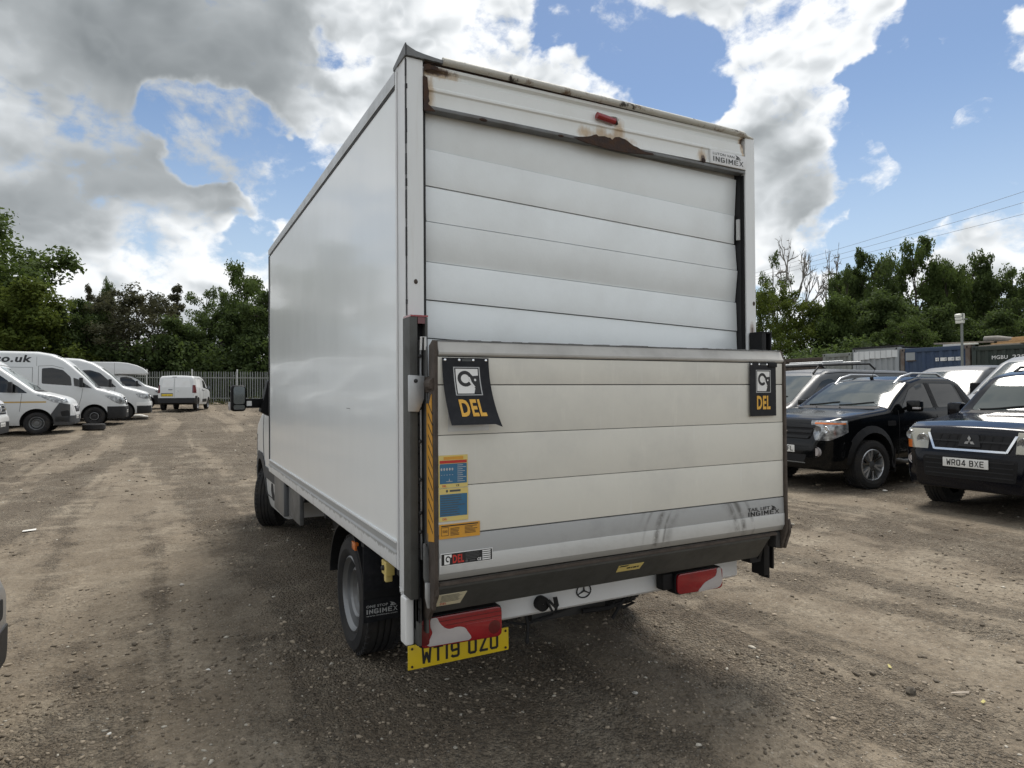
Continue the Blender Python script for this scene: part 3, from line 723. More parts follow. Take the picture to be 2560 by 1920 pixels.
def number_plate(parent, p, w, h, text, colour, face=(1, 0, 0), right=(0, 1, 0), name='number_plate', bars=False, tw=.82, tx=.09):
    """p: lower corner at the reader's left, right: the reader's right"""
    R = Vector(right); F = Vector(face); p = Vector(p); U = F.cross(R); U = U if U.z > 0 else -U
    mb = MB()
    q = [p, p + R * w, p + R * w + U * h, p + U * h]
    mb.hexa([a - F * .004 for a in q] + [a + F * .004 for a in q])
    o = obj(name, mb, colour, parent, bevel=.002)
    t = MB(); b = p + F * .0052 + R * (w * tx) + U * (h * .16)
    if text: plate_text(t, text, b, R, U, w * tw, h * .68)
    elif bars:
        for i in range(7):
            x = .08 + i * .118 + (.04 if i > 3 else 0)
            a = p + F * .0052 + R * w * x + U * h * .22
            t.hexa([a, a + R * w * .035, a + R * w * .035 + F * .0005, a + F * .0005, a + U * h * .56, a + R * w * .035 + U * h * .56, a + R * w * .035 + U * h * .56 + F * .0005, a + U * h * .56 + F * .0005])
    if t.v:
        l = obj('lettering', t, 'print black', o); l.location = (0, 0, 0)
    return o

def door_mirror(parent, p, sg, size=(.10, .17, .30), mat='dark plastic', arm=.12, name='door_mirror'):
    """p: foot on the door; the housing stands off to the side"""
    a, b, c = size; p = Vector(p)
    m = MB()
    m.box(-a * .2, a * .8, sg * arm, sg * (arm + b), -.04, c - .04)
    m2 = MB(); m2.v = [(v[0] + p.x, v[1] + p.y, v[2] + p.z) for v in m.v]; m2.f = m.f; m2.mi = m.mi
    o = obj(name, m2, mat, parent, bevel=.035, seg=3)
    r = MB().tube([p + Vector((-.02, 0, .02)), p + Vector((.02, sg * (arm + .03), .03))], .028, 8)
    q = obj('mirror_arm', r, 'black plastic', o); q.location = (0, 0, 0)
    g = MB().box(p.x - a * .2 - .004, p.x - a * .2 + .001, p.y + sg * (arm + .02), p.y + sg * (arm + b - .02), p.z - .015, p.z + c - .065)
    q = obj('mirror_glass', g, 'mirror glass', o); q.location = (0, 0, 0)
    return o

def wipers(b, parent, y0, y1, z, rise=.12, n=2):
    for k in range(n):
        ya = y0 + (y1 - y0) * k / n; yb = ya + (y1 - y0) / n * .92
        P = [b.on_front(ya + (yb - ya) * t, z + rise * sin(t * pi * .55) * t, .018) for t in np.linspace(0, 1, 7)]
        obj('wiper', MB().tube(P, .011, 5), 'black plastic', parent)

# ------------------------------------------------------------------ the big box van
VAN = empty('box_van', (1.06, 3.2, 0), world=True)
tag(VAN, 'large white box van with raised tail lift, rusty header and yellow rear plate', 'box van')
def vp(name, mb, mat, **k): return obj(name, mb, mat, VAN, **k)
def sub(name, mb, mat, parent, **k):
    o = obj(name, mb, mat, None, **k); o.parent = parent; o.location = (0, 0, 0); return o
X1, YF, ZB, ZT = 2.126, 4.354, .767, 3.032
# side, front and roof panels of the box
def panel_mat():
    m = pbr('box panel', (.81, .84, .84), .19, coat=.25, ior=1.5, noise=(1.7, .2, (.72, .735, .73))); nt = m.node_tree; b = nt.nodes['Principled BSDF']
    co = N(nt, 'ShaderNodeTexCoord').outputs['Object']
    mp = N(nt, 'ShaderNodeMapping', {'Vector': co, 'Scale': (1, .8, .55)}).outputs[0]
    h = M(nt, 'ADD', NOISE(nt, mp, 2.2, 2, .5), M(nt, 'MULTIPLY', NOISE(nt, co, 60, 3, .6), .022))
    nt.links.new(N(nt, 'ShaderNodeBump', {'Strength': .25, 'Distance': .02, 'Height': h}).outputs[0], b.inputs['Normal'])
    return m
PM = panel_mat()
vp('side_panel', MB().box(0.004, .03, .146, YF - .03, .885, 2.985), PM)
vp('side_panel', MB().box(X1 - .03, X1 - .004, .146, YF - .03, .885, 2.985), PM)
vp('front_panel', MB().box(.03, X1 - .03, YF - .03, YF - .003, .80, 2.99), 'white paint')
vp('roof_panel', MB().box(.03, X1 - .03, .07, YF - .03, 3.0, 3.022), 'white paint')
vp('box_floor', MB().box(.03, X1 - .03, .12, YF - .03, .84, .875), 'underbody')
vp('scratch', MB().box(.0028, .0041, 1.02, 1.10, 1.475, 1.478), 'print grey')
# scuffed bottom rails: a step, then a rounded lip
def rail_mat():
    m = pbr('scuffed rail', (.56, .57, .57), .42, .15); nt = m.node_tree; b = nt.nodes['Principled BSDF']
    co = N(nt, 'ShaderNodeTexCoord').outputs['Object']; s = N(nt, 'ShaderNodeSeparateXYZ', {0: co}).outputs
    mp = N(nt, 'ShaderNodeMapping', {'Vector': co, 'Scale': (1, 6, 1)}).outputs[0]
    e = M(nt, 'ADD', s[2], M(nt, 'MULTIPLY', M(nt, 'SUBTRACT', NOISE(nt, mp, 3., 6, .7), .5), .09))
    c = MIXC(nt, RNG(nt, e, .826, .836), (.68, .69, .69), (.33, .335, .33))          # paint worn off above a ragged tide line
    c = MIXC(nt, RNG(nt, NOISE(nt, co, 9, 6, .7), .52, .7, 0, .6), c, (.40, .39, .37))
    nt.links.new(c, b.inputs['Base Color']); return m
RM = rail_mat()
for sg, x in ((1, 0.), (-1, X1)):
    f = lambda a: x + sg * a
    vp('bottom_rail', MB().prism([(f(-.004), .775), (f(.004), .767), (f(.05), .767), (f(.05), .885), (f(.001), .885), (f(.001), .852), (f(-.006), .842)], 'y', .150, YF - .004), RM, bevel=.004)
    vp('rail_bead', MB().box(*sorted((f(-.006), f(.02))), .150, YF - .034, .8865, .894), 'dusty white paint')
    vp('top_rail', MB().prism([(f(-.004), 2.962), (f(-.006), 3.02), (f(.008), 3.046), (f(.04), 3.06), (f(.06), 3.05), (f(.06), 2.98), (f(.012), 2.98)], 'y', .150, YF), 'aluminium', bevel=.004)
    vp('rail_seal', MB().box(*sorted((f(.0005), f(.02))), .150, YF - .036, 2.951, 2.961), 'seal black')
    vp('front_corner_trim', MB().box(*sorted((f(-.003), f(.03))), YF - .028, YF + .002, .895, 2.958), 'seal black')
    # the rear corner: a white side trim with a groove, then the post
    vp('corner_trim', MB().box(*sorted((f(.0), f(.03))), .018, .118, .70 if sg > 0 else .76, 3.035), 'dusty white paint', bevel=.004)
    vp('corner_groove', MB().box(*sorted((f(.004), f(.03))), .118, .127, .77, 3.02), 'seal black')
    vp('corner_trim', MB().box(*sorted((f(-.002), f(.028))), .127, .149, .77, 3.02), 'dusty white paint', bevel=.003)
def torn_strip(x0, x1, y0, y1, z0, z1, n=14, seed=1):
    rr = random.Random(seed); mb = MB()
    for i in range(n):
        a, b = x0 + (x1 - x0) * i / n, x0 + (x1 - x0) * (i + 1) / n
        mb.box(a, b, y0, y1, z0 - rr.random() * .045, z1)
    return mb
mb = MB(); rr = random.Random(3)
for i in range(16):
    a = .02 + .1 * i / 16; mb.box(.0005, .006, a, a + .1 / 16, .70 - rr.random() * .035 - (.02 if i < 5 else 0), .70)
vp('torn_edge', mb, 'dusty white paint')
# rear posts with a channel behind them
def post_mat():
    m = pbr('stained post', (.64, .66, .655), .45, coat=.1, bump=(40, .05)); nt = m.node_tree; b = nt.nodes['Principled BSDF']
    co = N(nt, 'ShaderNodeTexCoord').outputs['Object']
    f = ellipse_mask(nt, co, [(2.09, 1.9, .02, .06)], (0, 2), .3, 14)
    mp = N(nt, 'ShaderNodeMapping', {'Vector': co, 'Scale': (9, 9, .5)}).outputs[0]
    c = MIXC(nt, RNG(nt, NOISE(nt, mp, 5, 5, .65), .52, .75, 0, .45), (.72, .74, .735), (.56, .55, .50))
    c = MIXC(nt, M(nt, 'MULTIPLY', f, .6), c, (.2, .1, .04))
    nt.links.new(c, b.inputs['Base Color']); return m
PO = post_mat()
for xa, xb in ((.003, .080), (2.048, 2.124)):
    vp('rear_post', MB().box(xa, xb, .0, .075, .70, 3.030), PO, bevel=.006, seg=3)
mb = MB(); rr = random.Random(9)                                     # rotten black sealant along the left post
z = 3.02
while z > .8:
    h = .02 + rr.random() * .12
    if rr.random() < (.9 if z > 2.2 else .2): mb.box(-.0024, .0022 + rr.random() ** 2 * .006, -.0014, .006, z - h, z)
    z -= h + rr.random() ** 4 * .06
mb.box(-.0018, .0016, -.0012, .004, 1.9, 3.02)
vp('corner_seal', mb, 'seal black')['kind'] = 'stuff'
vp('post_bolt', MB().sphere((.042, -.001, 2.05), (.009, .005, .011), 8, 6), 'rusty steel')
vp('post_bolt', MB().sphere((2.105, -.001, 2.07), (.009, .005, .013), 8, 6), 'rusty steel')
vp('rust_run', MB().box(2.086, 2.093, -.0012, .001, 1.86, 1.93).box(2.089, 2.092, -.0012, .001, 1.80, 1.86), 'rusty steel')
# header with pressed ridges
def header_mat():
    m = pbr('rusted header', (.74, .76, .74), .42, coat=.1, bump=(35, .06)); nt = m.node_tree; b = nt.nodes['Principled BSDF']
    co = N(nt, 'ShaderNodeTexCoord').outputs['Object']
    # object frame: x - 1.06
    st = ellipse_mask(nt, co, [(.115, 2.99, .12, .022), (.098, 2.88, .03, .12), (1.135, 2.875, .026, .06), (.935, 2.862, .03, .030), (1.03, 2.872, .035, .034), (1.15, 2.905, .028, .05), (1.08, 2.862, .14, .02), (2.025, 2.99, .016, .05), (1.72, 2.868, .03, .035), (2.03, 2.93, .01, .1)], (0, 2), .55, 34, .6, .28)
    dk = ellipse_mask(nt, co, [(.13, 3.0, .085, .014), (.09, 2.86, .014, .09), (1.725, 2.862, .016, .018), (2.03, 3.0, .008, .03), (1.12, 2.968, .03, .012)], (0, 2), .6, 40, .4, .35)
    wash = RNG(nt, NOISE(nt, co, 3., 5, .6), .5, .75, 0, .3)
    c = MIXC(nt, wash, (.74, .76, .74), (.62, .62, .57))
    c = MIXC(nt, M(nt, 'MULTIPLY', st, .8), c, MIXC(nt, NOISE(nt, co, 55, 4, .6), (.30, .15, .05), (.58, .46, .26)))
    c = MIXC(nt, M(nt, 'MULTIPLY', dk, .95), c, (.07, .038, .02))
    nt.links.new(c, b.inputs['Base Color']); return m
HM = header_mat()
prof = [(.055, 2.835), (.0, 2.835), (.004, 2.851), (.004, 2.906), (-.003, 2.912), (-.003, 2.922), (.004, 2.929), (.004, 2.978), (.018, 2.986), (.018, 3.004), (.003, 3.012), (.003, 3.026), (.055, 3.026)]
mb = MB(); n = len(prof)
Z = lambda z, x: z + (x - 1.06) * .009
P0 = [(.092, y, Z(z, .09)) for y, z in prof]; Pm = [(2.036, y, Z(z, 2.036)) for y, z in prof]
mb.add(P0 + Pm, [tuple(range(n)), tuple(range(2 * n - 1, n - 1, -1))] + [(i, n + i, n + (i + 1) % n, (i + 1) % n) for i in range(n)])
vp('header', mb, HM, bevel=.0015)
vp('header_plate', MB().box(1.768, 2.043, -.010, .004, 2.838, 2.915), 'dusty white paint', bevel=.003)
# the lower lip, rusted through in the middle and at the left end
vp('header_lip', MB().box(.10, 2.038, -.004, .05, 2.818, 2.834), ['dull steel'], bevel=.003)
hole = [(.862, 2.822), (.895, 2.832), (.92, 2.836), (.95, 2.843), (.968, 2.849), (.985, 2.858), (1.0, 2.862), (1.012, 2.855), (1.03, 2.858), (1.05, 2.862), (1.07, 2.858), (1.085, 2.860), (1.095, 2.852), (1.105, 2.856), (1.115, 2.868), (1.14, 2.874), (1.16, 2.870), (1.18, 2.868), (1.20, 2.860), (1.22, 2.850), (1.235, 2.844), (1.26, 2.840), (1.28, 2.832), (1.31, 2.826), (1.36, 2.826), (1.37, 2.818), (1.30, 2.812), (1.2, 2.802), (1.1, 2.800), (1.0, 2.806), (.93, 2.812)]
vp('rust_hole', MB().prism(hole, 'y', -.0062, .002), 'deep rust')
vp('rust_hole', MB().prism([(.082, 2.985), (.118, 2.998), (.155, 2.995), (.150, 3.012), (.10, 3.018), (.082, 3.01)], 'y', -.0035, .0), 'deep rust')
vp('rust_hole', MB().prism([(.080, 2.96), (.098, 2.955), (.101, 2.91), (.106, 2.895), (.103, 2.87), (.108, 2.852), (.099, 2.84), (.118, 2.826), (.135, 2.812), (.083, 2.806)], 'y', -.006, .0), 'deep rust')
vp('rust_spot', MB().sphere((.37, -.004, 2.818), (.022, .006, .008), 8, 5), 'deep rust')
vp('rust_spot', MB().sphere((.79, -.004, 2.818), (.018, .006, .006), 8, 5), 'deep rust')
vp('rust_spot', MB().sphere((1.72, -.005, 2.845), (.016, .006, .014), 8, 5), 'deep rust')
t = MB(); lettering(t, 'LUTON VAN', (1.785, -.0108, 2.889), (1, 0, 0), (0, 0, 1), .165, .014, MED); plate_text(t, 'INGIMEX', (1.785, -.0108, 2.852), (1, 0, 0), (0, 0, 1), .235, .028)
def wing(mb, x, y, z, s):
    """the winged arrow mark"""
    for a in (((0, .9), (.35, .55), (1.6, .0), (.95, .6)), ((.1, .0), (.2, .28), (.5, .3), (1.5, -.05)), ((.28, .45), (.34, .34), (.8, .25), (.75, .42))):
        mb.prism([(x + p * s, z + q * s) for p, q in a], 'y', y, y + .0004)
    return mb
wing(t, 1.958, -.0111, 2.886, .028)
vp('lettering', t, 'print grey')
# clearance lamp
lm = vp('marker_lamp', MB().tube([(.998, -.012, 2.956), (1.108, -.012, 2.944)], .0165, 12), 'red lens', smooth=.7)
sub('lamp_gasket', MB().tube([(1.052, -.004, 2.966), (1.125, -.004, 2.953), (1.128, -.004, 2.935)], .008, 6), 'deep rust', lm)
# rear roof edge: a rusty angle, the corner flashing
def edge_mat():
    m = pbr('rusty edge', (.42, .41, .37), .7, bump=(50, .4)); nt = m.node_tree; b = nt.nodes['Principled BSDF']
    co = N(nt, 'ShaderNodeTexCoord').outputs['Object']
    c = MIXC(nt, RNG(nt, NOISE(nt, co, 9, 6, .7), .52, .64), (.50, .49, .44), (.16, .105, .06))
    c = MIXC(nt, RNG(nt, NOISE(nt, co, 13, 5, .7), .57, .65), c, (.035, .028, .022))
    nt.links.new(c, b.inputs['Base Color']); return m
EM = edge_mat()
vp('roof_edge', MB().tube([(.17, -.004, 3.043), (.6, -.006, 3.045), (1.2, -.006, 3.046), (1.8, -.005, 3.046), (2.03, -.003, 3.044), (2.06, .0, 3.037), (2.12, .01, 3.036)], [.017, .017, .017, .016, .016, .01, .007], 10), EM, smooth=.8)
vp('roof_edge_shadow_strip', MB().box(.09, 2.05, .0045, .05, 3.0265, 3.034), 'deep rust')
fl = MB()
rows = [(-.004, 3.078), (.02, 3.066), (.045, 3.057), (.08, 3.052), (.13, 3.047), (.18, 3.044)]
for (xa, za), (xb, zb) in zip(rows, rows[1:]):
    fl.hexa([(xa, -.012, 3.032), (xb, -.012, 3.030), (xb, .05, 3.03), (xa, .05, 3.032), (xa, -.012, za), (xb, -.012, zb), (xb, .05, zb - .004), (xa, .05, za - .02)])
fl.hexa([(-.006, -.012, 3.03), (.0, -.012, 3.03), (.0, .16, 3.03), (-.006, .16, 3.03), (-.006, -.012, 3.082), (.0, -.012, 3.082), (.0, .16, 3.045), (-.006, .16, 3.045)])
vp('corner_flashing', fl, 'dull steel')

# roller shutter, hanging crooked, each slat at its own tilt
SM_ = pbr('shutter slat', (.79, .83, .835), .36, .1, coat=.1, noise=(2.4, .3, (.55, .56, .54)), bump=(70, .05))
ZL = [2.845, 2.667, 2.499, 2.335, 2.157, 1.983, 1.81, 1.64, 1.47]; ZR = [2.800, 2.589, 2.420, 2.266, 2.081, 1.911, 1.74, 1.57, 1.40]
TILT = [.007, .002, -.006, .011, -.003, -.004, .0, .003]            # top edge leans out (+): slat looks down and shows darker
for i in range(8):
    tl = TILT[i]; xa = .106 + (.006 if i in (2, 5) else 0); xb = 2.032 - (.012 if i == 1 else 0); g = .0019
    a0, a1, b0, b1 = ZL[i] - g, ZL[i + 1] + g, ZR[i] - g, ZR[i + 1] + g
    yt, yb = .062 - tl, .062 + tl
    o = vp('shutter_slat', MB().hexa([(xa, yb, a1), (xb, yb, b1), (xb, yb + .02, b1), (xa, yb + .02, a1), (xa - .004, yt, a0), (xb, yt, b0), (xb, yt + .02, b0), (xa - .004, yt + .02, a0)]), SM_, bevel=.0012)
vp('shutter_top', MB().hexa([(.1, .068, 2.83), (2.03, .068, 2.79), (2.03, .08, 2.79), (.1, .08, 2.83), (.1, .068, 3.0), (2.03, .068, 3.0), (2.03, .08, 3.0), (.1, .08, 3.0)]), 'pale aluminium')
vp('slat_end_cap', MB().box(2.018, 2.034, .030, .046, 2.44, 2.56), 'pale aluminium')
vp('shutter_backing', MB().box(.085, 2.045, .092, .10, .9, 2.99), 'gap black')
for xa, xb in ((.0805, .1005), (2.036, 2.0475)):
    vp('shutter_channel', MB().box(xa, xb, .03, .09, .85, 2.832), 'seal black')
vp('channel_lip', MB().box(2.0375, 2.0465, .010, .03, .9, 2.812), 'black plastic')

# ------------------------------------------------------------------ tail lift
def plank_mat():
    m = pbr('lift plank', (.66, .64, .57), .5, noise=(1.8, .5, (.46, .44, .37)), bump=(55, .06)); nt = m.node_tree; b = nt.nodes['Principled BSDF']
    co = N(nt, 'ShaderNodeTexCoord').outputs['Object']
    mp = N(nt, 'ShaderNodeMapping', {'Vector': co, 'Scale': (2.2, 1, .5)}).outputs[0]
    c = MIXC(nt, RNG(nt, NOISE(nt, co, 1.6, 6, .68), .42, .70, 0, .55), (.67, .652, .58), (.545, .533, .485))
    c = MIXC(nt, RNG(nt, NOISE(nt, mp, 4, 6, .72), .55, .72, 0, .4), c, (.76, .74, .66))       # rubbed pale
    scr = N(nt, 'ShaderNodeTexNoise', {'Vector': N(nt, 'ShaderNodeMapping', {'Vector': co, 'Rotation': (0, .6, 0), 'Scale': (26, 1, 1.2)}).outputs[0], 'Scale': 2.0, 'Detail': 4.0}).outputs[0]
    c = MIXC(nt, RNG(nt, scr, .66, .72, 0, .5), c, (.70, .69, .64))
    nt.links.new(c, b.inputs['Base Color']); return m
def ramp_mat(base):
    m = pbr('scuffed ramp', base, .45, .25, bump=(40, .06)); nt = m.node_tree; b = nt.nodes['Principled BSDF']
    co = N(nt, 'ShaderNodeTexCoord').outputs['Object']; s = N(nt, 'ShaderNodeSeparateXYZ', {0: co}).outputs
    f = None                                                          # rubber scuffs: thin dark arcs
    for cx, cz, r, w, k in ((1.47, .80, .30, .012, .85), (1.53, .80, .31, .006, .6), (1.40, .79, .31, .006, .5), (1.38, .78, .34, .009, .7), (1.30, .76, .47, .007, .6), (1.27, .74, .47, .005, .45), (1.22, .74, .62, .007, .5), (1.48, .79, .24, .018, .35)):
        dx = M(nt, 'SUBTRACT', s[0], cx); dz = M(nt, 'SUBTRACT', s[2], cz)
        d = M(nt, 'ABSOLUTE', M(nt, 'SUBTRACT', M(nt, 'SQRT', M(nt, 'ADD', M(nt, 'MULTIPLY', dx, dx), M(nt, 'MULTIPLY', dz, dz))), r))
        q = RNG(nt, d, w * 2.2, 0, 0, k); f = q if f is None else M(nt, 'MAXIMUM', f, q)
    f = M(nt, 'MULTIPLY', f, RNG(nt, NOISE(nt, co, 7, 5, .7), .42, .62)); f = M(nt, 'MULTIPLY', f, RNG(nt, s[0], 1.05, 1.18)); f = M(nt, 'MULTIPLY', f, RNG(nt, s[0], 2.0, 1.8))
    c = MIXC(nt, RNG(nt, NOISE(nt, co, 4, 6, .7), .5, .72, 0, .5), base, tuple(x * .78 for x in base))
    c = MIXC(nt, RNG(nt, s[2], .835, .812, 0, .6), c, (.30, .29, .26))
    c = MIXC(nt, f, c, (.10, .095, .085)); nt.links.new(c, b.inputs['Base Color']); return m
PLK, RMP, RMP2 = plank_mat(), ramp_mat((.37, .375, .37)), ramp_mat((.56, .565, .55))
LIFT = vp('lift_platform', MB().box(.056, 2.070, -.205, -.175, .83, 1.74), 'dull steel')
zs = [1.714, 1.596, 1.391, 1.182, .984]
for i in range(4):
    g = .0014 if i else .003
    sub('plank', MB().hexa([(.056, -.22, zs[i + 1] + g), (2.072, -.22, zs[i + 1] + g), (2.072, -.204, zs[i + 1] + g), (.056, -.204, zs[i + 1] + g), (.056, -.2215 + .001 * (i % 2), zs[i] - g), (2.072, -.2215 + .001 * (i % 2), zs[i] - g), (2.072, -.204, zs[i] - g), (.056, -.204, zs[i] - g)]), PLK, LIFT, bevel=.0015)
# grey ramp at the foot: upper half upright, lower half tucked back
sub('ramp', MB().prism([(-.221, .980), (-.224, .895), (-.224, .830), (-.212, .800), (-.19, .796), (-.19, .980)], 'x', .056, 2.074), RMP, LIFT, bevel=.003)
sub('ramp_step', MB().box(.057, 2.0735, -.2262, -.222, .828, .893), RMP2, LIFT, bevel=.0015)
sub('top_edge', MB().prism([(-.222, 1.716), (-.228, 1.722), (-.228, 1.732), (-.222, 1.738), (-.206, 1.775), (-.17, 1.780), (-.17, 1.716)], 'x', .058, 2.078), 'worn edge', LIFT, bevel=.002)
mb = MB(); rr = random.Random(4); x = .06
while x < 2.06:
    w = .01 + rr.random() * .05; mb.box(x, min(x + w, 2.07), -.208, -.19, 1.778, 1.781 + rr.random() * .0035); x += w + rr.random() * .003
sub('edge_dirt', mb, 'dull steel', LIFT)['kind'] = 'stuff'
for xa, xb, nm in ((.040, .0555, 0), (2.0745, 2.092, 1)):
    pr_ = [(-.225, 1.775), (-.20, 1.782), (-.16, 1.76), (-.15, 1.0), (-.14, .80), (-.15, .69), (-.19, .675), (-.222, .80)] if nm == 0 else [(-.23, 1.72), (-.20, 1.785), (-.16, 1.76), (-.15, 1.0), (-.14, .72), (-.17, .69), (-.2, .695), (-.235, .80)]
    sub('side_plate', MB().prism(pr_, 'x', xa, xb), 'rusty steel', LIFT, bevel=.003)
sub('side_lug', MB().prism([(-.235, .86), (-.17, .86), (-.15, .80), (-.17, .70), (-.205, .692), (-.24, .79)], 'x', 2.094, 2.112), 'rusty steel', LIFT, bevel=.006)
sub('side_lug', MB().box(2.035, 2.072, -.20, -.14, .70, .79), 'dark steel', LIFT, bevel=.006)
sub('hinge_pin', MB().tube([(2.09, -.21, .815), (2.135, -.21, .815)], .017, 10), 'rusty steel', LIFT)
# the beam below: a sloping dark trough
vp('lift_beam', MB().prism([(-.205, .792), (-.205, .762), (-.19, .744), (-.118, .640), (-.08, .632), (-.02, .66), (-.02, .80)], 'x', .062, 1.985), 'beam steel', bevel=.003)
vp('beam_channel', MB().prism([(-.199, .793), (-.213, .786), (-.213, .776), (-.199, .770)], 'x', .062, 2.03), 'rusty steel')
vp('beam_bracket', MB().prism([(-.17, .79), (-.12, .63), (-.05, .62), (-.05, .79)], 'x', 1.986, 2.006), 'black plastic').location.z += 0
vp('beam_foot', MB().box(1.93, 2.01, -.115, -.05, .612, .65), 'black plastic')
vp('beam_end', MB().prism([(-.21, .80), (-.215, .74), (-.12, .615), (-.06, .62), (-.06, .80)], 'x', .044, .061), 'rusty steel', bevel=.003)
# upright columns on both sides
for xa, sg, zt in ((-.020, 1, 1.885), (2.06, -1, 1.890)):
    k = MB()
    xs = (xa, xa + .081)
    k.box(xs[0], xs[0] + .035, -.095, -.004, .70 if sg > 0 else .52, zt); k.box(xs[0] + .0355, xs[0] + .05, -.09, -.0215, .50, .70); k.box(xs[1] - .012, xs[1], -.095, -.004, .55, zt); k.box(xs[0] + .035, xs[1] - .012, -.02, -.004, .55, zt)
    c = vp('lift_column', k, 'beam steel' if sg > 0 else 'black plastic', bevel=.003)
    sub('slide_slot', MB().box(xs[0] + .0355, xs[1] - .0125, -.055, -.021, .56, zt - .03), 'gap black', c)
    sub('column_cap', MB().box(xs[0] + .004, xs[1] + .001, -.096, -.003, zt + .001, zt + .008), 'red lens' if sg > 0 else 'black plastic', c)
    if sg > 0:
        sub('cap_end', MB().box(xs[0] + .036, xs[1] - .013, -.0965, -.056, zt - .028, zt - .001), 'dark red lens', c)
        sub('slide_bar', MB().box(.028, .036, -.085, -.056, .86, 1.79), 'aluminium', c, bevel=.002)
        sub('slide_bar', MB().box(.045, .052, -.120, -.056, .93, 1.76), 'dull steel', c, bevel=.002)
        sub('handle', MB().tube([(.028, -.10, 1.745), (.028, -.104, 1.80), (.045, -.106, 1.80), (.045, -.106, 1.745)], .0055, 8), 'print white', c, smooth=.8)
        for zz in (1.72, 1.62, 1.50, 1.36, 1.20, 1.06, .98): sub('bolt', MB().sphere((.024, -.096, zz), (.008, .006, .009), 8, 5), 'dark steel', c)
        mb = MB(); rr = random.Random(6); zz = .6                       # grease on the channel edge
        while zz < 1.48: h = .02 + rr.random() * .05; mb.box(.0155, .0165 + rr.random() * .006, -.0965, -.06, zz, zz + h); zz += h * .9
        sub('grease', mb, 'gap black', c)
vp('lift_bracket', MB().prism([(-.030, 1.640), (.040, 1.636), (.038, 1.54), (.014, 1.485), (-.030, 1.487)], 'y', -.112, -.097), 'aluminium', bevel=.004)
sub('bolt', MB().sphere((.0, -.114, 1.615), (.009, .006, .009), 8, 6), 'dark steel', vp('bracket_arm', MB().box(.041, .058, -.19, -.098, 1.565, 1.632), 'rusty steel', bevel=.006))
vp('lift_knuckle', MB().tube([(.046, -.15, 1.60), (.046, -.215, 1.60)], .026, 12), 'rusty steel')
# striped warning strip inside the side plate
ws = vp('warning_strip', MB().hexa([(.0405, -.150, .95), (.0405, -.148, .95), (.0405, -.2, .95), (.0405, -.2, .95), (.0405, -.150, 1.50), (.0405, -.148, 1.50), (.0405, -.2, 1.56), (.0405, -.2, 1.56)]) if False else MB().prism([(-.215, .96), (-.152, .95), (-.152, 1.50), (-.195, 1.56)], 'x', .0372, .0396), 'sticker orange')
mb = MB()
for i in range(12):
    z0 = .99 + i * .044; mb.prism([(-.205, z0), (-.156, z0 + .045), (-.156, z0 + .053), (-.205, z0 + .008)], 'x', .0366, .0371)
sub('stripe', mb, 'print black', ws)
vp('warning_post', MB().box(.0405, .0545, -.16, -.128, .95, 1.52), 'sticker orange')
mb = MB()
for i in range(14):
    z0 = .97 + i * .038; mb.prism([(.0415, z0), (.0535, z0 + .03), (.0535, z0 + .038), (.0415, z0 + .008)], 'y', -.1614, -.1605)
vp('warning_stripes', mb, 'print black')
lt = vp('lift_latch', MB().prism([(.018, .94), (.027, .945), (.058, .83), (.056, .76), (.046, .735), (.036, .742), (.018, .80)], 'y', -.150, -.138), 'dull steel', bevel=.004)
sub('latch_handle', MB().prism([(.020, .785), (.046, .78), (.05, .72), (.04, .675), (.03, .675), (.02, .72)], 'y', -.162, -.151), 'aluminium', lt, bevel=.005)
for zz in (.955, .885): sub('bolt', MB().sphere((.052, -.156, zz), (.009, .006, .009), 8, 6), 'chrome', lt)
vp('latch_plate', MB().box(.040, .066, -.152, -.128, .79, .985), 'dull steel', bevel=.006)

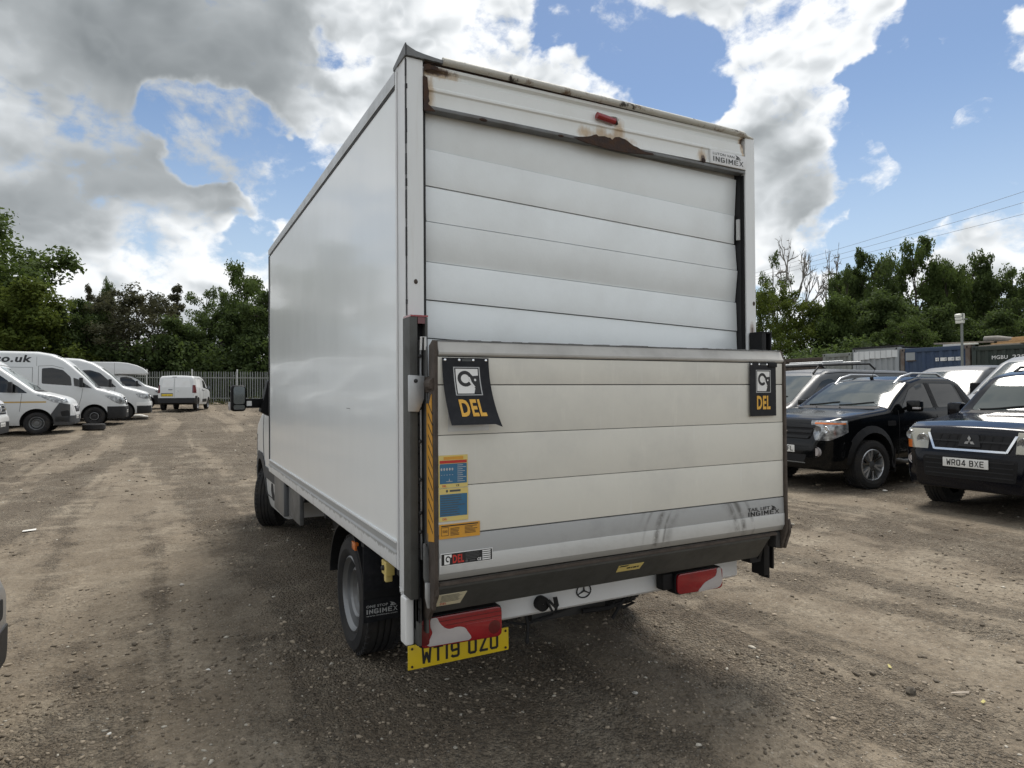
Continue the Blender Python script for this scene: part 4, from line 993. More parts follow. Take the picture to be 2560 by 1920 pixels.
# hanging warning flags with the mammoth mark
def flag(x0, x1, zt, zb, kick, label):
    def bend(p):                                                        # vinyl curling away from the platform
        t = max(0, (zt - p.z) / (zt - zb)); k = t * t
        return Vector((p.x + kick * k * (.6 + .4 * (p.x - x0) / (x1 - x0)), p.y - abs(kick) * 1.5 * k, p.z + abs(kick) * .1 * k))
    W = x1 - x0; H = zt - zb; yf = -.2315
    mb = MB(); n, m = 8, 14
    vs = [];
    for y in (yf, yf - .0022):
        for j in range(m + 1):
            for i in range(n + 1):
                z = zt - H * j / m - (0 if j < m else (.012 if (i == n and kick) else 0)); vs.append(bend(Vector((x0 + W * i / n, y, z))))
    q = (n + 1) * (m + 1); fs = []
    for j in range(m):
        for i in range(n):
            a = j * (n + 1) + i; fs.append((a, a + 1, a + n + 2, a + n + 1)); fs.append((q + a, q + a + n + 1, q + a + n + 2, q + a + 1))
    for i in range(n): fs += [(i, q + i, q + i + 1, i + 1), (m * (n + 1) + i, m * (n + 1) + i + 1, q + m * (n + 1) + i + 1, q + m * (n + 1) + i)]
    for j in range(m): a = j * (n + 1); b = a + n; fs += [(a, a + n + 1, q + a + n + 1, q + a), (b, q + b, q + b + n + 1, b + n + 1)]
    mb.add(vs, fs); fl = vp('warning_flag', mb, 'vinyl black', smooth=.8)
    y2 = yf - .0028
    def sheet(polys, y): 
        t = MB()
        for P in polys: t.add([bend(Vector((x0 + W * a, y, zt - H * b))) for a, b in P], [tuple(range(len(P)))])
        return t
    def quadgrid(a0, a1, b0, b1, k=6): return [[(a0, b0 + (b1 - b0) * i / k), (a1, b0 + (b1 - b0) * i / k), (a1, b0 + (b1 - b0) * (i + 1) / k), (a0, b0 + (b1 - b0) * (i + 1) / k)] for i in range(k)]
    L0, L1, T0, T1 = .225, .79, .135, .56
    ring = quadgrid(L0, L0 + .022, T0, T1) + quadgrid(L1 - .022, L1, T0, T1) + quadgrid(L0 + .022, L1 - .022, T0, T0 + .012, 1) + quadgrid(L0 + .022, L1 - .022, T1 - .012, T1, 1)
    sub('logo_frame', sheet(ring, y2), 'print silver', fl)
    a0, a1, b0, b1 = L0 + .045, L1 - .045, T0 + .028, T1 - .028
    sub('logo_field', sheet(quadgrid(a0, a1, b0, b1, 10), y2), 'print white', fl)
    w, h = a1 - a0, b1 - b0; X = lambda p: a0 + w * p; Yq = lambda p: b0 + h * p
    parts = []
    # curled trunk: a ring open at the lower right, widening into the head, with a white tusk and eye
    ro = lambda t: .33; ri = lambda t: .18 + .02 * (1 - t)
    A = [radians(80 - 300 * i / 16) for i in range(17)]
    ring_ = lambda r, cx, cy, sx=1., sy=1.: [(X(cx + r * cos(a) * sx), Yq(cy - r * sin(a) * sy * w / h * 1.35)) for a in A]
    cx, cy = .40, .40
    for i in range(16):
        a, b_ = radians(30 + 290 * i / 16), radians(30 + 290 * (i + 1) / 16)
        pt = lambda r, an: (X(cx + r * cos(an)), Yq(cy - r * sin(an) * .95))
        parts.append([pt(.19, a), pt(.34, a), pt(.34, b_), pt(.19, b_)])
    parts += [[(X(.62), Yq(.16)), (X(.78), Yq(.32)), (X(.70), Yq(.62)), (X(.58), Yq(.48)), (X(.56), Yq(.3))],
              [(X(.74), Yq(.29)), (X(1.), Yq(.27)), (X(1.), Yq(1.)), (X(.72), Yq(1.)), (X(.80), Yq(.80)), (X(.72), Yq(.62))]]
    sub('logo_mark', sheet(parts, y2 - .0005), 'print black', fl)
    tusk = [[(X(.56), Yq(.33)), (X(.61), Yq(.33)), (X(.68), Yq(.55)), (X(.82), Yq(.74)), (X(.74), Yq(.74)), (X(.60), Yq(.58))]]
    ey = [[(X(.845 + .05 * cos(a)), Yq(.45 + .05 * sin(a))) for a in [2 * pi * k / 10 for k in range(10)]]]
    sub('logo_detail', sheet(tusk + ey, y2 - .001), 'print white', fl)
    t = MB(); lettering(t, 'DEL', (x0 + W * .25, y2 - .0005, zt - H * .875), (1, 0, 0), (0, 0, 1), W * .52, H * .255, BOLD, f=bend)
    sub('lettering', t, 'print amber', fl)
    for fx in (.06, .36, .66, .94): sub('rivet', MB().sphere((x0 + W * fx, yf - .002, zt - .009), (.006, .003, .006), 10, 5), 'chrome', fl)
    sub('small_print', MB().box(x0 + W * .42, x0 + W * .62, y2 - .0004, y2, zt - .014, zt - .005), 'print grey', fl)
    return fl
flag(.070, .279, 1.708, 1.430, .034, '')
flag(1.812, 2.008, 1.713, 1.428, 0.0, '')
vp('flag_batten', MB().box(1.948, 2.012, -.240, -.2225, 1.690, 1.716), 'black plastic', bevel=.002)
vp('flag_pocket', MB().box(.10, .285, -.2222, -.2205, 1.405, 1.56), 'pale aluminium')

# stickers on the platform
def sticker(name, x0, x1, z0, z1, mat, y=-.2232, th=.0012, skew=0.):
    return vp(name, MB().hexa([(x0, y - th, z0), (x1, y - th, z0 + skew), (x1, y, z0 + skew), (x0, y, z0), (x0, y - th, z1), (x1, y - th, z1 + skew), (x1, y, z1 + skew), (x0, y, z1)]), mat)
y3 = -.2247
def rect(mb, x0, x1, z0, z1, y=None): y = y3 if y is None else y; return mb.box(x0, x1, y - .0004, y, z0, z1)
s1 = sticker('instruction_sticker', .056, .185, 1.176, 1.309, 'sticker yellow')
sub('blue_field', rect(MB(), .0605, .1805, 1.193, 1.274), 'sticker blue', s1); sub('red_bar', rect(MB(), .0605, .1805, 1.276, 1.288), 'print red', s1)
mb = rect(MB(), .078, .165, 1.291, 1.303); sub('warning_bar', mb, 'sticker orange', s1)
mb = MB(); rr = random.Random(8)
for i in range(9): rect(mb, .138, .139 + rr.uniform(.02, .038), 1.266 - i * .0082, 1.2685 - i * .0082, y3 - .0005)
for i in range(5): mb.sphere((.068 + i * .012, y3 - .001, 1.252), (.004, .0005, .006), 6, 4); rect(mb, .066 + i * .012, .071 + i * .012, 1.228, 1.230, y3 - .0005)
mb.box(.088, .116, y3 - .001, y3 - .0005, 1.201, 1.203).prism([(.1, 1.204), (.104, 1.204), (.102, 1.216)], 'y', y3 - .001, y3 - .0005)
sub('diagram', mb, 'print silver', s1)
t = MB(); lettering(t, 'DEL', (.072, y3, 1.180), (1, 0, 0), (0, 0, 1), .018, .0085, BOLD); sub('lettering', t, 'print red', s1)
t = MB(); lettering(t, 'CE', (.132, y3, 1.180), (1, 0, 0), (0, 0, 1), .014, .008, BOLD); sub('mark', t, 'print black', s1)
s2 = sticker('instruction_sticker', .056, .186, 1.040, 1.1735, 'sticker yellow')
sub('blue_field', rect(MB(), .0605, .1815, 1.060, 1.150), 'sticker blue', s2)
mb = MB()
for i in range(9): rect(mb, .064, .066 + rr.uniform(.07, .112), 1.142 - i * .0095, 1.1448 - i * .0095, y3 - .0005)
sub('printed_lines', mb, 'print grey', s2)
mb = MB().sphere((.092, y3, 1.163), (.005, .0004, .006), 10, 5); rect(mb, .104, .152, 1.159, 1.167); sub('heading', mb, 'print grey', s2)
t = MB(); lettering(t, 'DEL', (.072, y3, 1.045), (1, 0, 0), (0, 0, 1), .02, .009, BOLD); sub('lettering', t, 'print red', s2)
s3 = sticker('load_sticker', .057, .239, .969, 1.0285, 'sticker orange')
mb = MB(); rect(mb, .066, .098, .982, .9835).box(.066, .0675, y3 - .0004, y3, .982, 1.016); rect(mb, .066, .098, 1.0145, 1.016); mb.box(.0965, .098, y3 - .0004, y3, .982, 1.016); rect(mb, .066, .23, 1.019, 1.0235)
for i in range(6): rect(mb, .106, .108 + rr.uniform(.03, .05), 1.009 - i * .0055, 1.0112 - i * .0055); rect(mb, .17, .172 + rr.uniform(.03, .055), 1.012 - i * .0055, 1.0142 - i * .0055)
lettering(mb, '500', (.072, y3, .994), (1, 0, 0), (0, 0, 1), .021, .0105, BOLD) if ('500', BOLD) in TXT else lettering(mb, '500', (.072, y3, .994), (1, 0, 0), (0, 0, 1), .021, .0105, MED)
sub('printed_lines', mb, 'print black', s3)
y3 = -.2287
s4 = sticker('maker_plate', .0615, .2955, .860, .9115, 'print white', y=-.2264, th=.0018)
sub('black_field', rect(MB(), .0645, .2925, .863, .9085), 'print black', s4)
mb = rect(MB(), .077, .109, .866, .905, y3 - .0005)
for i in range(5): rect(mb, .247, .285, .8665 + i * .0085, .8715 + i * .0085, y3 - .0005)
lettering(mb, 'CE', (.224, y3 - .0006, .866), (1, 0, 0), (0, 0, 1), .018, .012, BOLD); sub('white_print', mb, 'print white', s4)['kind'] = 'stuff'
mb = MB(); lettering(mb, 'DEL', (.114, y3 - .0006, .868), (1, 0, 0), (0, 0, 1), .05, .034, BOLD); sub('lettering', mb, 'print red', s4)
mb = MB()
for i in range(5): rect(mb, .171, .18 + rr.uniform(.04, .06), .902 - i * .0058, .9040 - i * .0058, y3 - .0005)
mb.sphere((.176, y3 - .0005, .871), (.006, .0004, .006), 8, 4); rect(mb, .19, .215, .869, .873, y3 - .0005)
sub('small_print', mb, 'print grey', s4)
mb = MB(); [mb.prism([(.093 + .011 * cos(a), .887 + .013 * sin(a)), (.093 + .006 * cos(a), .887 + .007 * sin(a)), (.093 + .006 * cos(b), .887 + .007 * sin(b)), (.093 + .011 * cos(b), .887 + .013 * sin(b))], 'y', y3 - .0011, y3 - .0006) for a, b in [(radians(20 + 30 * i), radians(50 + 30 * i)) for i in range(9)]]
mb.prism([(.1, .866), (.109, .866), (.109, .893), (.102, .893)], 'y', y3 - .0011, y3 - .0006); sub('logo_mark', mb, 'print black', s4)
t = MB(); lettering(t, 'TAIL LIFT', (1.797, -.2248, .924), (1, 0, 0), (0, 0, 1), .165, .017, MED); plate_text(t, 'INGIMEX', (1.797, -.2248, .897), (1, 0, 0), (0, 0, 1), .235, .023); wing(t, 1.972, -.2248, .920, .027)
vp('lettering', t, 'print black')
def slope(x, d, off=.0015):
    a = Vector((-.19, .744)); b = Vector((-.118, .640)); t = (b - a).normalized(); n = Vector((t.y, -t.x)); n = n if n.x < 0 else -n
    q = a + t * d + n * off; return Vector((x, q.x, q.y))
def slope_sticker(name, x0, x1, d0, d1, mat, rag=0.):
    mb = MB(); mb.hexa([slope(x0, d1, .0002), slope(x1 - rag, d1, .0002), slope(x1 - rag, d1), slope(x0, d1), slope(x0, d0, .0002), slope(x1, d0, .0002), slope(x1, d0), slope(x0, d0)]); return vp(name, mb, mat)
s5 = slope_sticker('paper_sticker', .068, .198, .015, .085, 'sticker cream', .016)
mb = MB()
for i in range(6):
    d = .022 + i * .0075; mb.hexa([slope(.085, d + .003, .0018), slope(.08 + rr.uniform(.08, .105), d + .003, .0018), slope(.08 + .08, d + .003, .002), slope(.085, d + .003, .002), slope(.085, d, .0018), slope(.165, d, .0018), slope(.165, d, .002), slope(.085, d, .002)])
sub('printed_lines', mb, 'print grey', s5)
t = MB(); dv = (slope(0, 0) - slope(0, 1)).normalized(); lettering(t, 'DEL', slope(.088, .080, .002), (1, 0, 0), tuple(dv), .03, .013, BOLD); sub('lettering', t, 'print red', s5)
s6 = slope_sticker('paper_sticker', .985, 1.135, .012, .055, 'sticker yellow', .01)
mb = MB(); [mb.hexa([slope(a, .040, .0018), slope(b, .040, .0018), slope(b, .040, .002), slope(a, .040, .002), slope(a, .030, .0018), slope(b, .030, .0018), slope(b, .030, .002), slope(a, .030, .002)]) for a, b in ((1.04, 1.062), (1.066, 1.074), (1.078, 1.098), (1.102, 1.112))]; mb.hexa([slope(.988, .022, .0018), slope(1.035, .022, .0018), slope(1.035, .022, .002), slope(.988, .022, .002), slope(.995, .014, .0018), slope(1.05, .014, .0018), slope(1.05, .014, .002), slope(.995, .014, .002)]); sub('printed_lines', mb, 'print black', s6)['kind'] = 'stuff'

# ------------------------------------------------------------------ rear bumper, lamps, plate, tow gear
bp = vp('rear_bumper', MB().prism([(.045, .72), (.045, .50), (.06, .485), (.10, .485), (.10, .72)], 'x', .06, 2.0), 'dusty white paint', bevel=.008)
mb = MB(); cxs, czs = .934, .565
mb.tube([(cxs + .042 * cos(a), .041, czs + .034 * sin(a)) for a in [2 * pi * i / 24 for i in range(25)]], .0035, 6, cap=False)
for k in range(3): a = radians(90 + 120 * k); mb.tube([(cxs, .040, czs), (cxs + .04 * cos(a), .041, czs + .032 * sin(a))], [.005, .002], 5)
sub('star_badge', mb, 'dark steel', bp)
def spline(P, k=4):
    out = []; n = len(P)
    for i in range(n):
        a, b, c, d = (Vector(P[(i + j) % n]) for j in (-1, 0, 1, 2))
        if (c - b).length > .09: out.append(tuple(b)); continue
        for j in range(k):
            t = j / k; out.append(tuple(.5 * ((2 * b) + (c - a) * t + (2 * a - 5 * b + 4 * c - d) * t * t + (3 * b - a - 3 * c + d) * t ** 3)))
    return out
for x0, sg in ((.030, 1), (1.452, -1)):
    xa, xb = (.030, .430) if sg > 0 else (1.452, 1.787)
    zz = (.468, .456) if sg > 0 else (.486, .478)
    T = vp('tail_lamp', MB().prism(round_poly([(xa, zz[0]), (xb, zz[1]), (xb, .602), (xa, .602)], .03, 4), 'y', -.045, .03), 'black plastic', bevel=.006, seg=2)
    sub('red_lens', MB().prism(round_poly([(xa + .006, zz[0] + .006), (xb - .006, zz[1] + .006), (xb - .006, .598), (xa + .006, .598)], .028, 4), 'y', -.058, -.044), 'red lens', T, bevel=.006)
    m_ = lambda x: xa + .0 + x if sg > 0 else xb - x
    lens = [(.046, .478), (.050, .515), (.058, .535), (.050, .56), (.050, .592), (.07, .597), (.082, .592), (.092, .572), (.115, .548), (.14, .538), (.175, .541), (.205, .534), (.222, .515), (.229, .474)]
    if sg < 0: lens = [(.012, .52), (.016, .56), (.024, .595), (.05, .595), (.052, .575), (.065, .555), (.10, .543), (.135, .532), (.165, .51), (.178, .487), (.05, .49)]
    lens = spline([(m_(a), b) for a, b in lens])
    sub('reversing_lens', MB().prism(lens, 'y', -.0605, -.056), 'clear lens', T, bevel=.002)
    if sg > 0:
        sub('brake_lens', MB().box(.245, .42, -.0592, -.056, .475, .545), 'red lens', T, bevel=.003)
        sub('lamp_bowl', MB().lathe([(.001, -.0600), (.018, -.0605), (.030, -.0595), (.032, -.0575)], 20, 'y', (.385, 0, .51)), 'dark red lens', T, smooth=.6)
        for zz in (.555, .575): sub('lens_rib', MB().box(.11 if zz > .56 else .15, .42, -.0592, -.0565, zz, zz + .003), 'dark red lens', T)
        sub('side_reflector', MB().prism(round_poly([(.031, .488), (.074, .488), (.074, .575), (.031, .575)], .012, 3), 'y', -.064, -.045), 'dark red lens', T, bevel=.006)
    else:
        sub('lamp_back', MB().box(1.385, 1.455, -.03, .03, .515, .60), 'black plastic', T, bevel=.01)
vp('rubber_buffer', MB().box(-.026, .0145, -.040, .03, .49, .693), 'print white', bevel=.012, seg=3)
vp('buffer_bracket', MB().box(.015, .034, -.002, .05, .49, .56), 'dusty white paint', bevel=.004)
vp('lamp_carrier', MB().box(.03, .06, -.03, .05, .48, .82), 'dark steel')
a = radians(-1.2)
number_plate(VAN, (.062, .19, .287), .520, .111, 'WT19 OZU', 'plate yellow', face=(0, -1, 0), right=(1, 0, 0), tx=.125, tw=.765)
for fx in (.035, .965):
    for fz in (.13, .87): vp('plate_screw', MB().sphere((.062 + .52 * fx, .183, .287 + .111 * fz), (.006, .005, .006), 8, 5), 'deep rust')
vp('plate_bracket', MB().box(.12, .5, .20, .23, .30, .50), 'dark steel')
# tow bar and step under the bumper
vp('tow_bar', MB().box(.70, 1.15, .16, .24, .405, .455).box(.45, 1.25, .3, .38, .42, .5), 'dark steel', bevel=.006)
vp('towing_eye', MB().tube([(.99, .14, .425), (1.13, .10, .432), (1.16, .10, .44)], .012, 8).tube([(1.228, .10, .463), (1.292, .10, .435), (1.225, .10, .42), (1.16, .1, .44), (1.2, .1, .445), (1.228, .10, .463), (1.19, .1, .42), (1.151, .1, .372)], .009, 8), 'black plastic')
vp('trailer_socket', MB().lathe([(.001, -.01), (.035, -.01), (.035, .06), (.001, .06)], 18, 'y', (.68, .02, .545)), 'black plastic')
vp('socket_cable', MB().tube([(.71, .01, .56), (.735, -.005, .53), (.745, -.005, .515), (.755, 0, .53), (.75, .01, .57)], .007, 8).tube([(.7, .01, .56), (.715, -.005, .52), (.73, -.005, .50), (.745, 0, .52), (.74, .01, .57)], .006, 8), 'black rubber', smooth=.8)
vp('hanging_cable', MB().tube([(.66, .16, .47), (.665, .14, .42), (.66, .13, .38), (.655, .13, .34)], .008, 8).sphere((.655, .13, .335), (.012, .012, .016), 8, 6), 'black rubber', smooth=.8)
vp('hanging_cable', MB().tube([(.5, .2, .46), (.58, .17, .425), (.66, .15, .41), (.8, .15, .43), (.95, .16, .45)], .006, 6), 'black rubber', smooth=.8)

# ------------------------------------------------------------------ chassis, wheels, mudguards
for xa in (.42, 1.62): vp('chassis_rail', MB().box(xa, xa + .09, .15, 4.6, .50, .64), 'underbody')
for yy in (.25, .9, 1.9, 2.7, 3.6): vp('cross_member', MB().box(.05, 2.08, yy, yy + .06, .70, .838), 'underbody')
vp('rear_axle', MB().tube([(.3, 1.27, .35), (1.83, 1.27, .35)], .06, 12).sphere((1.06, 1.27, .35), .15, 14, 9), 'underbody', smooth=.8)
vp('exhaust', MB().tube([(1.3, .6, .42), (1.3, 2.4, .42), (1.25, 3.8, .40)], .07, 12), 'rusty steel', smooth=.8)
vp('fuel_tank', MB().box(.35, .95, 2.2, 3.1, .38, .68), 'underbody', bevel=.05)
RW = .352
for yy in (1.27, 5.58):
    for sg in (-1, 1):
        x = .062 if sg < 0 else 2.064
        if yy > 5: x += -sg * -.0 + (.03 if sg < 0 else -.03)
        w = wheel(VAN, (x, yy, RW + gz(x, yy) * .5 - .006), -1, RW, .235, .222, 'steel', tyre='dusty tyre')
        w.location = Vector((x, yy, RW - .004)) - SHIFT[VAN.name]
        w.rotation_euler = (0, 0, (-pi / 2 if sg < 0 else pi / 2) - (radians(24) if yy > 5 else 0))
for sg, xo in ((1, .035), (-1, 2.091)):
    P = []
    for k in range(15):
        an = radians(8 + 164 * k / 14); P.append((1.27 + .44 * cos(an), .38 + .40 * sin(an)))
    Q = [(1.27 + .425 * cos(radians(8 + 164 * k / 14)), .38 + .385 * sin(radians(8 + 164 * k / 14))) for k in range(15)]
    mb = MB(); x0, x1 = sorted((xo, xo + sg * .30))
    for k in range(14): mb.hexa([(x0, *Q[k]), (x1, *Q[k]), (x1, *Q[k + 1]), (x0, *Q[k + 1]), (x0, *P[k]), (x1, *P[k]), (x1, *P[k + 1]), (x0, *P[k + 1])])
    mb.hexa([(x0, 1.695, .39), (x1, 1.695, .39), (x1, 1.712, .39), (x0, 1.712, .39), (x0, 1.69, .46), (x1, 1.69, .46), (x1, 1.71, .46), (x0, 1.71, .46)])
    vp('mudguard', mb, 'black plastic', smooth=.6)
    f = vp('mudflap', MB().box(*sorted((xo - .005 * sg, xo + sg * .225)), .845, .853, .305, .72), 'vinyl black', bevel=.002)
    if sg > 0:
        t = MB(); lettering(t, 'ONE STOP', (.046, .8443, .384), (1, 0, 0), (0, 0, 1), .122, .014, MED); plate_text(t, 'INGIMEX', (.046, .8443, .350), (1, 0, 0), (0, 0, 1), .176, .026); lettering(t, 'www.ingimex.com', (.046, .8443, .334), (1, 0, 0), (0, 0, 1), .176, .009, MED); wing(t, .178, .8440, .381, .025)
        sub('lettering', t, 'print silver', f)
        vp('flap_bracket', MB().box(.265, .285, .80, .86, .35, .62), 'dark steel')
    vp('side_marker', MB().box(*sorted((xo - .012, xo + .012)), 1.0, 1.075, .668, .712), 'orange lens', bevel=.004)
tl = vp('twist_lock', MB().box(.03, .075, .42, .50, .665, .735).box(.035, .07, .44, .475, .63, .665), 'sticker yellow', bevel=.006)
sub('lock_bolt', MB().sphere((.028, .46, .70), .014, 8, 6), 'dark steel', tl)

# ------------------------------------------------------------------ cab, nose towards +Y
cab = Body(2.45, 1.99, [(0, .62), (.03, .80), (.08, 1.0), (.16, 1.13), (.45, 1.24), (.95, 1.40), (1.35, 1.86), (1.72, 2.26), (2.0, 2.38), (2.45, 2.40)],
           [(0, .28), (.1, .24), (.6, .24), (2.45, .30)], [(0, .70), (.06, .84), (.2, .93), (.5, .985), (1.0, 1), (2.45, 1)], 1.25, .11, arches=[(1.0, .36, .43)])
CAB = empty('cab', Vector((1.063, 6.62, 0)) - SHIFT[VAN.name], pi / 2, parent=VAN)
cab.shell(CAB, 'white paint')
cab.front('windscreen', [(-.80, 1.44), (.80, 1.44), (.70, 2.2), (-.70, 2.2)], 2.0, .004, 'screen glass', CAB, r=.07)
for sg in (1, -1):
    cab.side('side_window', [(1.15, 1.42), (2.2, 1.46), (2.2, 2.08), (1.9, 2.1), (1.66, 1.98)], sg, .004, 'side glass', CAB, r=.05)
    seam(cab, CAB, [(2.28, 2.15), (2.28, .42)], sg); seam(cab, CAB, [(1.42, .62), (1.28, .95), (1.12, 1.38)], sg); seam(cab, CAB, [(2.28, .42), (1.5, .42)], sg)
    cab.side('sill_cladding', [(1.46, .62), (2.42, .62), (2.42, .72), (1.46, .74)], sg, .012, 'grey plastic', CAB)
    cab.side('wheel_arch_cladding', [(.52, .30), (.60, .74), (.80, .87), (1.2, .87), (1.40, .78), (1.46, .62), (1.46, .40)], sg, .010, 'grey plastic', CAB)
    cab.side('step_pocket', [(1.78, .40), (2.0, .42), (2.02, .60), (1.86, .60)], sg, .003, 'gap black', CAB, r=.05)
    cab.side('door_handle', [(2.05, 1.16), (2.22, 1.16), (2.22, 1.21), (2.05, 1.21)], sg, .018, 'dark plastic', CAB, r=.02)
    cab.band('headlamp', .006, 'headlight', CAB, u=(0, .62), y=(.44, 2) if sg > 0 else (-2, -.44), z=(.80, 1.06))
cab.band('bumper', .012, 'grey plastic', CAB, u=(0, .56), z=(.2, .66))
cab.front('grille', [(-.42, .72), (.42, .72), (.36, 1.0), (-.36, 1.0)], .3, .008, 'black plastic', CAB, r=.03)
wipers(cab, CAB, -.7, .7, 1.45)
cab.done()
vp('rear_cab_wall', MB().box(.10, 2.02, 4.17, 4.19, .45, .8), 'underbody')
vp('under_panel', MB().box(.05, .10, 3.75, 4.36, .40, .77), 'pale grey paint', bevel=.01)
vp('under_panel', MB().box(.09, .13, 3.15, 3.72, .42, .80), 'dull steel', bevel=.01)
# long-armed towing mirrors
for sg in (1, -1):
    X = (lambda x: x) if sg > 0 else (lambda x: X1 - x)
    xs = lambda a, b: tuple(sorted((X(a), X(b))))
    m = vp('wing_mirror', MB().box(*xs(-.300, -.142), 5.10, 5.24, 1.365, 1.655), 'mirror black', bevel=.045, seg=4)
    sub('mirror_glass', MB().prism(round_poly([(X(-.272), 1.445), (X(-.158), 1.445), (X(-.158), 1.640), (X(-.272), 1.640)], .03, 4), 'y', 5.095, 5.099), 'mirror glass', m)
    sub('blind_spot_glass', MB().prism(round_poly([(X(-.272), 1.385), (X(-.158), 1.385), (X(-.158), 1.435), (X(-.272), 1.435)], .018, 4), 'y', 5.095, 5.099), 'mirror glass', m)
    sub('mirror_arm', MB().box(*xs(-.15, .06), 5.13, 5.20, 1.400, 1.505), 'mirror black', m, bevel=.012)
    sub('arm_foot', MB().prism([(X(.0), 1.36), (X(.10), 1.30), (X(.10), 1.72), (X(.075), 1.70), (X(.045), 1.55)], 'y', 5.05, 5.25), 'mirror black', m, bevel=.012)
    if sg > 0: sub('arm_label', MB().box(-.135, -.083, 5.1265, 5.1295, 1.425, 1.478), 'print white', m)
    sub('indicator_lens', MB().box(*xs(-.318, -.296), 5.14, 5.22, 1.375, 1.47), 'clear lens', m, bevel=.008)

# ------------------------------------------------------------------ parked vehicles
def place(name, label, cat, x, y, heading, group=None, dz=0.):
    e = empty(name, (x, y, float(lie(x, y)) + dz), radians(90 - heading)); tag(e, label, cat, group); return e
def four_wheels(e, W, us, R, w, rim, style, inset=.03, turn=0.):
    for i, u in enumerate(us):
        for sg in (1, -1):
            q = wheel(e, (-u, sg * (W / 2 - inset), R - .008), sg, R, w, rim, style)
            if turn and i == 0: q.rotation_euler = (0, 0, turn)
def lamp_pair(b, e, u1, ya, z0, z1, mat, extra=None, name='headlight', off=.006, u0=0):
    for sg in (1, -1):
        ex = extra(sg) if extra else ()
        b.band(name, off, mat, e, u=(u0, u1), y=(ya, 3) if sg > 0 else (-3, -ya), z=(z0, z1), extra=ex)
def ring_badge(b, e, y, z, r, kind, mat='chrome', name='badge'):
    c = b.on_front(y, z, .022); mb = MB()
    if kind in ('star', 'ring'):
        mb.tube([c + Vector((0, r * cos(a), r * sin(a))) for a in [2 * pi * i / 20 for i in range(21)]], r * .11, 6, cap=False)
        if kind == 'star':
            for k in range(3): a = radians(90 + 120 * k); mb.tube([c, c + Vector((0, r * .95 * cos(a), r * .95 * sin(a)))], [r * .16, r * .04], 5)
        else:
            mb.tube([c + Vector((0, r * p, r * q)) for p, q in ((-.55, .75), (0, -.1), (.55, .75))], r * .09, 5); mb.tube([c + Vector((0, r * p, r * q)) for p, q in ((-.8, .2), (-.4, -.8), (0, .1), (.4, -.8), (.8, .2))], r * .09, 5)
    return obj(name, mb, mat, e)
def under(e, L, W, z=.42):
    obj('underfloor', MB().box(-L + .3, -.35, -W / 2 + .25, W / 2 - .25, z - .12, z), 'underbody', e)

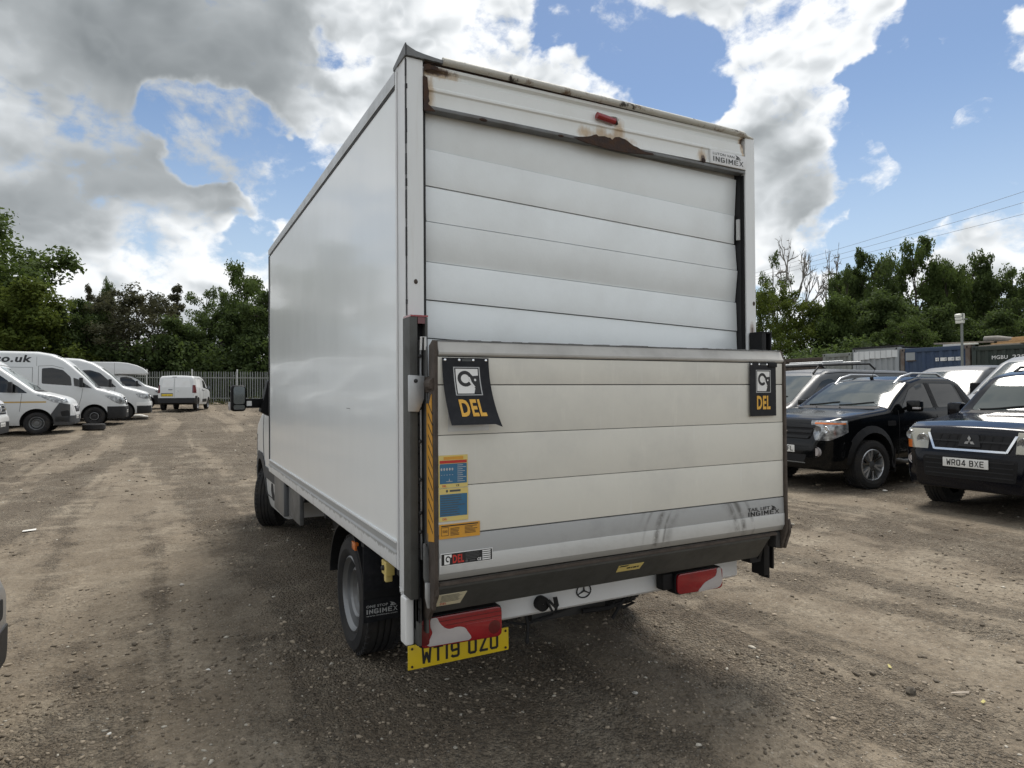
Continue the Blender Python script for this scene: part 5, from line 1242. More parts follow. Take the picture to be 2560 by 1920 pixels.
# --- tall panel van with raked nose (used for the left row)
def sprinter(e, text=None):
    b = Body(5.91, 1.99, [(0, .62), (.03, .80), (.08, 1.0), (.16, 1.13), (.45, 1.24), (.95, 1.40), (1.35, 1.86), (1.72, 2.24), (1.98, 2.47), (2.35, 2.64), (2.8, 2.72), (5.75, 2.74), (5.91, 2.66)],
             [(0, .28), (.1, .24), (.6, .24), (5.91, .34)], [(0, .66), (.06, .82), (.2, .92), (.5, .985), (1.0, 1), (5.75, 1), (5.91, .97)], 1.25, .085, arches=[(1.0, .36, .43), (4.66, .36, .43)])
    b.shell(e, 'van white')
    b.front('windscreen', [(-.81, 1.44), (.81, 1.44), (.70, 2.22), (-.70, 2.22)], 2.0, .004, 'sky sheen screen', e, r=.07)
    b.front('screen_base', [(-.82, 1.38), (.82, 1.38), (.80, 1.435), (-.80, 1.435)], 1.3, .003, 'black plastic', e)
    b.front('roof_lamp', [(-.64, 2.52), (-.54, 2.52), (-.54, 2.57), (-.64, 2.57)], 2.4, .014, 'black plastic', e)
    b.front('roof_lamp', [(.54, 2.52), (.64, 2.52), (.64, 2.57), (.54, 2.57)], 2.4, .014, 'black plastic', e)
    for sg in (1, -1):
        b.side('side_window', [(1.70, 1.48), (2.62, 1.56), (2.62, 2.12), (2.30, 2.14), (1.98, 2.06), (1.74, 1.80)], sg, .004, 'side glass', e, r=.05)
        b.side('quarter_window', [(1.06, 1.38), (1.63, 1.47), (1.66, 1.78), (1.5, 1.72)], sg, .004, 'side glass', e, r=.03)
        seam(b, e, [(2.72, 2.2), (2.72, .45)], sg); seam(b, e, [(2.72, 2.2), (2.3, 2.22), (1.95, 2.12)], sg); seam(b, e, [(1.48, .75), (1.40, 1.05), (1.36, 1.38)], sg)
        seam(b, e, [(2.78, 2.66), (2.78, 2.2)], sg, .008); seam(b, e, [(2.9, 2.15), (4.1, 2.15), (4.1, .5), (2.9, .5)], sg); seam(b, e, [(2.9, 2.15), (2.9, .5)], sg)
        b.side('side_moulding', [(1.46, .62), (4.2, .62), (4.2, .72), (1.46, .72)], sg, .010, 'dark plastic', e)
        b.side('door_handle', [(2.46, 1.20), (2.64, 1.20), (2.64, 1.25), (2.46, 1.25)], sg, .016, 'dark plastic', e, r=.02)
        door_mirror(e, b.on_side(1.42, 1.46, sg), sg, (.11, .20, .36), arm=.10)
        # headlamp: pointed back along the wing
        b.side('headlight', [(.02, .80), (.20, .79), (.36, .86), (.66, 1.10), (.60, 1.135), (.20, 1.06), (.06, .99)], sg, .006, 'headlight', e)
    b.band('bumper', .012, 'dark plastic', e, u=(0, .58), z=(.2, .70))
    b.front('bumper_intake', [(-.42, .36), (.42, .36), (.42, .46), (-.42, .46)], .3, .015, 'gap black', e, r=.02)
    b.front('grille', [(-.36, .74), (.36, .74), (.40, 1.04), (-.40, 1.04)], .4, .008, 'black plastic', e, r=.04)
    for z in (.80, .88, .96): b.front('grille_bar', [(-.35, z), (.35, z), (.36, z + .030), (-.36, z + .030)], .4, .016, 'silver paint', e)
    ring_badge(b, e, 0, .90, .10, 'star')
    number_plate(e, b.on_front(0, .50, .016) + Vector((0, -.26, -.05)), .52, .111, None, 'plate white', bars=True)
    b.front('bonnet_vent', [(-.62, 1.29), (-.30, 1.30), (-.30, 1.33), (-.62, 1.32)], 1.0, .003, 'gap black', e)
    wipers(b, e, -.7, .7, 1.46); under(e, 5.9, 2.0)
    if text:
        t = MB(); lettering(t, text, (-4.05, -.8, 2.33), (1, 0, 0), (0, 0, 1), 1.10, .27, BOLD, f=lambda p: Vector((p.x + (p.z - 2.33) * .22, b.on_side(-p.x, p.z, -1, .004).y, p.z)))
        obj('lettering', t, 'print black', e)
    four_wheels(e, 1.99, (1.0, 4.66), .345, .23, .21, 'ring'); b.done()

def ducato(e):
    b = Body(5.41, 2.05, [(0, .58), (.02, .78), (.05, .93), (.13, 1.06), (.30, 1.15), (.62, 1.24), (1.02, 1.36), (1.45, 1.72), (1.95, 2.12), (2.2, 2.30), (2.6, 2.44), (3.2, 2.50), (5.3, 2.52), (5.41, 2.45)],
             [(0, .30), (.1, .25), (.6, .25), (5.41, .34)], [(0, .56), (.06, .74), (.2, .88), (.42, .95), (.75, .99), (1.1, 1), (5.3, 1), (5.41, .97)], 1.25, .09, arches=[(.95, .36, .44), (4.4, .36, .43)])
    b.shell(e, 'van white')
    b.front('windscreen', [(-.84, 1.40), (.84, 1.40), (.74, 2.10), (-.74, 2.10)], 2.0, .004, 'sky sheen screen', e, r=.07)
    b.front('screen_base', [(-.84, 1.33), (.84, 1.33), (.83, 1.395), (-.83, 1.395)], 1.3, .003, 'black plastic', e)
    b.front('roof_fairing', [(-.78, 2.16), (.78, 2.16), (.70, 2.45), (-.70, 2.45)], 2.7, .03, 'van white', e, r=.06)
    for sg in (1, -1):
        b.side('side_window', [(1.62, 1.30), (2.9, 1.36), (2.9, 2.02), (2.35, 2.05), (2.0, 1.94), (1.66, 1.66)], sg, .004, 'side glass', e, r=.06)
        b.side('quarter_window', [(1.18, 1.29), (1.58, 1.30), (1.61, 1.62), (1.45, 1.52)], sg, .004, 'side glass', e, r=.03)
        seam(b, e, [(3.0, 2.1), (3.0, .42)], sg); seam(b, e, [(1.38, .72), (1.32, 1.28)], sg)
        b.side('headlight', [(.14, .99), (.34, .96), (.52, 1.0), (.95, 1.22), (.90, 1.245), (.55, 1.19), (.2, 1.10)], sg, .006, 'headlight', e)
        b.side('gold_stripe', [(.70, .985), (3.4, .985), (3.4, 1.03), (.70, 1.03)], sg, .003, 'gold stripe', e)
        b.side('arch_cladding', [(.1, .3), (.52, .3), (.58, .62), (.36, .98), (.1, .92)], sg, .012, 'grey plastic', e)
        b.side('fog_recess', [(.10, .56), (.30, .54), (.34, .70), (.14, .74)], sg, .016, 'gap black', e, r=.03)
        door_mirror(e, b.on_side(1.62, 1.34, sg), sg, (.11, .18, .34), arm=.10)
        seam(b, e, [(2.2, 2.28), (3.0, 2.40), (5.2, 2.42)], sg, .016, 'roof_seam')
    b.band('bumper', .012, 'grey plastic', e, u=(0, .50), z=(.2, .56))
    b.front('nose_band', [(-.5, .58), (.5, .58), (.56, .93), (-.56, .93)], .3, .013, 'dusty white paint', e, r=.05)
    b.front('grille', [(-.40, .68), (.40, .68), (.42, .86), (-.42, .86)], .4, .018, 'black plastic', e, r=.03)
    for z in (.71, .77, .83): b.front('grille_bar', [(-.38, z), (.38, z), (.38, z + .02), (-.38, z + .02)], .4, .024, 'grey plastic', e)
    ring_badge(b, e, 0, .80, .09, 'ring')
    number_plate(e, b.on_front(0, .50, .016) + Vector((0, -.26, -.05)), .52, .111, None, 'plate white', bars=True)
    wipers(b, e, -.7, .7, 1.42); under(e, 5.4, 2.0)
    bc = obj('roof_beacon', MB().box(-2.95, -2.65, -.62, .62, 2.60, 2.70), 'pale aluminium', e, bevel=.03)
    for y in (-.5, .5): obj('beacon_foot', MB().tube([(-2.8, y, 2.46), (-2.8, y, 2.62)], .02, 8), 'black plastic', e)
    four_wheels(e, 2.05, (.95, 4.4), .345, .225, .205, 'steel'); b.done()

def crafter(e):
    b = Body(5.99, 2.04, [(0, .62), (.03, .82), (.07, 1.03), (.15, 1.15), (.45, 1.25), (1.0, 1.40), (1.45, 1.88), (1.85, 2.22), (2.15, 2.42), (2.6, 2.56), (3.2, 2.60), (5.9, 2.62), (5.99, 2.55)],
             [(0, .30), (.1, .25), (.6, .25), (5.99, .34)], [(0, .70), (.06, .84), (.18, .93), (.45, .985), (.9, 1), (5.85, 1), (5.99, .97)], 1.25, .085, arches=[(1.0, .36, .43), (4.64, .36, .43)])
    b.shell(e, 'van white')
    b.front('windscreen', [(-.83, 1.43), (.83, 1.43), (.72, 2.2), (-.72, 2.2)], 2.0, .004, 'sky sheen screen', e, r=.07)
    b.front('roof_lamp', [(-.62, 2.46), (-.52, 2.46), (-.52, 2.5), (-.62, 2.5)], 2.5, .014, 'black plastic', e)
    for sg in (1, -1):
        b.side('side_window', [(1.25, 1.38), (2.7, 1.46), (2.7, 2.08), (2.2, 2.10), (1.85, 1.98)], sg, .004, 'side glass', e, r=.05)
        seam(b, e, [(2.8, 2.15), (2.8, .45)], sg); seam(b, e, [(1.42, .75), (1.30, 1.36)], sg)
        door_mirror(e, b.on_side(1.5, 1.42, sg), sg, (.11, .19, .34), arm=.10)
        b.side('side_moulding', [(1.46, .60), (4.2, .60), (4.2, .70), (1.46, .70)], sg, .010, 'dark plastic', e)
        b.side('headlight', [(.04, .90), (.25, .88), (.45, .96), (.55, 1.10), (.4, 1.12), (.1, 1.07)], sg, .006, 'headlight', e)
    b.band('bumper', .012, 'dark plastic', e, u=(0, .50), z=(.2, .58))
    b.band('bumper_band', .016, 'white paint', e, u=(0, .52), z=(.60, .74))
    b.front('bumper_intake', [(-.6, .34), (.6, .34), (.6, .44), (-.6, .44)], .4, .015, 'gap black', e, r=.02)
    b.front('grille', [(-.56, .80), (.56, .80), (.58, 1.07), (-.58, 1.07)], .4, .008, 'black plastic', e, r=.03)
    for z in (.84, .93, 1.02): b.front('grille_bar', [(-.55, z), (.55, z), (.56, z + .022), (-.56, z + .022)], .4, .016, 'chrome', e)
    ring_badge(b, e, 0, .95, .085, 'ring')
    number_plate(e, b.on_front(0, .52, .018) + Vector((0, -.26, -.055)), .52, .111, None, 'plate white', bars=True)
    wipers(b, e, -.7, .7, 1.45); under(e, 5.9, 2.0)
    four_wheels(e, 2.04, (1.0, 4.64), .345, .23, .21, 'black'); b.done()

ROW = None
sprinter(place('panel_van', 'white high roof van with dark web address lettering and black bumper, behind the loose tyre', 'van', -2.32, 27.2, 91), 'co.uk')
ducato(place('welfare_van', 'white van with thin gold side stripe, grey bumper and roof bar', 'van', -3.58, 23.4, 91))
crafter(place('panel_van', 'white van with white nose between the black bumpered van and the rounded box van', 'van', -1.55, 30.6, 91))
crafter(place('panel_van', 'white van nose with barred grille cut off by the left picture edge', 'van', -4.85, 19.3, 91))

# --- small luton van, rounded peak
def small_luton(e):
    b = Body(2.9, 1.95, [(0, .62), (.03, .80), (.08, .98), (.18, 1.10), (.5, 1.20), (1.0, 1.36), (1.4, 1.70), (1.75, 1.90), (2.1, 1.97), (2.9, 1.975)],
             [(0, .30), (.1, .25), (2.9, .34)], [(0, .68), (.06, .83), (.2, .93), (.5, .985), (2.9, 1)], 1.2, .1, arches=[(.95, .36, .43)])
    b.shell(e, 'van white')
    b.front('windscreen', [(-.8, 1.40), (.8, 1.40), (.7, 1.88), (-.7, 1.88)], 2.0, .004, 'sky sheen screen', e, r=.06)
    for sg in (1, -1):
        b.side('side_window', [(1.15, 1.30), (2.25, 1.32), (2.25, 1.82), (1.95, 1.84), (1.7, 1.78)], sg, .004, 'side glass', e, r=.06)
        seam(b, e, [(2.4, 2.05), (2.4, .5)], sg); door_mirror(e, b.on_side(1.45, 1.34, sg), sg, (.1, .17, .32), arm=.08)
        b.side('headlight', [(.05, .82), (.3, .82), (.55, 1.05), (.3, 1.08), (.1, 1.0)], sg, .006, 'headlight', e)
    b.band('bumper', .012, 'dark plastic', e, u=(0, .62), z=(.2, .80)); b.done()
    P = [(-6.4, .85), (-6.4, 2.66), (-2.3, 2.66), (-1.85, 2.61), (-1.42, 2.49), (-1.12, 2.34), (-.94, 2.16), (-.92, 2.04), (-1.04, 1.98), (-2.5, 1.98), (-2.5, .85)]
    bx = obj('box_body', MB().prism(P, 'y', -1.07, 1.07), 'van white', e, bevel=.06, seg=3)
    for sg in (-1, 1):
        q = obj('box_seam', MB().box(-2.52, -2.505, *sorted((sg * 1.069, sg * 1.073)), .95, 2.6), 'pale grey paint', bx); q.location = (0, 0, 0)
        q = obj('bottom_rail', MB().box(-6.4, -2.52, *sorted((sg * 1.05, sg * 1.082)), .84, .97), 'aluminium', bx); q.location = (0, 0, 0)
    t = MB(); lettering(t, 'IT', (-3.4, -1.0745, 1.82), (1, 0, 0), (0, 0, 1), .36, .36, MED); q = obj('lettering', t, 'print red', bx); q.location = (0, 0, 0)
    four_wheels(e, 1.95, (.95, 4.9), .34, .225, .205, 'black'); under(e, 6.2, 2.0)
small_luton(place('luton_van', 'white luton van with rounded over cab peak beside the palisade fence', 'van', -1.0, 41.0, 91))

# --- compact van seen from behind
def small_van(e):
    b = Body(4.40, 1.85, [(0, .55), (.03, .76), (.1, .94), (.4, 1.04), (1.0, 1.16), (1.55, 1.55), (1.9, 1.74), (2.4, 1.83), (4.1, 1.82), (4.28, 1.77), (4.36, 1.40), (4.40, 1.0)],
             [(0, .3), (.15, .25), (.6, .25), (4.0, .30), (4.40, .40)], [(0, .64), (.08, .84), (.25, .94), (.6, 1), (4.15, 1), (4.33, .97), (4.40, .93)], 1.05, .12, arches=[(.9, .33, .37), (3.62, .33, .37)], rc=.11)
    b.shell(e, 'van white')
    b.front('windscreen', [(-.72, 1.2), (.72, 1.2), (.6, 1.66), (-.6, 1.66)], 1.9, .004, 'sky sheen screen', e, r=.06)
    for sg in (1, -1):
        b.side('side_window', [(1.55, 1.18), (2.25, 1.20), (2.25, 1.62), (1.95, 1.62), (1.65, 1.42)], sg, .004, 'side glass', e, r=.05)
        b.side('blanked_window', [(2.95, 1.20), (3.95, 1.22), (3.92, 1.66), (2.95, 1.66)], sg, .005, 'dusty white paint', e, r=.06)
        seam(b, e, [(2.36, 1.7), (2.36, .35)], sg); seam(b, e, [(2.8, 1.72), (3.3, 1.72), (3.25, .6), (2.8, .35)], sg)
        b.side('side_moulding', [(1.4, .42), (2.5, .42), (2.6, .58), (1.5, .60)], sg, .012, 'dark plastic', e, r=.05)
        b.side('door_handle', [(2.5, 1.06), (2.68, 1.06), (2.68, 1.11), (2.5, 1.11)], sg, .016, 'black plastic', e, r=.02)
        b.side('door_handle', [(2.1, 1.02), (2.28, 1.02), (2.28, 1.07), (2.1, 1.07)], sg, .016, 'dark plastic', e, r=.02)
        door_mirror(e, b.on_side(1.55, 1.16, sg), sg, (.10, .18, .2), arm=.05)
        b.band('tail_light', .008, 'dark red lens', e, u=(4.14, 4.5), y=(.78, 2) if sg > 0 else (-2, -.78), z=(.92, 1.34))
        b.band('wheel_arch', .010, 'dark plastic', e, u=(3.9, 4.3), y=(.4, 2) if sg > 0 else (-2, -.4), z=(.2, .76))
        b.side('headlight', [(.08, .84), (.4, .84), (.5, .98), (.2, .96)], sg, .006, 'headlight', e)
    b.band('rear_bumper', .014, 'dark plastic', e, u=(4.0, 4.5), z=(.2, .66))
    b.band('bumper', .012, 'dark plastic', e, u=(0, .4), z=(.2, .56))
    mb = MB()
    for i in range(12):
        z = .70 + i * .09; 
        if z > 1.74: break
    P = [Vector((-4.46, .10, z)) for z in np.linspace(.68, 1.72, 12)]
    P = [(lambda h: h[0] + Vector((-.001, 0, 0)) if h[0] else p)(b.bvh.ray_cast(Vector((-6, p.y, p.z)), Vector((1, 0, 0)))) for p in P]
    obj('door_seam', MB().tube(P, .005, 5), 'gap black', e)
    b.rear('rear_window_panel', [(.14, 1.22), (.70, 1.22), (.62, 1.66), (.14, 1.66)], 4.0, .004, 'dusty white paint', e, r=.06)
    b.rear('rear_window_panel', [(-.70, 1.22), (.06, 1.22), (.06, 1.66), (-.62, 1.66)], 4.0, .004, 'dusty white paint', e, r=.06)
    b.rear('brake_lamp', [(.0, 1.755), (.22, 1.755), (.22, 1.775), (.0, 1.775)], 4.0, .008, 'gap black', e)
    b.rear('plate_recess', [(.16, .74), (.74, .74), (.74, .92), (.16, .92)], 4.0, .003, 'pale grey paint', e, r=.02)
    b.rear('door_handle', [(.18, 1.08), (.38, 1.08), (.38, 1.11), (.18, 1.11)], 4.0, .016, 'dark plastic', e, r=.01)
    h = b.bvh.ray_cast(Vector((-6, .7, .76)), Vector((1, 0, 0)))[0]
    number_plate(e, Vector((h.x - .008, .70, .755)), .52, .111, None, 'plate yellow', face=(-1, 0, 0), right=(0, -1, 0), bars=True)
    mb = MB(); h = b.bvh.ray_cast(Vector((-6, -.08, 1.0)), Vector((1, 0, 0)))[0]
    for d in (0, .035): mb.tube([h + Vector((-.006, -.045, -.03 + d)), h + Vector((-.006, 0, .02 + d)), h + Vector((-.006, .045, -.03 + d))], .008, 5)
    obj('badge', mb, 'chrome', e)
    four_wheels(e, 1.85, (.9, 3.62), .32, .205, .205, 'steel'); under(e, 4.4, 1.85, .45); b.done()
small_van(place('small_van', 'small white van seen from behind with yellow plate in front of the palisade fence', 'van', .52, 40.5, 13.4))

# --- black double cab pickup
def pickup(e, paint='car black'):
    b = Body(5.35, 1.86, [(0, .52), (.02, .80), (.05, .98), (.12, 1.07), (.35, 1.135), (.9, 1.20), (1.40, 1.25), (1.75, 1.48), (2.12, 1.69), (2.5, 1.765), (3.3, 1.76), (3.52, 1.69), (3.82, 1.32), (3.92, 1.22), (5.3, 1.20), (5.35, 1.1)],
             [(0, .36), (.15, .30), (.6, .30), (5.35, .48)], [(0, .62), (.05, .79), (.14, .89), (.34, .965), (.7, 1), (5.2, 1), (5.35, .97)], 1.18, .27, arches=[(.92, .42, .47), (4.14, .42, .46)], rc=.10, rc_front=.09, hood_end=1.4, bulge=.03)
    b.shell(e, paint)
    b.front('windscreen', [(-.73, 1.285), (.73, 1.285), (.61, 1.70), (-.61, 1.70)], 2.3, .004, 'screen glass', e, r=.05)
    b.front('screen_base', [(-.74, 1.245), (.74, 1.245), (.73, 1.28), (-.73, 1.28)], 1.6, .003, 'black plastic', e)
    for sg in (1, -1):
        b.side('side_window', [(1.72, 1.24), (2.58, 1.25), (2.50, 1.655), (2.32, 1.655), (2.05, 1.55)], sg, .004, 'side glass', e, r=.04)
        b.side('side_window', [(2.72, 1.25), (3.46, 1.27), (3.30, 1.645), (2.64, 1.655)], sg, .004, 'side glass', e, r=.04)
        b.side('window_pillar', [(2.60, 1.25), (2.70, 1.25), (2.62, 1.66), (2.52, 1.66)], sg, .003, 'black plastic', e)
        b.side('rear_quarter', [(3.52, 1.28), (3.70, 1.28), (3.44, 1.62), (3.38, 1.62)], sg, .004, 'black plastic', e, r=.02)
        seam(b, e, [(1.62, 1.22), (1.60, .45)], sg); seam(b, e, [(2.64, 1.24), (2.64, .45)], sg); seam(b, e, [(3.62, 1.2), (3.56, .75), (3.4, .48)], sg); seam(b, e, [(3.86, 1.2), (3.86, .5)], sg)
        for u in (2.42, 3.36): b.side('door_handle', [(u, 1.04), (u + .2, 1.045), (u + .2, 1.085), (u, 1.08)], sg, .022, paint, e, r=.02)
        # flared arches
        for u0, zc, r0, r1 in ((.92, .42, .47, .575), (4.14, .42, .46, .56)):
            mb = MB(); Q = []
            for k in range(19):
                an = radians(-12 + 204 * k / 18); 
                for r in (r0 - .004, r1):
                    u, z = u0 - r * cos(an), zc + r * sin(an); u = min(max(u, .02), 5.3); z = max(z, .30)
                    p = b.on_side(u, z, sg, .0); Q.append(p)
            for k in range(18):
                a, b_, c, d = Q[2 * k], Q[2 * k + 1], Q[2 * k + 3], Q[2 * k + 2]
                y = max(abs(a.y), abs(b_.y), abs(c.y), abs(d.y)); o_ = .05
                A, D = Vector((a.x, sg * (abs(b_.y) + o_), a.z)), Vector((d.x, sg * (abs(c.y) + o_), d.z))
                In = lambda p: Vector((p.x, p.y - sg * .12, p.z))
                mb.hexa([In(a), In(d), In(c), In(b_), A, D, c + Vector((0, sg * .006, 0)), b_ + Vector((0, sg * .006, 0))])
            obj('arch_flare', mb, 'black plastic', e, smooth=1.0)
        obj('side_step', MB().tube([(-1.55, sg * .86, .44), (-1.7, sg * .93, .40), (-3.3, sg * .93, .40), (-3.45, sg * .86, .44)], .035, 10), 'dull steel', e, smooth=.8)
        door_mirror(e, b.on_side(1.86, 1.24, sg), sg, (.13, .22, .18), paint, arm=.05)
        q = b.on_side(1.86, 1.24, sg); obj('mirror_indicator', MB().box(q.x + .06, q.x + .112, *sorted((q.y + sg * .16, q.y + sg * .275)), q.z + .0, q.z + .035), 'clear lens', e, bevel=.01)
        b.side('side_badge', [(1.32, .98), (1.52, .98), (1.52, 1.06), (1.32, 1.06)], sg, .008, 'black plastic', e, r=.02)
        # headlamp with an amber brow
        b.band('headlight', .006, 'headlight', e, u=(0, .50), y=(.46, 2) if sg > 0 else (-2, -.46), z=(.78, 1.08),
               extra=[((-.16, 0, .80), Vector((-.40, 0, -.9)).normalized()), ((-.40, 0, 0), (-1, 0, 0)), ((0, sg * .58, .84), Vector((0, -sg * .92, -.40)).normalized())])
        b.band('indicator', .009, 'orange lens', e, u=(0, .36), y=(.56, 2) if sg > 0 else (-2, -.56), z=(1.025, 1.05))
        for yy, rr_ in ((.62, .062), (.75, .05)):
            f = b.on_front(sg * yy, .945, .008); obj('lamp_reflector', MB().lathe([(.001, f.x + .002), (rr_ * .45, f.x + .004), (rr_ * .5, f.x - .001), (rr_ * .9, f.x + .001), (rr_, f.x + .004), (rr_ * 1.1, f.x - .004)], 18, 'x', (0, f.y, f.z)), 'dull steel' if rr_ > .06 else 'chrome', e, smooth=.5)
        fl = b.on_front(sg * .62, .60, .012); mb = MB().lathe([(.001, fl.x + .0), (.06, fl.x), (.075, fl.x - .03), (.085, fl.x + .004), (.085, fl.x - .05)], 18, 'x', (0, fl.y, fl.z)); obj('fog_lamp', mb, ['clear lens'], e, smooth=.8)
        b.front('fog_recess', [(sg * .50, .55), (sg * .50, .63), (sg * .58, .68), (sg * .74, .68), (sg * .76, .60), (sg * .68, .53)], .5, .007, 'gap black', e)
        obj('roof_rail', MB().tube([b.on_top(2.05, sg * .56, -.01), b.on_top(2.2, sg * .57, .05), b.on_top(2.5, sg * .575, .065), b.on_top(3.2, sg * .575, .065), b.on_top(3.42, sg * .57, .01)], [.028, .022, .02, .02, .028], 8), 'silver paint', e, smooth=.8)
        obj('mud_flap', MB().box(-1.50, -1.48, *sorted((sg * .66, sg * .93)), .24, .62), 'black rubber', e)
    b.band('bumper', .014, 'black plastic' if paint != 'car black' else 'car black', e, u=(0, .46), z=(.34, .76))
    b.front('grille', [(-.50, .79), (.50, .79), (.60, 1.00), (-.60, 1.00)], .4, .010, 'gap black', e, r=.03)
    for z, k in ((.965, .58), (.885, .54), (.80, .49)): b.front('grille_bar', [(-k, z), (k, z), (k + .02, z + .042), (-k - .02, z + .042)], .4, .024, 'dark plastic', e, r=.012)
    b.front('lower_grille', [(-.44, .44), (.44, .44), (.48, .55), (-.48, .55)], .4, .020, 'gap black', e, r=.03)
    b.front('lower_trim', [(-.46, .415), (.46, .415), (.44, .432), (-.44, .432)], .4, .024, 'dull steel', e)
    c = b.on_front(0, .905, .030); mb = MB().lathe([(.001, c.x + .006), (.095, c.x + .004), (.10, c.x - .012)], 24, 'x', (0, 0, 0))
    mb.v = [(x, y * 1.0, z * .42 + .905) for x, y, z in mb.v]; o = obj('oval_badge', mb, 'chrome', e, smooth=.7)
    mb = MB().lathe([(.001, c.x + .0085), (.084, c.x + .007)], 24, 'x', (0, 0, 0)); mb.v = [(x, y, z * .38 + .905) for x, y, z in mb.v]; q = obj('badge_field', mb, 'car blue', o); q.location = (0, 0, 0)
    mb = MB().tube([(c.x + .010, -.05 + .1 * t, .905 + .014 * sin(t * 9)) for t in np.linspace(0, 1, 12)], .006, 5); q = obj('badge_script', mb, 'print white', o); q.location = (0, 0, 0)
    p = b.on_front(0, .62, .020); number_plate(e, Vector((p.x, -.26, .575)), .52, .111, None, 'plate white')
    t = MB(); plate_text(t, '5 HFL', (p.x + .0056, -.03, .592), (0, 1, 0), (0, 0, 1), .262, .078); obj('lettering', t, 'print black', e)
    for y in (-.25, .2): a = b.on_top(1.15, y, .006); obj('washer_jet', MB().sphere(a, .015, 8, 5), 'black plastic', e)
    a = b.on_top(2.25, .02, 0); obj('roof_aerial', MB().sphere(a + Vector((0, 0, .02)), (.035, .03, .035), 8, 6).tube([a + Vector((0, 0, .03)), a + Vector((-.12, 0, .22))], .004, 5), 'black plastic', e)
    b.roof('load_cover', [(3.95, -.78), (5.25, -.78), (5.25, .78), (3.95, .78)], .9, .008, 'black rubber', e)
    b.rear('rear_window', [(-.6, 1.34), (.6, 1.34), (.55, 1.62), (-.55, 1.62)], 3.4, .004, 'side glass', e)
    wipers(b, e, -.62, .62, 1.30, .05); under(e, 5.3, 1.8, .55)
    four_wheels(e, 1.90, (.92, 4.14), .388, .265, .245, 'alloy', inset=.0, turn=radians(-4)); b.done()
pickup(place('pickup_truck', 'black double cab pickup with silver alloy wheel, roof rails and oval badge', 'pickup truck', 7.95, 4.72, 271))

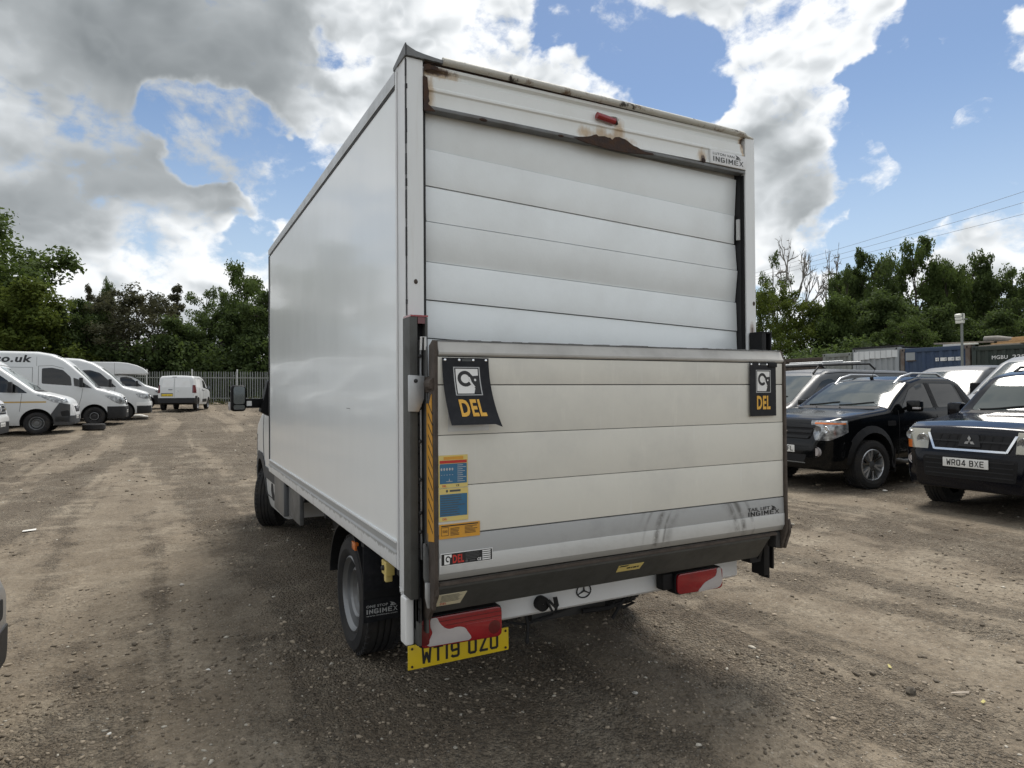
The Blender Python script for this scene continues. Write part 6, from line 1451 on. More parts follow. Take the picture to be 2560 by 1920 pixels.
# --- dark blue off-roader
def offroader(e, paint='car blue', plate='WR04 BXE'):
    b = Body(4.80, 1.88, [(0, .56), (.02, .76), (.05, .98), (.10, 1.06), (.4, 1.125), (1.0, 1.18), (1.38, 1.23), (1.72, 1.56), (1.96, 1.74), (2.35, 1.82), (4.3, 1.81), (4.68, 1.62), (4.80, 1.0)],
             [(0, .34), (.2, .29), (.6, .29), (4.8, .42)], [(0, .64), (.05, .80), (.15, .90), (.35, .97), (.7, 1), (4.55, 1), (4.8, .92)], 1.15, .26, arches=[(.86, .40, .45), (3.64, .40, .45)], rc=.09, rc_front=.07, hood_end=1.38, bulge=.035)
    b.shell(e, paint)
    b.front('windscreen', [(-.72, 1.265), (.72, 1.265), (.61, 1.74), (-.61, 1.74)], 2.2, .004, 'screen glass', e, r=.05)
    b.front('screen_base', [(-.73, 1.225), (.73, 1.225), (.72, 1.26), (-.72, 1.26)], 1.6, .003, 'black plastic', e)
    b.front('sun_strip', [(-.60, 1.665), (.60, 1.665), (.585, 1.735), (-.585, 1.735)], 2.2, .006, 'side glass', e)
    for sg in (1, -1):
        b.side('side_window', [(1.70, 1.21), (2.5, 1.22), (2.46, 1.67), (2.22, 1.67), (1.98, 1.58)], sg, .004, 'side glass', e, r=.04)
        b.side('side_window', [(2.6, 1.22), (3.4, 1.22), (3.4, 1.67), (2.56, 1.67)], sg, .004, 'side glass', e, r=.04)
        b.side('side_window', [(3.55, 1.24), (4.35, 1.24), (4.2, 1.65), (3.55, 1.66)], sg, .004, 'side glass', e, r=.04)
        seam(b, e, [(1.55, 1.2), (1.52, .45)], sg); seam(b, e, [(2.53, 1.2), (2.53, .45)], sg)
        door_mirror(e, b.on_side(1.72, 1.18, sg), sg, (.14, .20, .22), paint, arm=.06)
        b.band('headlight', .008, 'yellowed headlight', e, u=(0, .42), y=(.50, 2) if sg > 0 else (-2, -.50), z=(.80, 1.045), extra=[((0, sg * .50, .80), Vector((0, -sg * .985, -.17)).normalized())])
        b.band('indicator', .011, 'orange lens', e, u=(.03, .40), y=(.72, 2) if sg > 0 else (-2, -.72), z=(.80, .90))
        for yy, zz, rr_ in ((.58, .91, .075), (.76, .965, .055)):
            f = b.on_front(sg * yy, zz, .010); obj('lamp_reflector', MB().lathe([(.001, f.x - .003), (rr_ * .35, f.x + .004), (rr_ * .4, f.x - .001), (rr_ * .8, f.x + .001), (rr_, f.x + .0045), (rr_ * 1.08, f.x - .004)], 18, 'x', (0, f.y, f.z)), 'headlight', e, smooth=.5)
        f = b.on_front(sg * .70, .66, .012); obj('fog_lamp', MB().lathe([(.001, f.x), (.05, f.x - .002), (.055, f.x - .02), (.07, f.x + .004), (.078, f.x - .03)], 18, 'x', (0, f.y, f.z)), 'clear lens', e, smooth=.7)
        for u0 in (.86, 3.64):
            mb = MB()
            for k in range(18):
                q = []
                for kk in (k, k + 1):
                    an = radians(-10 + 200 * kk / 18)
                    for r in (.445, .55):
                        p = b.on_side(min(max(u0 - r * cos(an), .03), 4.75), max(.40 + r * sin(an), .32), sg, .0); q.append(p)
                a, c, a2, c2 = q; I = lambda p: Vector((p.x, p.y - sg * .1, p.z))
                mb.hexa([I(a), I(a2), I(c2), I(c), Vector((a.x, c.y + sg * .035, a.z)), Vector((a2.x, c2.y + sg * .035, a2.z)), c2 + Vector((0, sg * .005, 0)), c + Vector((0, sg * .005, 0))])
            obj('arch_flare', mb, paint, e, smooth=1.)
        obj('roof_rail', MB().tube([b.on_top(2.3, sg * .6, -.005), b.on_top(2.45, sg * .6, .05), b.on_top(4.0, sg * .6, .05), b.on_top(4.2, sg * .6, -.005)], .02, 8), 'dark plastic', e, smooth=.8)
    b.band('bumper', .022, paint, e, u=(0, .50), z=(.34, .775))
    b.front('grille', [(-.40, .81), (.40, .81), (.50, 1.0), (-.50, 1.0)], .4, .010, 'gap black', e)
    for i in range(9):
        y = -.40 + i * .10; b.front('grille_slat', [(y, .82), (y + .02, .82), (y + .06, .99), (y + .04, .99)], .4, .014, 'black plastic', e)
    b.front('grille_bar', [(-.46, .905), (.46, .905), (.465, .925), (-.465, .925)], .4, .020, 'dark plastic', e)
    b.front('grille_chrome', [(-.41, .795), (.41, .795), (.41, .820), (-.41, .820)], .4, .024, 'chrome', e)
    for sg in (1, -1): b.front('grille_chrome', [(sg * .395, .80), (sg * .425, .80), (sg * .515, 1.0), (sg * .485, 1.0)], .4, .024, 'chrome', e)
    b.front('badge_mount', [(-.13, .85), (.13, .85), (.09, 1.0), (-.09, 1.0)], .4, .026, 'dark plastic', e)
    c = b.on_front(0, .92, .034); mb = MB()
    for k in range(3):
        a = radians(90 + 120 * k); d = Vector((0, cos(a), sin(a))); n = Vector((0, -sin(a), cos(a))); L_ = .072
        P = [c, c + d * L_ * .5 + n * L_ * .29, c + d * L_, c + d * L_ * .5 - n * L_ * .29]; F = Vector((.006, 0, 0)); mb.hexa([p - F for p in P] + P)
    obj('three_diamond_badge', mb, 'chrome', e)
    b.front('lower_grille', [(-.52, .46), (.52, .46), (.54, .72), (-.54, .72)], .4, .026, 'black plastic', e, r=.04)
    for z in (.50, .56, .62, .68): b.front('bumper_bar', [(-.5, z), (.5, z), (.5, z + .012), (-.5, z + .012)], .4, .034, 'dark plastic', e)
    p = b.on_front(0, .62, .042); number_plate(e, Vector((p.x, -.28, .60)), .52, .111, plate, 'plate white')
    b.roof('bonnet_scoop', [(.95, -.30), (1.18, -.30), (1.22, .34), (.98, .34)], 1.0, .01, 'clear lens', e, r=.03)
    obj('steering_wheel', MB().tube([(-2.02 + .05 * sin(a), -.36 + .18 * cos(a), 1.22 + .17 * sin(a)) for a in [2 * pi * i / 20 for i in range(21)]], .014, 6, cap=False), 'grey plastic', e)
    wipers(b, e, -.6, .62, 1.28, .05); under(e, 4.8, 1.85, .52)
    four_wheels(e, 1.88, (.86, 3.64), .38, .265, .22, 'alloy', inset=.03, turn=radians(6)); b.done()
offroader(place('off_road_car', 'dark blue off road car with three diamond badge and cloudy headlights', 'car', 7.75, 1.80, 271))

# --- grey mid-size vans of the second row
def mid_van(e, paint, rack=False, glass='screen glass'):
    b = Body(4.85, 1.92, [(0, .55), (.03, .78), (.08, .95), (.3, 1.09), (.8, 1.26), (1.2, 1.54), (1.7, 1.86), (2.05, 1.97), (2.6, 2.0), (4.75, 1.98), (4.85, 1.85)],
             [(0, .3), (.1, .25), (4.85, .34)], [(0, .64), (.06, .82), (.2, .92), (.5, .985), (.9, 1), (4.7, 1), (4.85, .96)], 1.15, .13, arches=[(.9, .34, .39), (3.9, .34, .39)], rc=.14)
    b.shell(e, paint)
    b.front('windscreen', [(-.80, 1.29), (.80, 1.29), (.68, 1.86), (-.68, 1.86)], 1.9, .004, glass, e, r=.08)
    b.front('screen_base', [(-.82, 1.235), (.82, 1.235), (.81, 1.285), (-.81, 1.285)], 1.1, .003, 'black plastic', e)
    for sg in (1, -1):
        b.side('side_window', [(1.15, 1.22), (2.2, 1.26), (2.2, 1.72), (1.98, 1.80), (1.7, 1.74)], sg, .004, 'side glass', e, r=.08)
        seam(b, e, [(2.32, 1.84), (2.32, .42)], sg); seam(b, e, [(1.9, 1.90), (2.3, 1.93), (4.7, 1.91)], sg, .02, 'roof_gutter'); seam(b, e, [(1.1, .8), (1.05, 1.2)], sg)
        b.side('headlight', [(.05, .80), (.35, .80), (.65, 1.08), (.3, 1.04)], sg, .006, 'headlight', e)
        door_mirror(e, b.on_side(1.35, 1.24, sg), sg, (.11, .18, .26), 'black plastic' if sg < 0 else paint, arm=.06)
    b.band('bumper', .012, 'dark plastic', e, u=(0, .5), z=(.2, .62)); b.front('grille', [(-.5, .7), (.5, .7), (.5, .86), (-.5, .86)], .3, .008, 'black plastic', e, r=.03)
    if rack:
        for y in (-.62, .62): obj('roof_rail', MB().tube([b.on_top(1.75, y, .02), b.on_top(1.95, y, .14), b.on_top(3.6, y, .14), b.on_top(3.8, y, .02)], .022, 8), 'black plastic', e, smooth=.8)
        for u in (1.95, 2.6, 3.2): a = b.on_top(u, 0, 0).z + .15; obj('roof_bar', MB().tube([(-u, -.7, a), (-u, .7, a)], .02, 8), 'aluminium', e)
    wipers(b, e, -.65, .65, 1.31); under(e, 4.8, 1.9); four_wheels(e, 1.92, (.9, 3.9), .33, .215, .205, 'black'); b.done()
mid_van(place('panel_van', 'grey van with black roof bars half hidden by the tail lift', 'van', 9.55, 7.35, 271), 'van grey', True)
mid_van(place('panel_van', 'grey van in the second row behind the cab of the black pickup', 'van', 15.2, 7.0, 271, dz=.08), 'van grey')
e = place('panel_van', 'pale silver van with big windscreen behind the dark blue off road car', 'van', 13.7, 4.35, 271, dz=.06); mid_van(e, 'pale grey paint'); e.scale = (1.08, 1.08, 1.10)

# --- corner of a silver car at the left edge
def hatchback(e):
    b = Body(4.2, 1.78, [(0, .55), (.03, .68), (.1, .76), (.4, .86), (1.0, .97), (1.6, 1.3), (2.0, 1.44), (2.6, 1.47), (3.5, 1.38), (4.05, 1.0), (4.2, .8)],
             [(0, .24), (.1, .18), (4.2, .28)], [(0, .55), (.08, .78), (.25, .92), (.6, 1), (4.0, 1), (4.2, .85)], .9, .3, arches=[(.85, .32, .36), (3.4, .32, .36)], rc=.09)
    b.shell(e, 'silver paint')
    b.front('windscreen', [(-.66, 1.02), (.66, 1.02), (.54, 1.40), (-.54, 1.40)], 2.1, .004, 'screen glass', e, r=.05)
    for sg in (1, -1):
        b.side('side_window', [(1.5, .98), (2.5, .98), (2.5, 1.36), (2.05, 1.36)], sg, .004, 'side glass', e, r=.04); b.side('side_window', [(2.6, .98), (3.5, 1.0), (3.2, 1.32), (2.6, 1.36)], sg, .004, 'side glass', e, r=.04)
        seam(b, e, [(2.55, .96), (2.55, .35)], sg); b.side('headlight', [(.06, .62), (.4, .64), (.6, .82), (.2, .76)], sg, .006, 'headlight', e); door_mirror(e, b.on_side(1.55, .97, sg), sg, (.1, .16, .13), 'silver paint', arm=.05)
    b.band('bumper', .008, 'dark plastic', e, u=(0, .4), z=(.15, .40)); b.front('grille', [(-.4, .46), (.4, .46), (.4, .56), (-.4, .56)], .2, .008, 'gap black', e, r=.03)
    four_wheels(e, 1.78, (.85, 3.4), .31, .2, .2, 'steel'); under(e, 4.2, 1.7, .4); b.done()
hatchback(place('hatchback_car', 'silver car corner just showing at the left picture edge in the foreground', 'car', -1.655, .95, 91))

# ------------------------------------------------------------------ loose tyre on the ground
p = at(235, 1066, 22.6)
t = empty('loose_tyre', (p.x, p.y, float(lie(p.x, p.y)))); tag(t, 'old black tyre lying flat on the dirt in front of the gold striped van', 'tyre')
Pf = [(.21, .02), (.25, .0), (.32, .01), (.345, .04), (.345, .18), (.32, .21), (.25, .22), (.21, .20), (.20, .11), (.21, .02)]
obj('tread', MB().lathe(Pf, 36, 'z'), 'dusty tyre', t, smooth=.6)
obj('bead', MB().lathe([(.205, .19), (.225, .222), (.245, .2215)], 36, 'z'), 'black rubber', t, smooth=.8)
p = at(347, 1043, 30.); t = empty('litter_heap', (p.x, p.y, float(lie(p.x, p.y)))); tag(t, 'crumpled white litter on the ground beside the white nosed van', 'litter')
obj('paper', MB().sphere((0, 0, .05), (.28, .16, .09), 9, 6).sphere((.25, -.1, .03), (.14, .1, .05), 8, 5), 'paper', t)

# ------------------------------------------------------------------ palisade fence
def fence():
    a, b = Vector((18.4, 37.9, 0)), Vector((-15.0, 55.6, 0)); d = (b - a); L = d.length; d.normalize(); ang = math.atan2(d.y, d.x); nrm = Vector((-d.y, d.x, 0))
    e = empty('palisade_fence', (a.x, a.y, float(lie(a.x, a.y))), 0); tag(e, 'tall grey galvanised palisade fence along the back of the yard', 'fence')
    H = 2.22
    m = MB(); w = .036
    for s0, s1, d0, d1 in ((-w, -w * .45, .0, .012), (-w * .45, w * .45, .012, .012), (w * .45, w, .012, .0)):
        m.add([(s0, d0, 0), (s1, d1, 0), (s1, d1 + .004, 0), (s0, d0 + .004, 0), (s0, d0, H - .07), (s1, d1, H - .07), (s1, d1 + .004, H - .07), (s0, d0 + .004, H - .07)], [(0, 1, 5, 4), (1, 2, 6, 5), (2, 3, 7, 6), (3, 0, 4, 7)])
    m.add([(-w, 0, H - .07), (0, .012, H), (-w * .45, .012, H - .07), (w * .45, .012, H - .07), (w, 0, H - .07)], [(0, 2, 1), (2, 3, 1), (3, 4, 1)])
    pale = obj('pale', m, 'galvanised', e); n = int(L / .168); rr = random.Random(2)
    for i in range(n):
        q = a + d * (i * .168 + .04); o = pale if i == 0 else pale.copy()
        if i: COL.objects.link(o); o.parent = e
        o.location = (q.x - a.x, q.y - a.y, float(lie(q.x, q.y)) - float(lie(a.x, a.y)) + .06 + rr.uniform(-.012, .012)); o.rotation_euler = (rr.uniform(-.006, .006), rr.uniform(-.012, .012), ang + pi)
    for z in (.42, 1.82):
        P = [a + d * (L * k / 12) for k in range(13)]
        obj('rail', MB().tube([(q.x - a.x + nrm.x * -.03, q.y - a.y - nrm.y * .03, float(lie(q.x, q.y)) - float(lie(a.x, a.y)) + z) for q in P], .028, 4), 'galvanised', e)
    post = obj('post', MB().box(-.03, .03, -.03, .06, -.05, 2.40).box(-.034, .034, -.035, .065, 2.40, 2.41), 'pale aluminium', e)
    for i in range(int(L / 3.1) + 1):
        q = a + d * (i * 3.1 + 1.55); o = post if i == 0 else post.copy()
        if i: COL.objects.link(o); o.parent = e
        o.location = (q.x - a.x, q.y - a.y, float(lie(q.x, q.y)) - float(lie(a.x, a.y))); o.rotation_euler = (0, 0, ang)
fence()

# ------------------------------------------------------------------ shipping containers along the right side
def container(name, label, y0, y1, top, mat, depth=6.06, x=22.0, pitch=.235, post='corner rust', group=None, ribs=True):
    g = float(lie(x + 1, (y0 + y1) / 2)); e = empty(name, (x, (y0 + y1) / 2, g)); tag(e, label, 'container', group)
    h = top - g; zb = h - 2.50; W = (y1 - y0) / 2
    mb = MB(); n = max(2, int(round((2 * W - .24) / pitch))); st = (2 * W - .24) / n; P = []
    for i in range(n):                                                   # pressed ribs: trapezoids
        y = -W + .12 + i * st; P += [(.055, y), (.055, y + st * .40), (.018, y + st * .55), (.018, y + st * .90)]
    P.append((.055, W - .12)); k = len(P)
    for xx, yy in P: mb.v += [(xx, yy, zb + .14), (xx, yy, h - .13)]
    for i in range(k - 1): mb.f.append((2 * i, 2 * i + 2, 2 * i + 3, 2 * i + 1)); mb.mi.append(0)
    obj('ribbed_wall', mb, mat, e)
    obj('shell', MB().box(.07, depth, -W + .05, W - .05, zb + .05, h - .03), mat, e)
    for z0, z1 in ((zb, zb + .15), (h - .14, h)): obj('frame_rail', MB().box(.0, .08, -W + .1, W - .1, z0, z1), mat, e, bevel=.01)
    for s in (-1, 1):
        obj('corner_post', MB().box(-.005, .14, *sorted((s * W, s * (W - .13))), zb, h), post, e, bevel=.008)
        for z0 in (zb - .004, h - .118):
            c = obj('corner_casting', MB().box(-.012, .17, *sorted((s * (W + .006), s * (W - .16))), z0, z0 + .122), post, e, bevel=.01)
            q = obj('slot', MB().box(-.0135, -.011, s * (W - .08) - .025, s * (W - .08) + .025, z0 + .03, z0 + .09), 'gap black', c); q.location = (0, 0, 0)
    for yy in (-W + .3, W - .3): obj('bearer', MB().box(.1, depth - .1, yy - .1, yy + .1, -.02, zb - .001), 'old timber', e)
    return e, h, W
gr, h, W = container('shipping_container', 'dark green container with white painted code letters at the right edge', 2.95, 9.10, 2.90, 'container green', depth=2.44, post='container green')
cy = (2.95 + 9.10) / 2
t = MB(); zt = 2.475 - gr.location.z
lettering(t, 'MGBU', (-.004, 8.52 - cy, zt), (0, -1, 0), (0, 0, 1), .44, .115, MED); lettering(t, '229', (-.004, 7.95 - cy, zt), (0, -1, 0), (0, 0, 1), .34, .115, MED)
pl = obj('code_letters', t, 'print white', gr)
bl, h, W = container('shipping_container', 'faded blue container with white lettering strip and rusty left corner', 9.16, 11.42, 2.97, 'container blue', pitch=.27)
cy = (9.16 + 11.42) / 2; zt = 2.49 - bl.location.z
for i, (ya, yb) in enumerate(((10.24, 10.13), (10.08, 9.88), (9.84, 9.64), (9.60, 9.45))):
    o = obj('white_letter_block', MB().box(.012, .0165, yb - cy, ya - cy, zt, zt + .115), 'print white', bl)
    q = obj('letter_gap', MB().box(.0105, .0118, yb - cy + .03, yb - cy + .042, zt + .01, zt + .10).box(.0105, .0118, yb - cy + .045, yb - cy + .09, zt + .05, zt + .062), 'container blue', o); q.location = (0, 0, 0)
obj('patch_plate', MB().box(.008, .017, 10.92 - cy, 11.24 - cy, 2.55 - bl.location.z, 2.84 - bl.location.z), 'container pale', bl)
obj('rust_ledge', MB().box(.0, .03, 10.88 - cy, 11.20 - cy, 2.52 - bl.location.z, 2.56 - bl.location.z), 'rusty steel', bl)
wh, h, W = container('shipping_container', 'half white half grey container with dark roof edge', 11.48, 13.24, 3.06, 'container pale', pitch=.21, post='container pale')
cy = (11.48 + 13.24) / 2
n = 8
for i in range(n):
    ya = 11.52 - cy + (1.68 / n) * i; o = obj('white_panel', MB().box(-.008, .014, ya + .008, ya + 1.68 / n - .008, h - .36 - .07 * (i / n) * 1. + (.02 if i == 4 else 0), h - .10), 'container white', wh)
mb = MB()
for i in range(11): ya = 11.46 - cy + i * .165; mb.box(-.06, .3, ya, ya + .085, h + .015, h + .06)
mb.box(-.04, 2., 11.46 - cy, 13.26 - cy, h, h + .014)
obj('roof_edge', mb, 'seal black', wh)
container('shipping_container', 'weathered pale grey container left of the white one', 13.30, 14.52, 2.95, 'container grey', pitch=.25, post='container grey')
container('shipping_container', 'dark rust brown container under the overhanging trees', 14.60, 17.0, 2.86, 'rusty steel', pitch=.27, x=22.3, post='rusty steel')

# timber lying on the container roofs
def plank(label, a, b, w, th, mat, group=None, name='plank'):
    a, b = Vector(a), Vector(b); e = (b - a).normalized(); s = e.cross(Vector((0, 0, 1))).normalized() * (w / 2); u = Vector((0, 0, th)); c = (a + b) / 2
    o = obj(name, MB().hexa([a - s - c, b - s - c, b + s - c, a + s - c, a - s + u - c, b - s + u - c, b + s + u - c, a + s + u - c]), mat, bevel=.008); o.location = c
    tag(o, label, 'timber', group); return o
T1 = 2.905
plank('long grey beam lying across the green and blue container roofs', (22.5, 10.5, 3.08), (22.5, 8.75, 3.03), .25, .05, 'old timber')
plank('pale plank under the long grey beam on the blue container', (22.3, 10.1, 2.975), (22.3, 9.2, 2.975), .2, .07, 'paper')
plank('short white board on the seam between the blue and green containers', (22.15, 9.5, 2.985), (22.15, 9.0, 2.985), .12, .05, 'lamp white')
t = empty('log', (22.9, 8.7, 3.05)); tag(t, 'thick pale peeled log lying on the green container', 'log')
obj('log_body', MB().tube([(0, .45, .13), (0, .1, .12), (.05, -.55, .03)], [.10, .105, .07], 12), 'pale bark', t, smooth=.8); obj('cut_end', MB().tube([(0, .452, .13), (0, .458, .13)], .098, 12), 'paper', t)
for i, (y0, y1, z, w, m, l) in enumerate(((9.05, 7.9, T1, .3, 'old timber', 'wide grey board flat on the green container roof'), (8.75, 7.3, T1 + .05, .22, 'new timber', 'lower orange plank of the timber heap on the green container'),
        (8.6, 7.2, T1 + .10, .2, 'new timber', 'middle orange plank of the timber heap on the green container'), (8.3, 7.0, T1 + .13, .18, 'new timber', 'upper orange plank of the timber heap near the picture edge'),
        (8.25, 7.85, T1 + .17, .2, 'new timber', 'short square orange block on top of the timber heap'))):
    plank(l, (22.45 + .06 * i, y0, z), (22.45 + .06 * i, y1, z + .01), w, .09 if 'block' in l else .045, m, name='timber_block' if 'block' in l else 'plank')

# lamp post
t = empty('floodlight_post', (21.0, 8.86, float(lie(21, 8.86)))); tag(t, 'slim grey post with square louvred floodlight before the containers', 'floodlight'); zb = t.location.z
obj('pole', MB().tube([(0, 0, 0), (0, 0, 3.72)], [.045, .033], 10), 'galvanised', t, smooth=.8)
hd = obj('lamp_head', MB().box(-.04, .06, -.05, .16, 3.42, 3.46).box(.03, .08, -.05, .16, 3.42, 3.72), 'lamp white', t, bevel=.01)
for k in range(3):
    q = obj('louvre', MB().hexa([(-.07, -.04 + .012 * k, 3.415 + .1 * k), (.04, -.04 + .012 * k, 3.45 + .1 * k), (.04, .15 + .012 * k, 3.45 + .1 * k), (-.07, .15 + .012 * k, 3.415 + .1 * k), (-.07, -.04 + .012 * k, 3.495 + .1 * k), (.04, -.04 + .012 * k, 3.53 + .1 * k), (.04, .15 + .012 * k, 3.53 + .1 * k), (-.07, .15 + .012 * k, 3.495 + .1 * k)]), 'lamp white', hd, bevel=.006); q.location = (0, 0, 0)
obj('bracket', MB().box(.0, .06, -.14, -.06, 3.52, 3.56), 'galvanised', t)

# ------------------------------------------------------------------ trees
def leaf_mat(name, dark, light, trans):
    m = bpy.data.materials.new(name); m.use_nodes = True; nt = m.node_tree; nt.nodes.clear()
    v = N(nt, 'ShaderNodeSeparateColor', {0: N(nt, 'ShaderNodeVertexColor', layer_name='leaf').outputs[0]}).outputs[0]
    c = MIXC(nt, v, dark, light)
    d = N(nt, 'ShaderNodeBsdfPrincipled', {'Base Color': c, 'Roughness': .75, 'Specular IOR Level': .12})
    t = N(nt, 'ShaderNodeBsdfTranslucent', {'Color': MIXC(nt, v, tuple(x * 1.1 for x in trans), trans)})
    mx = N(nt, 'ShaderNodeMixShader', {0: .40, 1: d.outputs[0], 2: t.outputs[0]}); nt.links.new(mx.outputs[0], N(nt, 'ShaderNodeOutputMaterial').inputs[0]); MATS[name] = m
leaf_mat('leaf dark', (.028, .045, .017), (.080, .112, .040), (.09, .13, .034))
leaf_mat('leaf mid', (.034, .054, .018), (.092, .13, .040), (.09, .13, .03))
leaf_mat('leaf bright', (.036, .058, .012), (.115, .145, .030), (.10, .13, .022))
leaf_mat('leaf olive', (.040, .043, .026), (.10, .102, .060), (.08, .08, .04))
leaf_mat('leaf grass', (.05, .062, .025), (.15, .15, .07), (.08, .09, .03))
def leaves(cl, rad, per, size, rng, flat=.55, ctr=None):
    """cl: clump centres (n, 3), rad: (n,) clump radii. Returns verts, quads and a shade per vertex"""
    n = len(cl); k = per
    off = rng.normal(0, 1, (n, k, 3)); off /= np.maximum(np.linalg.norm(off, axis=2, keepdims=True), 1e-6); off *= rng.random((n, k, 1)) ** .45
    off[..., 2] *= flat + .2
    P = (cl[:, None, :] + off * rad[:, None, None]).reshape(-1, 3)
    nr = off.reshape(-1, 3) * .7 + np.array([0, 0, .55]) + rng.normal(0, .55, (n * k, 3)); nr /= np.linalg.norm(nr, axis=1, keepdims=True)
    a = np.cross(nr, rng.normal(0, 1, (n * k, 3))); a /= np.linalg.norm(a, axis=1, keepdims=True); b = np.cross(nr, a)
    s = (size * rng.uniform(.55, 1.35, (n * k, 1)))
    V = np.stack([P + a * s * .62, P + b * s * .34, P - a * s * .5, P - b * s * .34], 1).reshape(-1, 3)
    F = np.arange(len(V)).reshape(-1, 4)
    sh = np.repeat(np.clip(np.repeat(rng.uniform(.1, .9, n), k) * .65 + rng.random(n * k) * .4, 0, 1), 4)
    return V, F, sh
def leaf_mesh(name, V, F, sh):
    me = np_mesh(name, V, F); at_ = me.color_attributes.new('leaf', 'FLOAT_COLOR', 'POINT')
    c = np.ones((len(V), 4), np.float32); c[:, :3] = sh[:, None]; at_.data.foreach_set('color', c.ravel()); return me
TREES = {}
def grow(kind, seed):
    """unit tree: 10 m tall, crown about 4 m in radius"""
    rng = np.random.default_rng(seed); mb = MB(); H = 10.
    spec = {'oak': (.18, 4.0, 13, 15, 1.0, .23), 'dense': (.02, 3.8, 17, 15, 1.05, .25), 'tall': (.30, 3.4, 13, 12, .82, .22), 'bush': (.0, 4.2, 19, 14, .85, .19), 'spire': (.05, 1.6, 14, 9, .6, .18), 'thin': (.30, 2.6, 10, 8, .62, .18), 'bare': (.4, 3.2, 0, 0, 0, 0)}[kind]
    base, R, lobes, per_lobe, cr, ls = spec
    top = H * (.93 if kind in ('spire', 'thin') else .80)
    bend = rng.normal(0, .35, 2); trunk = [Vector((bend[0] * t * t, bend[1] * t * t, top * t)) for t in np.linspace(0, 1, 7)]
    r0 = .26 if kind not in ('thin', 'bare', 'bush') else .15
    mb.tube(trunk, [r0 * (1.25 if i == 0 else 1 - .80 * i / 6) for i in range(7)], 8)
    C = []; RR = []
    for l in range(lobes):
        t = base + (1 - base) * (l + .5) / lobes; z = H * (base + (.96 - base) * ((l + rng.random()) / lobes))
        f = (z / H - base) / (1 - base); 
        if kind == 'spire': env = (1 - f) * 1.0 + .08
        elif kind in ('dense', 'bush'): env = sqrt(max(.05, 1 - (f - .25) ** 2 * 1.55)) if f > .25 else .86
        else: env = sqrt(max(.06, 1 - ((f - .45) / .58) ** 2))
        an = l * 2.4 + rng.uniform(-.4, .4); rad = R * env * rng.uniform(.45, .8)
        c = np.array([cos(an) * rad, sin(an) * rad, z]); lr = R * rng.uniform(.36, .56) * (.5 + .5 * env)
        q = rng.normal(0, 1, (per_lobe, 3)); q /= np.linalg.norm(q, axis=1, keepdims=True); q *= rng.random((per_lobe, 1)) ** .4 * lr; q[:, 2] *= .62
        pts = c + q; pts[:, 2] = np.clip(pts[:, 2], H * base * .8 + .25, H * 1.0); C.append(pts); RR.append(np.full(per_lobe, cr) * rng.uniform(.6, 1.15, per_lobe) * (.55 + .45 * env))
        j = min(range(7), key=lambda i: abs(trunk[i].z - (z - R * .45))); s_ = trunk[j]
        mid = s_.lerp(Vector(c), .5) + Vector((0, 0, .25)); mb.tube([s_, mid, Vector(c)], [r0 * .34, r0 * .22, r0 * .09], 5)
        for pnt in pts[:4]: mb.tube([mid.lerp(Vector(c), .4), Vector(pnt)], [r0 * .14, r0 * .04], 4, cap=False)
    if kind == 'bare':
        def br(p, d, l, r, k):
            e = p + d * l; m_ = p + d * l * .5 + Vector(rng.normal(0, .06 * l, 3)); mb.tube([p, m_, e], [r, r * .82, r * .62], 5, cap=False)
            if k == 0: return
            for i in range(3 if k > 2 else 2):
                nd = (d + Vector(rng.normal(0, .5, 3)) + Vector((0, 0, .14))).normalized(); br(p + d * l * rng.uniform(.55, 1.), nd, l * rng.uniform(.58, .8), r * .66, k - 1)
        for i in range(6): a = i * 1.05; br(trunk[3 + i % 4], Vector((cos(a), sin(a), .75)).normalized(), 1.9, .13, 4)
        V, F, sh = leaves(np.array([[.5, .5, 4.2], [-.8, .2, 4.6]]), np.array([.7, .6]), 60, .16, rng)
    else:
        C = np.concatenate(C); RR = np.concatenate(RR)
        n_leaf = {'oak': 90, 'dense': 105, 'tall': 95, 'bush': 95, 'spire': 70, 'thin': 60}[kind]
        V, F, sh = leaves(C, RR, n_leaf, ls, rng)
    tm = bpy.data.meshes.new('trunk'); tm.from_pydata(mb.v, [], mb.f); tm.shade_smooth()
    return tm, (V, F, sh)
LM = {}
def tree(kind, seed, px, top, depth, width, mat, label, group=None, bark='bark', name=None):
    if (kind, seed) not in TREES: TREES[(kind, seed)] = grow(kind, seed)
    tm, lf = TREES[(kind, seed)]
    if (kind, seed, mat) not in LM:
        m = leaf_mesh('crown', *lf); m.materials.append(MATS[mat]); LM[(kind, seed, mat)] = m
    p = at(px, 978, depth); g = float(lie(p.x, p.y)); h = at(px, top, depth).z - g; r = width / 2 * depth / CAM_F
    e = empty(name or {'oak': 'oak_tree', 'dense': 'broadleaf_tree', 'tall': 'tall_tree', 'bush': 'bushy_tree', 'spire': 'conifer_tree', 'thin': 'slender_tree', 'bare': 'bare_tree'}[kind], (p.x, p.y, g), (seed * 1.7 + px * .013) % 6.28)
    tag(e, label, 'tree', group)
    k = {'spire': 1.9, 'thin': 3.0, 'tall': 3.9, 'bare': 3.6}.get(kind, 4.7); e.scale = (r / k, r / k, h / 9.9)
    if not tm.materials: tm.materials.append(MATS[bark])
    t = bpy.data.objects.new('trunk', tm); COL.objects.link(t); t.parent = e
    c = bpy.data.objects.new('crown', LM[(kind, seed, mat)]); COL.objects.link(c); c.parent = e
    return e
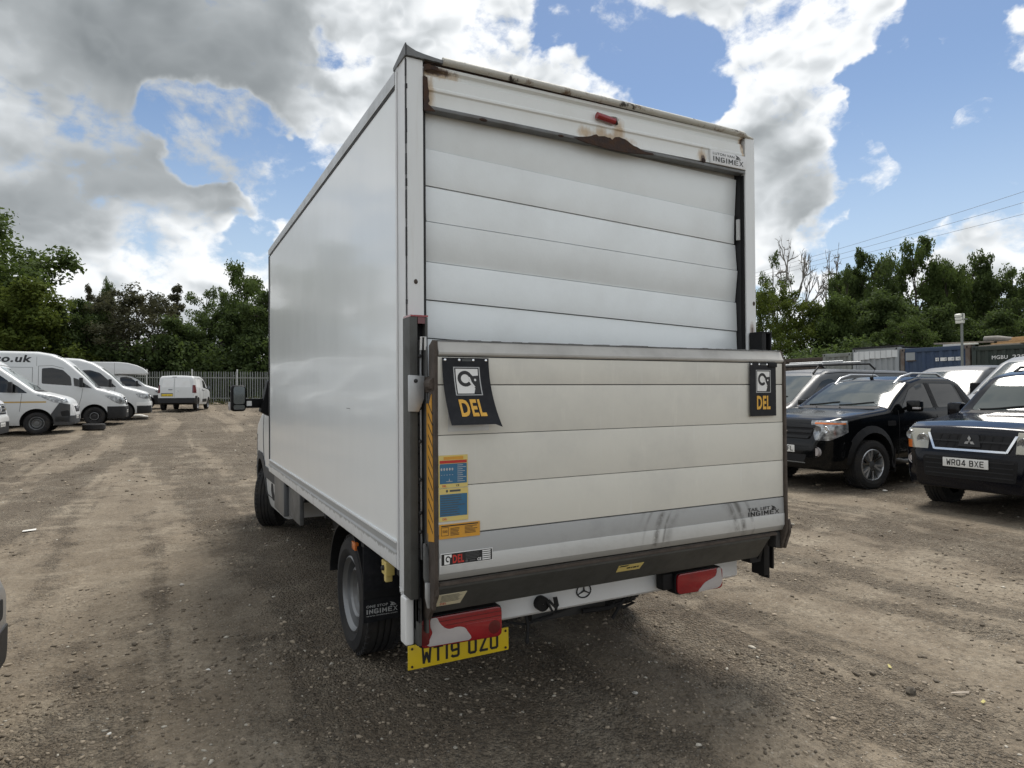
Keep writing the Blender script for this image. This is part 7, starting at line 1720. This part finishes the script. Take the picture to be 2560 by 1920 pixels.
# left side, beyond the fence
tree('oak', 1, -25, 556, 52, 480, 'leaf mid', 'big spreading oak cut by the left picture edge, standing above the vans')
tree('dense', 2, 60, 712, 49, 330, 'leaf bright', 'low sunlit yellow green tree below the big oak at the left edge')
tree('dense', 3, 205, 755, 52, 190, 'leaf dark', 'low dark tree between the sunlit tree and the dusty olive tree')
tree('bush', 4, 345, 722, 54, 300, 'leaf olive', 'dusty olive grey bushy tree above the white van roofs')
tree('bush', 5, 255, 745, 56, 190, 'leaf olive', 'smaller dusty olive tree on the left of the bigger olive one')
tree('dense', 6, 268, 704, 76, 60, 'leaf dark', 'small dark round tree top showing far behind the olive trees')
tree('spire', 7, 222, 708, 82, 60, 'leaf olive', 'faint pale conifer far away behind the olive trees')
tree('spire', 7, 442, 708, 62, 90, 'leaf olive', 'feathery conifer tip at the right end of the olive trees')
tree('thin', 9, 512, 705, 60, 130, 'leaf mid', 'leaning open tree with sky showing through, left of the tall oak by the box van')
tree('oak', 10, 610, 672, 57, 165, 'leaf mid', 'tall oak beside the front edge of the big box van')
tree('dense', 11, 560, 765, 55, 200, 'leaf dark', 'dark tree under the open leaning tree behind the fence')
tree('dense', 3, 668, 735, 54, 190, 'leaf dark', 'dark tree touching the front edge of the box van above the fence')
tree('dense', 2, 455, 800, 53, 200, 'leaf dark', 'dark low tree directly behind the small white van')
# right side, beyond the containers
tree('bush', 4, 1945, 715, 44, 240, 'leaf bright', 'light green bushy tree just right of the box van post')
tree('bush', 5, 2050, 765, 43, 210, 'leaf bright', 'lower light green bush in front of the bare tree')
tree('thin', 12, 1938, 640, 50, 95, 'leaf mid', 'slender leafy tree next to the box van post')
tree('bare', 13, 1998, 638, 50, 145, 'leaf mid', 'bare pale dead tree with spreading branches', None, 'pale bark')
tree('bare', 14, 2088, 648, 56, 100, 'leaf mid', 'smaller bare tree between the dead tree and the dark wood', None, 'pale bark')
tree('tall', 15, 2115, 662, 46, 110, 'leaf dark', 'first dark tree at the left end of the dark wood')
tree('tall', 16, 2195, 628, 45, 170, 'leaf dark', 'broad dark tree left of the tallest tree in the wood')
tree('tall', 17, 2298, 604, 46, 150, 'leaf mid', 'tallest tree in the dark wood above the floodlight post')
tree('tall', 18, 2372, 640, 45, 140, 'leaf mid', 'dark tree next right of the tallest tree')
tree('tall', 19, 2432, 645, 46, 150, 'leaf dark', 'dark tree with rounded top above the timber heap')
tree('tall', 17, 2490, 668, 45, 140, 'leaf dark', 'dark sloping tree near the right picture edge')
tree('oak', 10, 2575, 695, 43, 200, 'leaf dark', 'low dark tree cut by the right picture edge')
tree('dense', 11, 2205, 735, 41, 230, 'leaf dark', 'dense dark tree low in the middle of the wood')
tree('dense', 3, 2330, 775, 40, 210, 'leaf dark', 'dense dark tree directly behind the blue container')
tree('dense', 2, 2460, 785, 39, 210, 'leaf dark', 'dense dark tree behind the timber heap')
tree('dense', 6, 2600, 780, 38, 200, 'leaf dark', 'dense dark tree behind the green container end')

tree('oak', 1, 2160, 690, 52, 260, 'leaf mid', 'mid green round tree showing between the dark trunks left of the wood')
tree('oak', 10, 2395, 690, 52, 280, 'leaf mid', 'mid green tree filling the gap right of the tallest tree')
tree('dense', 6, 2090, 740, 42, 170, 'leaf mid', 'mid green leafy tree below the smaller bare tree')
tree('bush', 5, 2270, 800, 38, 190, 'leaf mid', 'low mid green bush above the white container')
# undergrowth closing the view below the crowns
def undergrowth(name, label, pts, mat, per=46, size=.27):
    rng = np.random.default_rng(21); V, F, sh = leaves(pts[:, :3], pts[:, 3], per, size, rng)
    me = leaf_mesh(name, V, F, sh); me.materials.append(MATS[mat]); o = bpy.data.objects.new(name, me); COL.objects.link(o); tag(o, label, None, kind='stuff'); return o
rng = np.random.default_rng(8)
n = 1800; px = rng.uniform(-260, 1500, n); D = rng.uniform(50, 58, n); P = []
for a, d_ in zip(px, D):
    q = at(a, 978, d_); g = float(lie(q.x, q.y)); P.append((q.x, q.y, g + rng.random() ** 1.2 * (4.6 if a < 690 else 5.2), rng.uniform(.7, 1.2)))
undergrowth('undergrowth', 'dark mass of leaves under the trees behind the palisade fence', np.array(P), 'leaf dark')
n = 1700; P = []
for i in range(n):
    x, y = rng.uniform(27, 33), rng.uniform(-4, 34); P.append((x, y, float(lie(x, y)) + rng.random() ** 1.1 * (1.9 + 3.2 * max(-.4, float(fbm(x, y, 77, 2, .35)))), rng.uniform(.5, 1.0)))
undergrowth('undergrowth', 'dark mass of leaves under the wood behind the containers', np.array(P), 'leaf dark', 70, .17)
n = 420; P = []
for i in range(n):
    t = rng.random(); x, y = 6.9 - 21.9 * t, 44.0 + 11.6 * t; x += rng.normal(0, .12) - .1; y += rng.normal(0, .2) - .1; P.append((x, y, float(lie(x, y)) + rng.random() ** 2 * .45, rng.uniform(.12, .28)))
undergrowth('weeds', 'dry weeds along the foot of the palisade fence', np.array(P), 'leaf grass', 14, .12)

# ------------------------------------------------------------------ overhead wires
for i, (A, B, C_) in enumerate((((1700, 735), (2304, 560), (2900, 352)), ((1700, 742), (2372, 560), (2900, 392)), ((1700, 742), (2461, 560), (2900, 428)))):
    P = [at(A[0], A[1], 105), at(B[0], B[1], 62), at(C_[0], C_[1], 44)]
    q = []
    for t in np.linspace(0, 1, 17): q.append(P[0] * (1 - t) * (1 - 2 * t) + P[1] * 4 * t * (1 - t) + P[2] * t * (2 * t - 1))
    o = obj('overhead_wire', MB().tube(q, .017, 5), 'pale grey paint'); tag(o, ['highest of the three thin wires crossing the sky above the wood', 'middle one of the three thin wires crossing the sky', 'lowest of the three wires, just above the tree tops'][i], 'wire', 'overhead wires')

# ------------------------------------------------------------------ single stones and scraps one can pick out
def onground(px, py):
    d = ray(px, py); k = (0 - CAM_POS.z) / d.z; q = CAM_POS + d * k; return Vector((q.x, q.y, gz(q.x, q.y)))
def lump(name, label, cat, px, py, r, mat, seed, flat=.5):
    rr = random.Random(seed); p = onground(px, py); mb = MB().sphere((0, 0, 0), 1., 8, 6)
    mb.v = [(x * r * (1.2 + rr.uniform(-.25, .25)), y * r * (.8 + rr.uniform(-.2, .2)), z * r * flat * (1 + rr.uniform(-.25, .25)) + r * flat * .55) for x, y, z in mb.v]
    o = obj(name, mb, mat, smooth=.5); o.location = p; o.rotation_euler = (0, 0, rr.uniform(0, 6.28)); tag(o, label, cat); return o
lump('clod', 'dark earth clod standing alone on the right foreground dirt', 'clod', 2278, 1738, .028, 'clod', 1, .8)
lump('stone', 'pale flat stone in the foreground left of the yellow plate', 'stone', 520, 1675, .012, 'paper', 2)
lump('stone', 'smaller white chip right beside the pale flat stone', 'stone', 574, 1681, .010, 'paper', 3, .4)
lump('stone', 'pale oblong stone on the dirt left of the rear wheel', 'stone', 455, 1465, .016, 'stone pale', 4, .5)
lump('stone', 'grey stone in the bottom middle foreground', 'stone', 1588, 1725, .014, 'stone pale', 5, .6)
lump('stone', 'white chip near the bottom left foreground', 'stone', 273, 1838, .010, 'paper', 6, .4)
lump('stone', 'pale stone in front of the black pickup', 'stone', 2213, 1230, .03, 'paper', 7, .5)
def scrap(name, label, cat, px, py, l, w, mat, ang):
    p = onground(px, py); mb = MB(); c, s_ = cos(ang), sin(ang)
    q = [(-l, -w * .6, .004), (l * .8, -w, .006), (l, w * .5, .012), (-l * .7, w, .005)]; q = [(x * c - y * s_, x * s_ + y * c, z) for x, y, z in q]
    mb.hexa(q + [(x, y, z + .002) for x, y, z in q]); o = obj(name, mb, mat); o.location = p + Vector((0, 0, .004)); tag(o, label, cat)
scrap('dry_leaf', 'yellow leaf on the dirt in the right foreground', 'leaf', 2224, 1677, .020, .009, 'leaf yellow', .9)
scrap('dry_leaf', 'small yellow leaf further right near the bottom corner', 'leaf', 2458, 1764, .015, .008, 'leaf yellow', .2)
scrap('wood_splinter', 'thin grey splinter of wood lying right of the dark clod', 'wood splinter', 2400, 1742, .05, .008, 'old timber', -.5)
scrap('paper_scrap', 'white paper scrap at the far left of the yard', 'paper', 73, 1335, .07, .045, 'paper', .3)
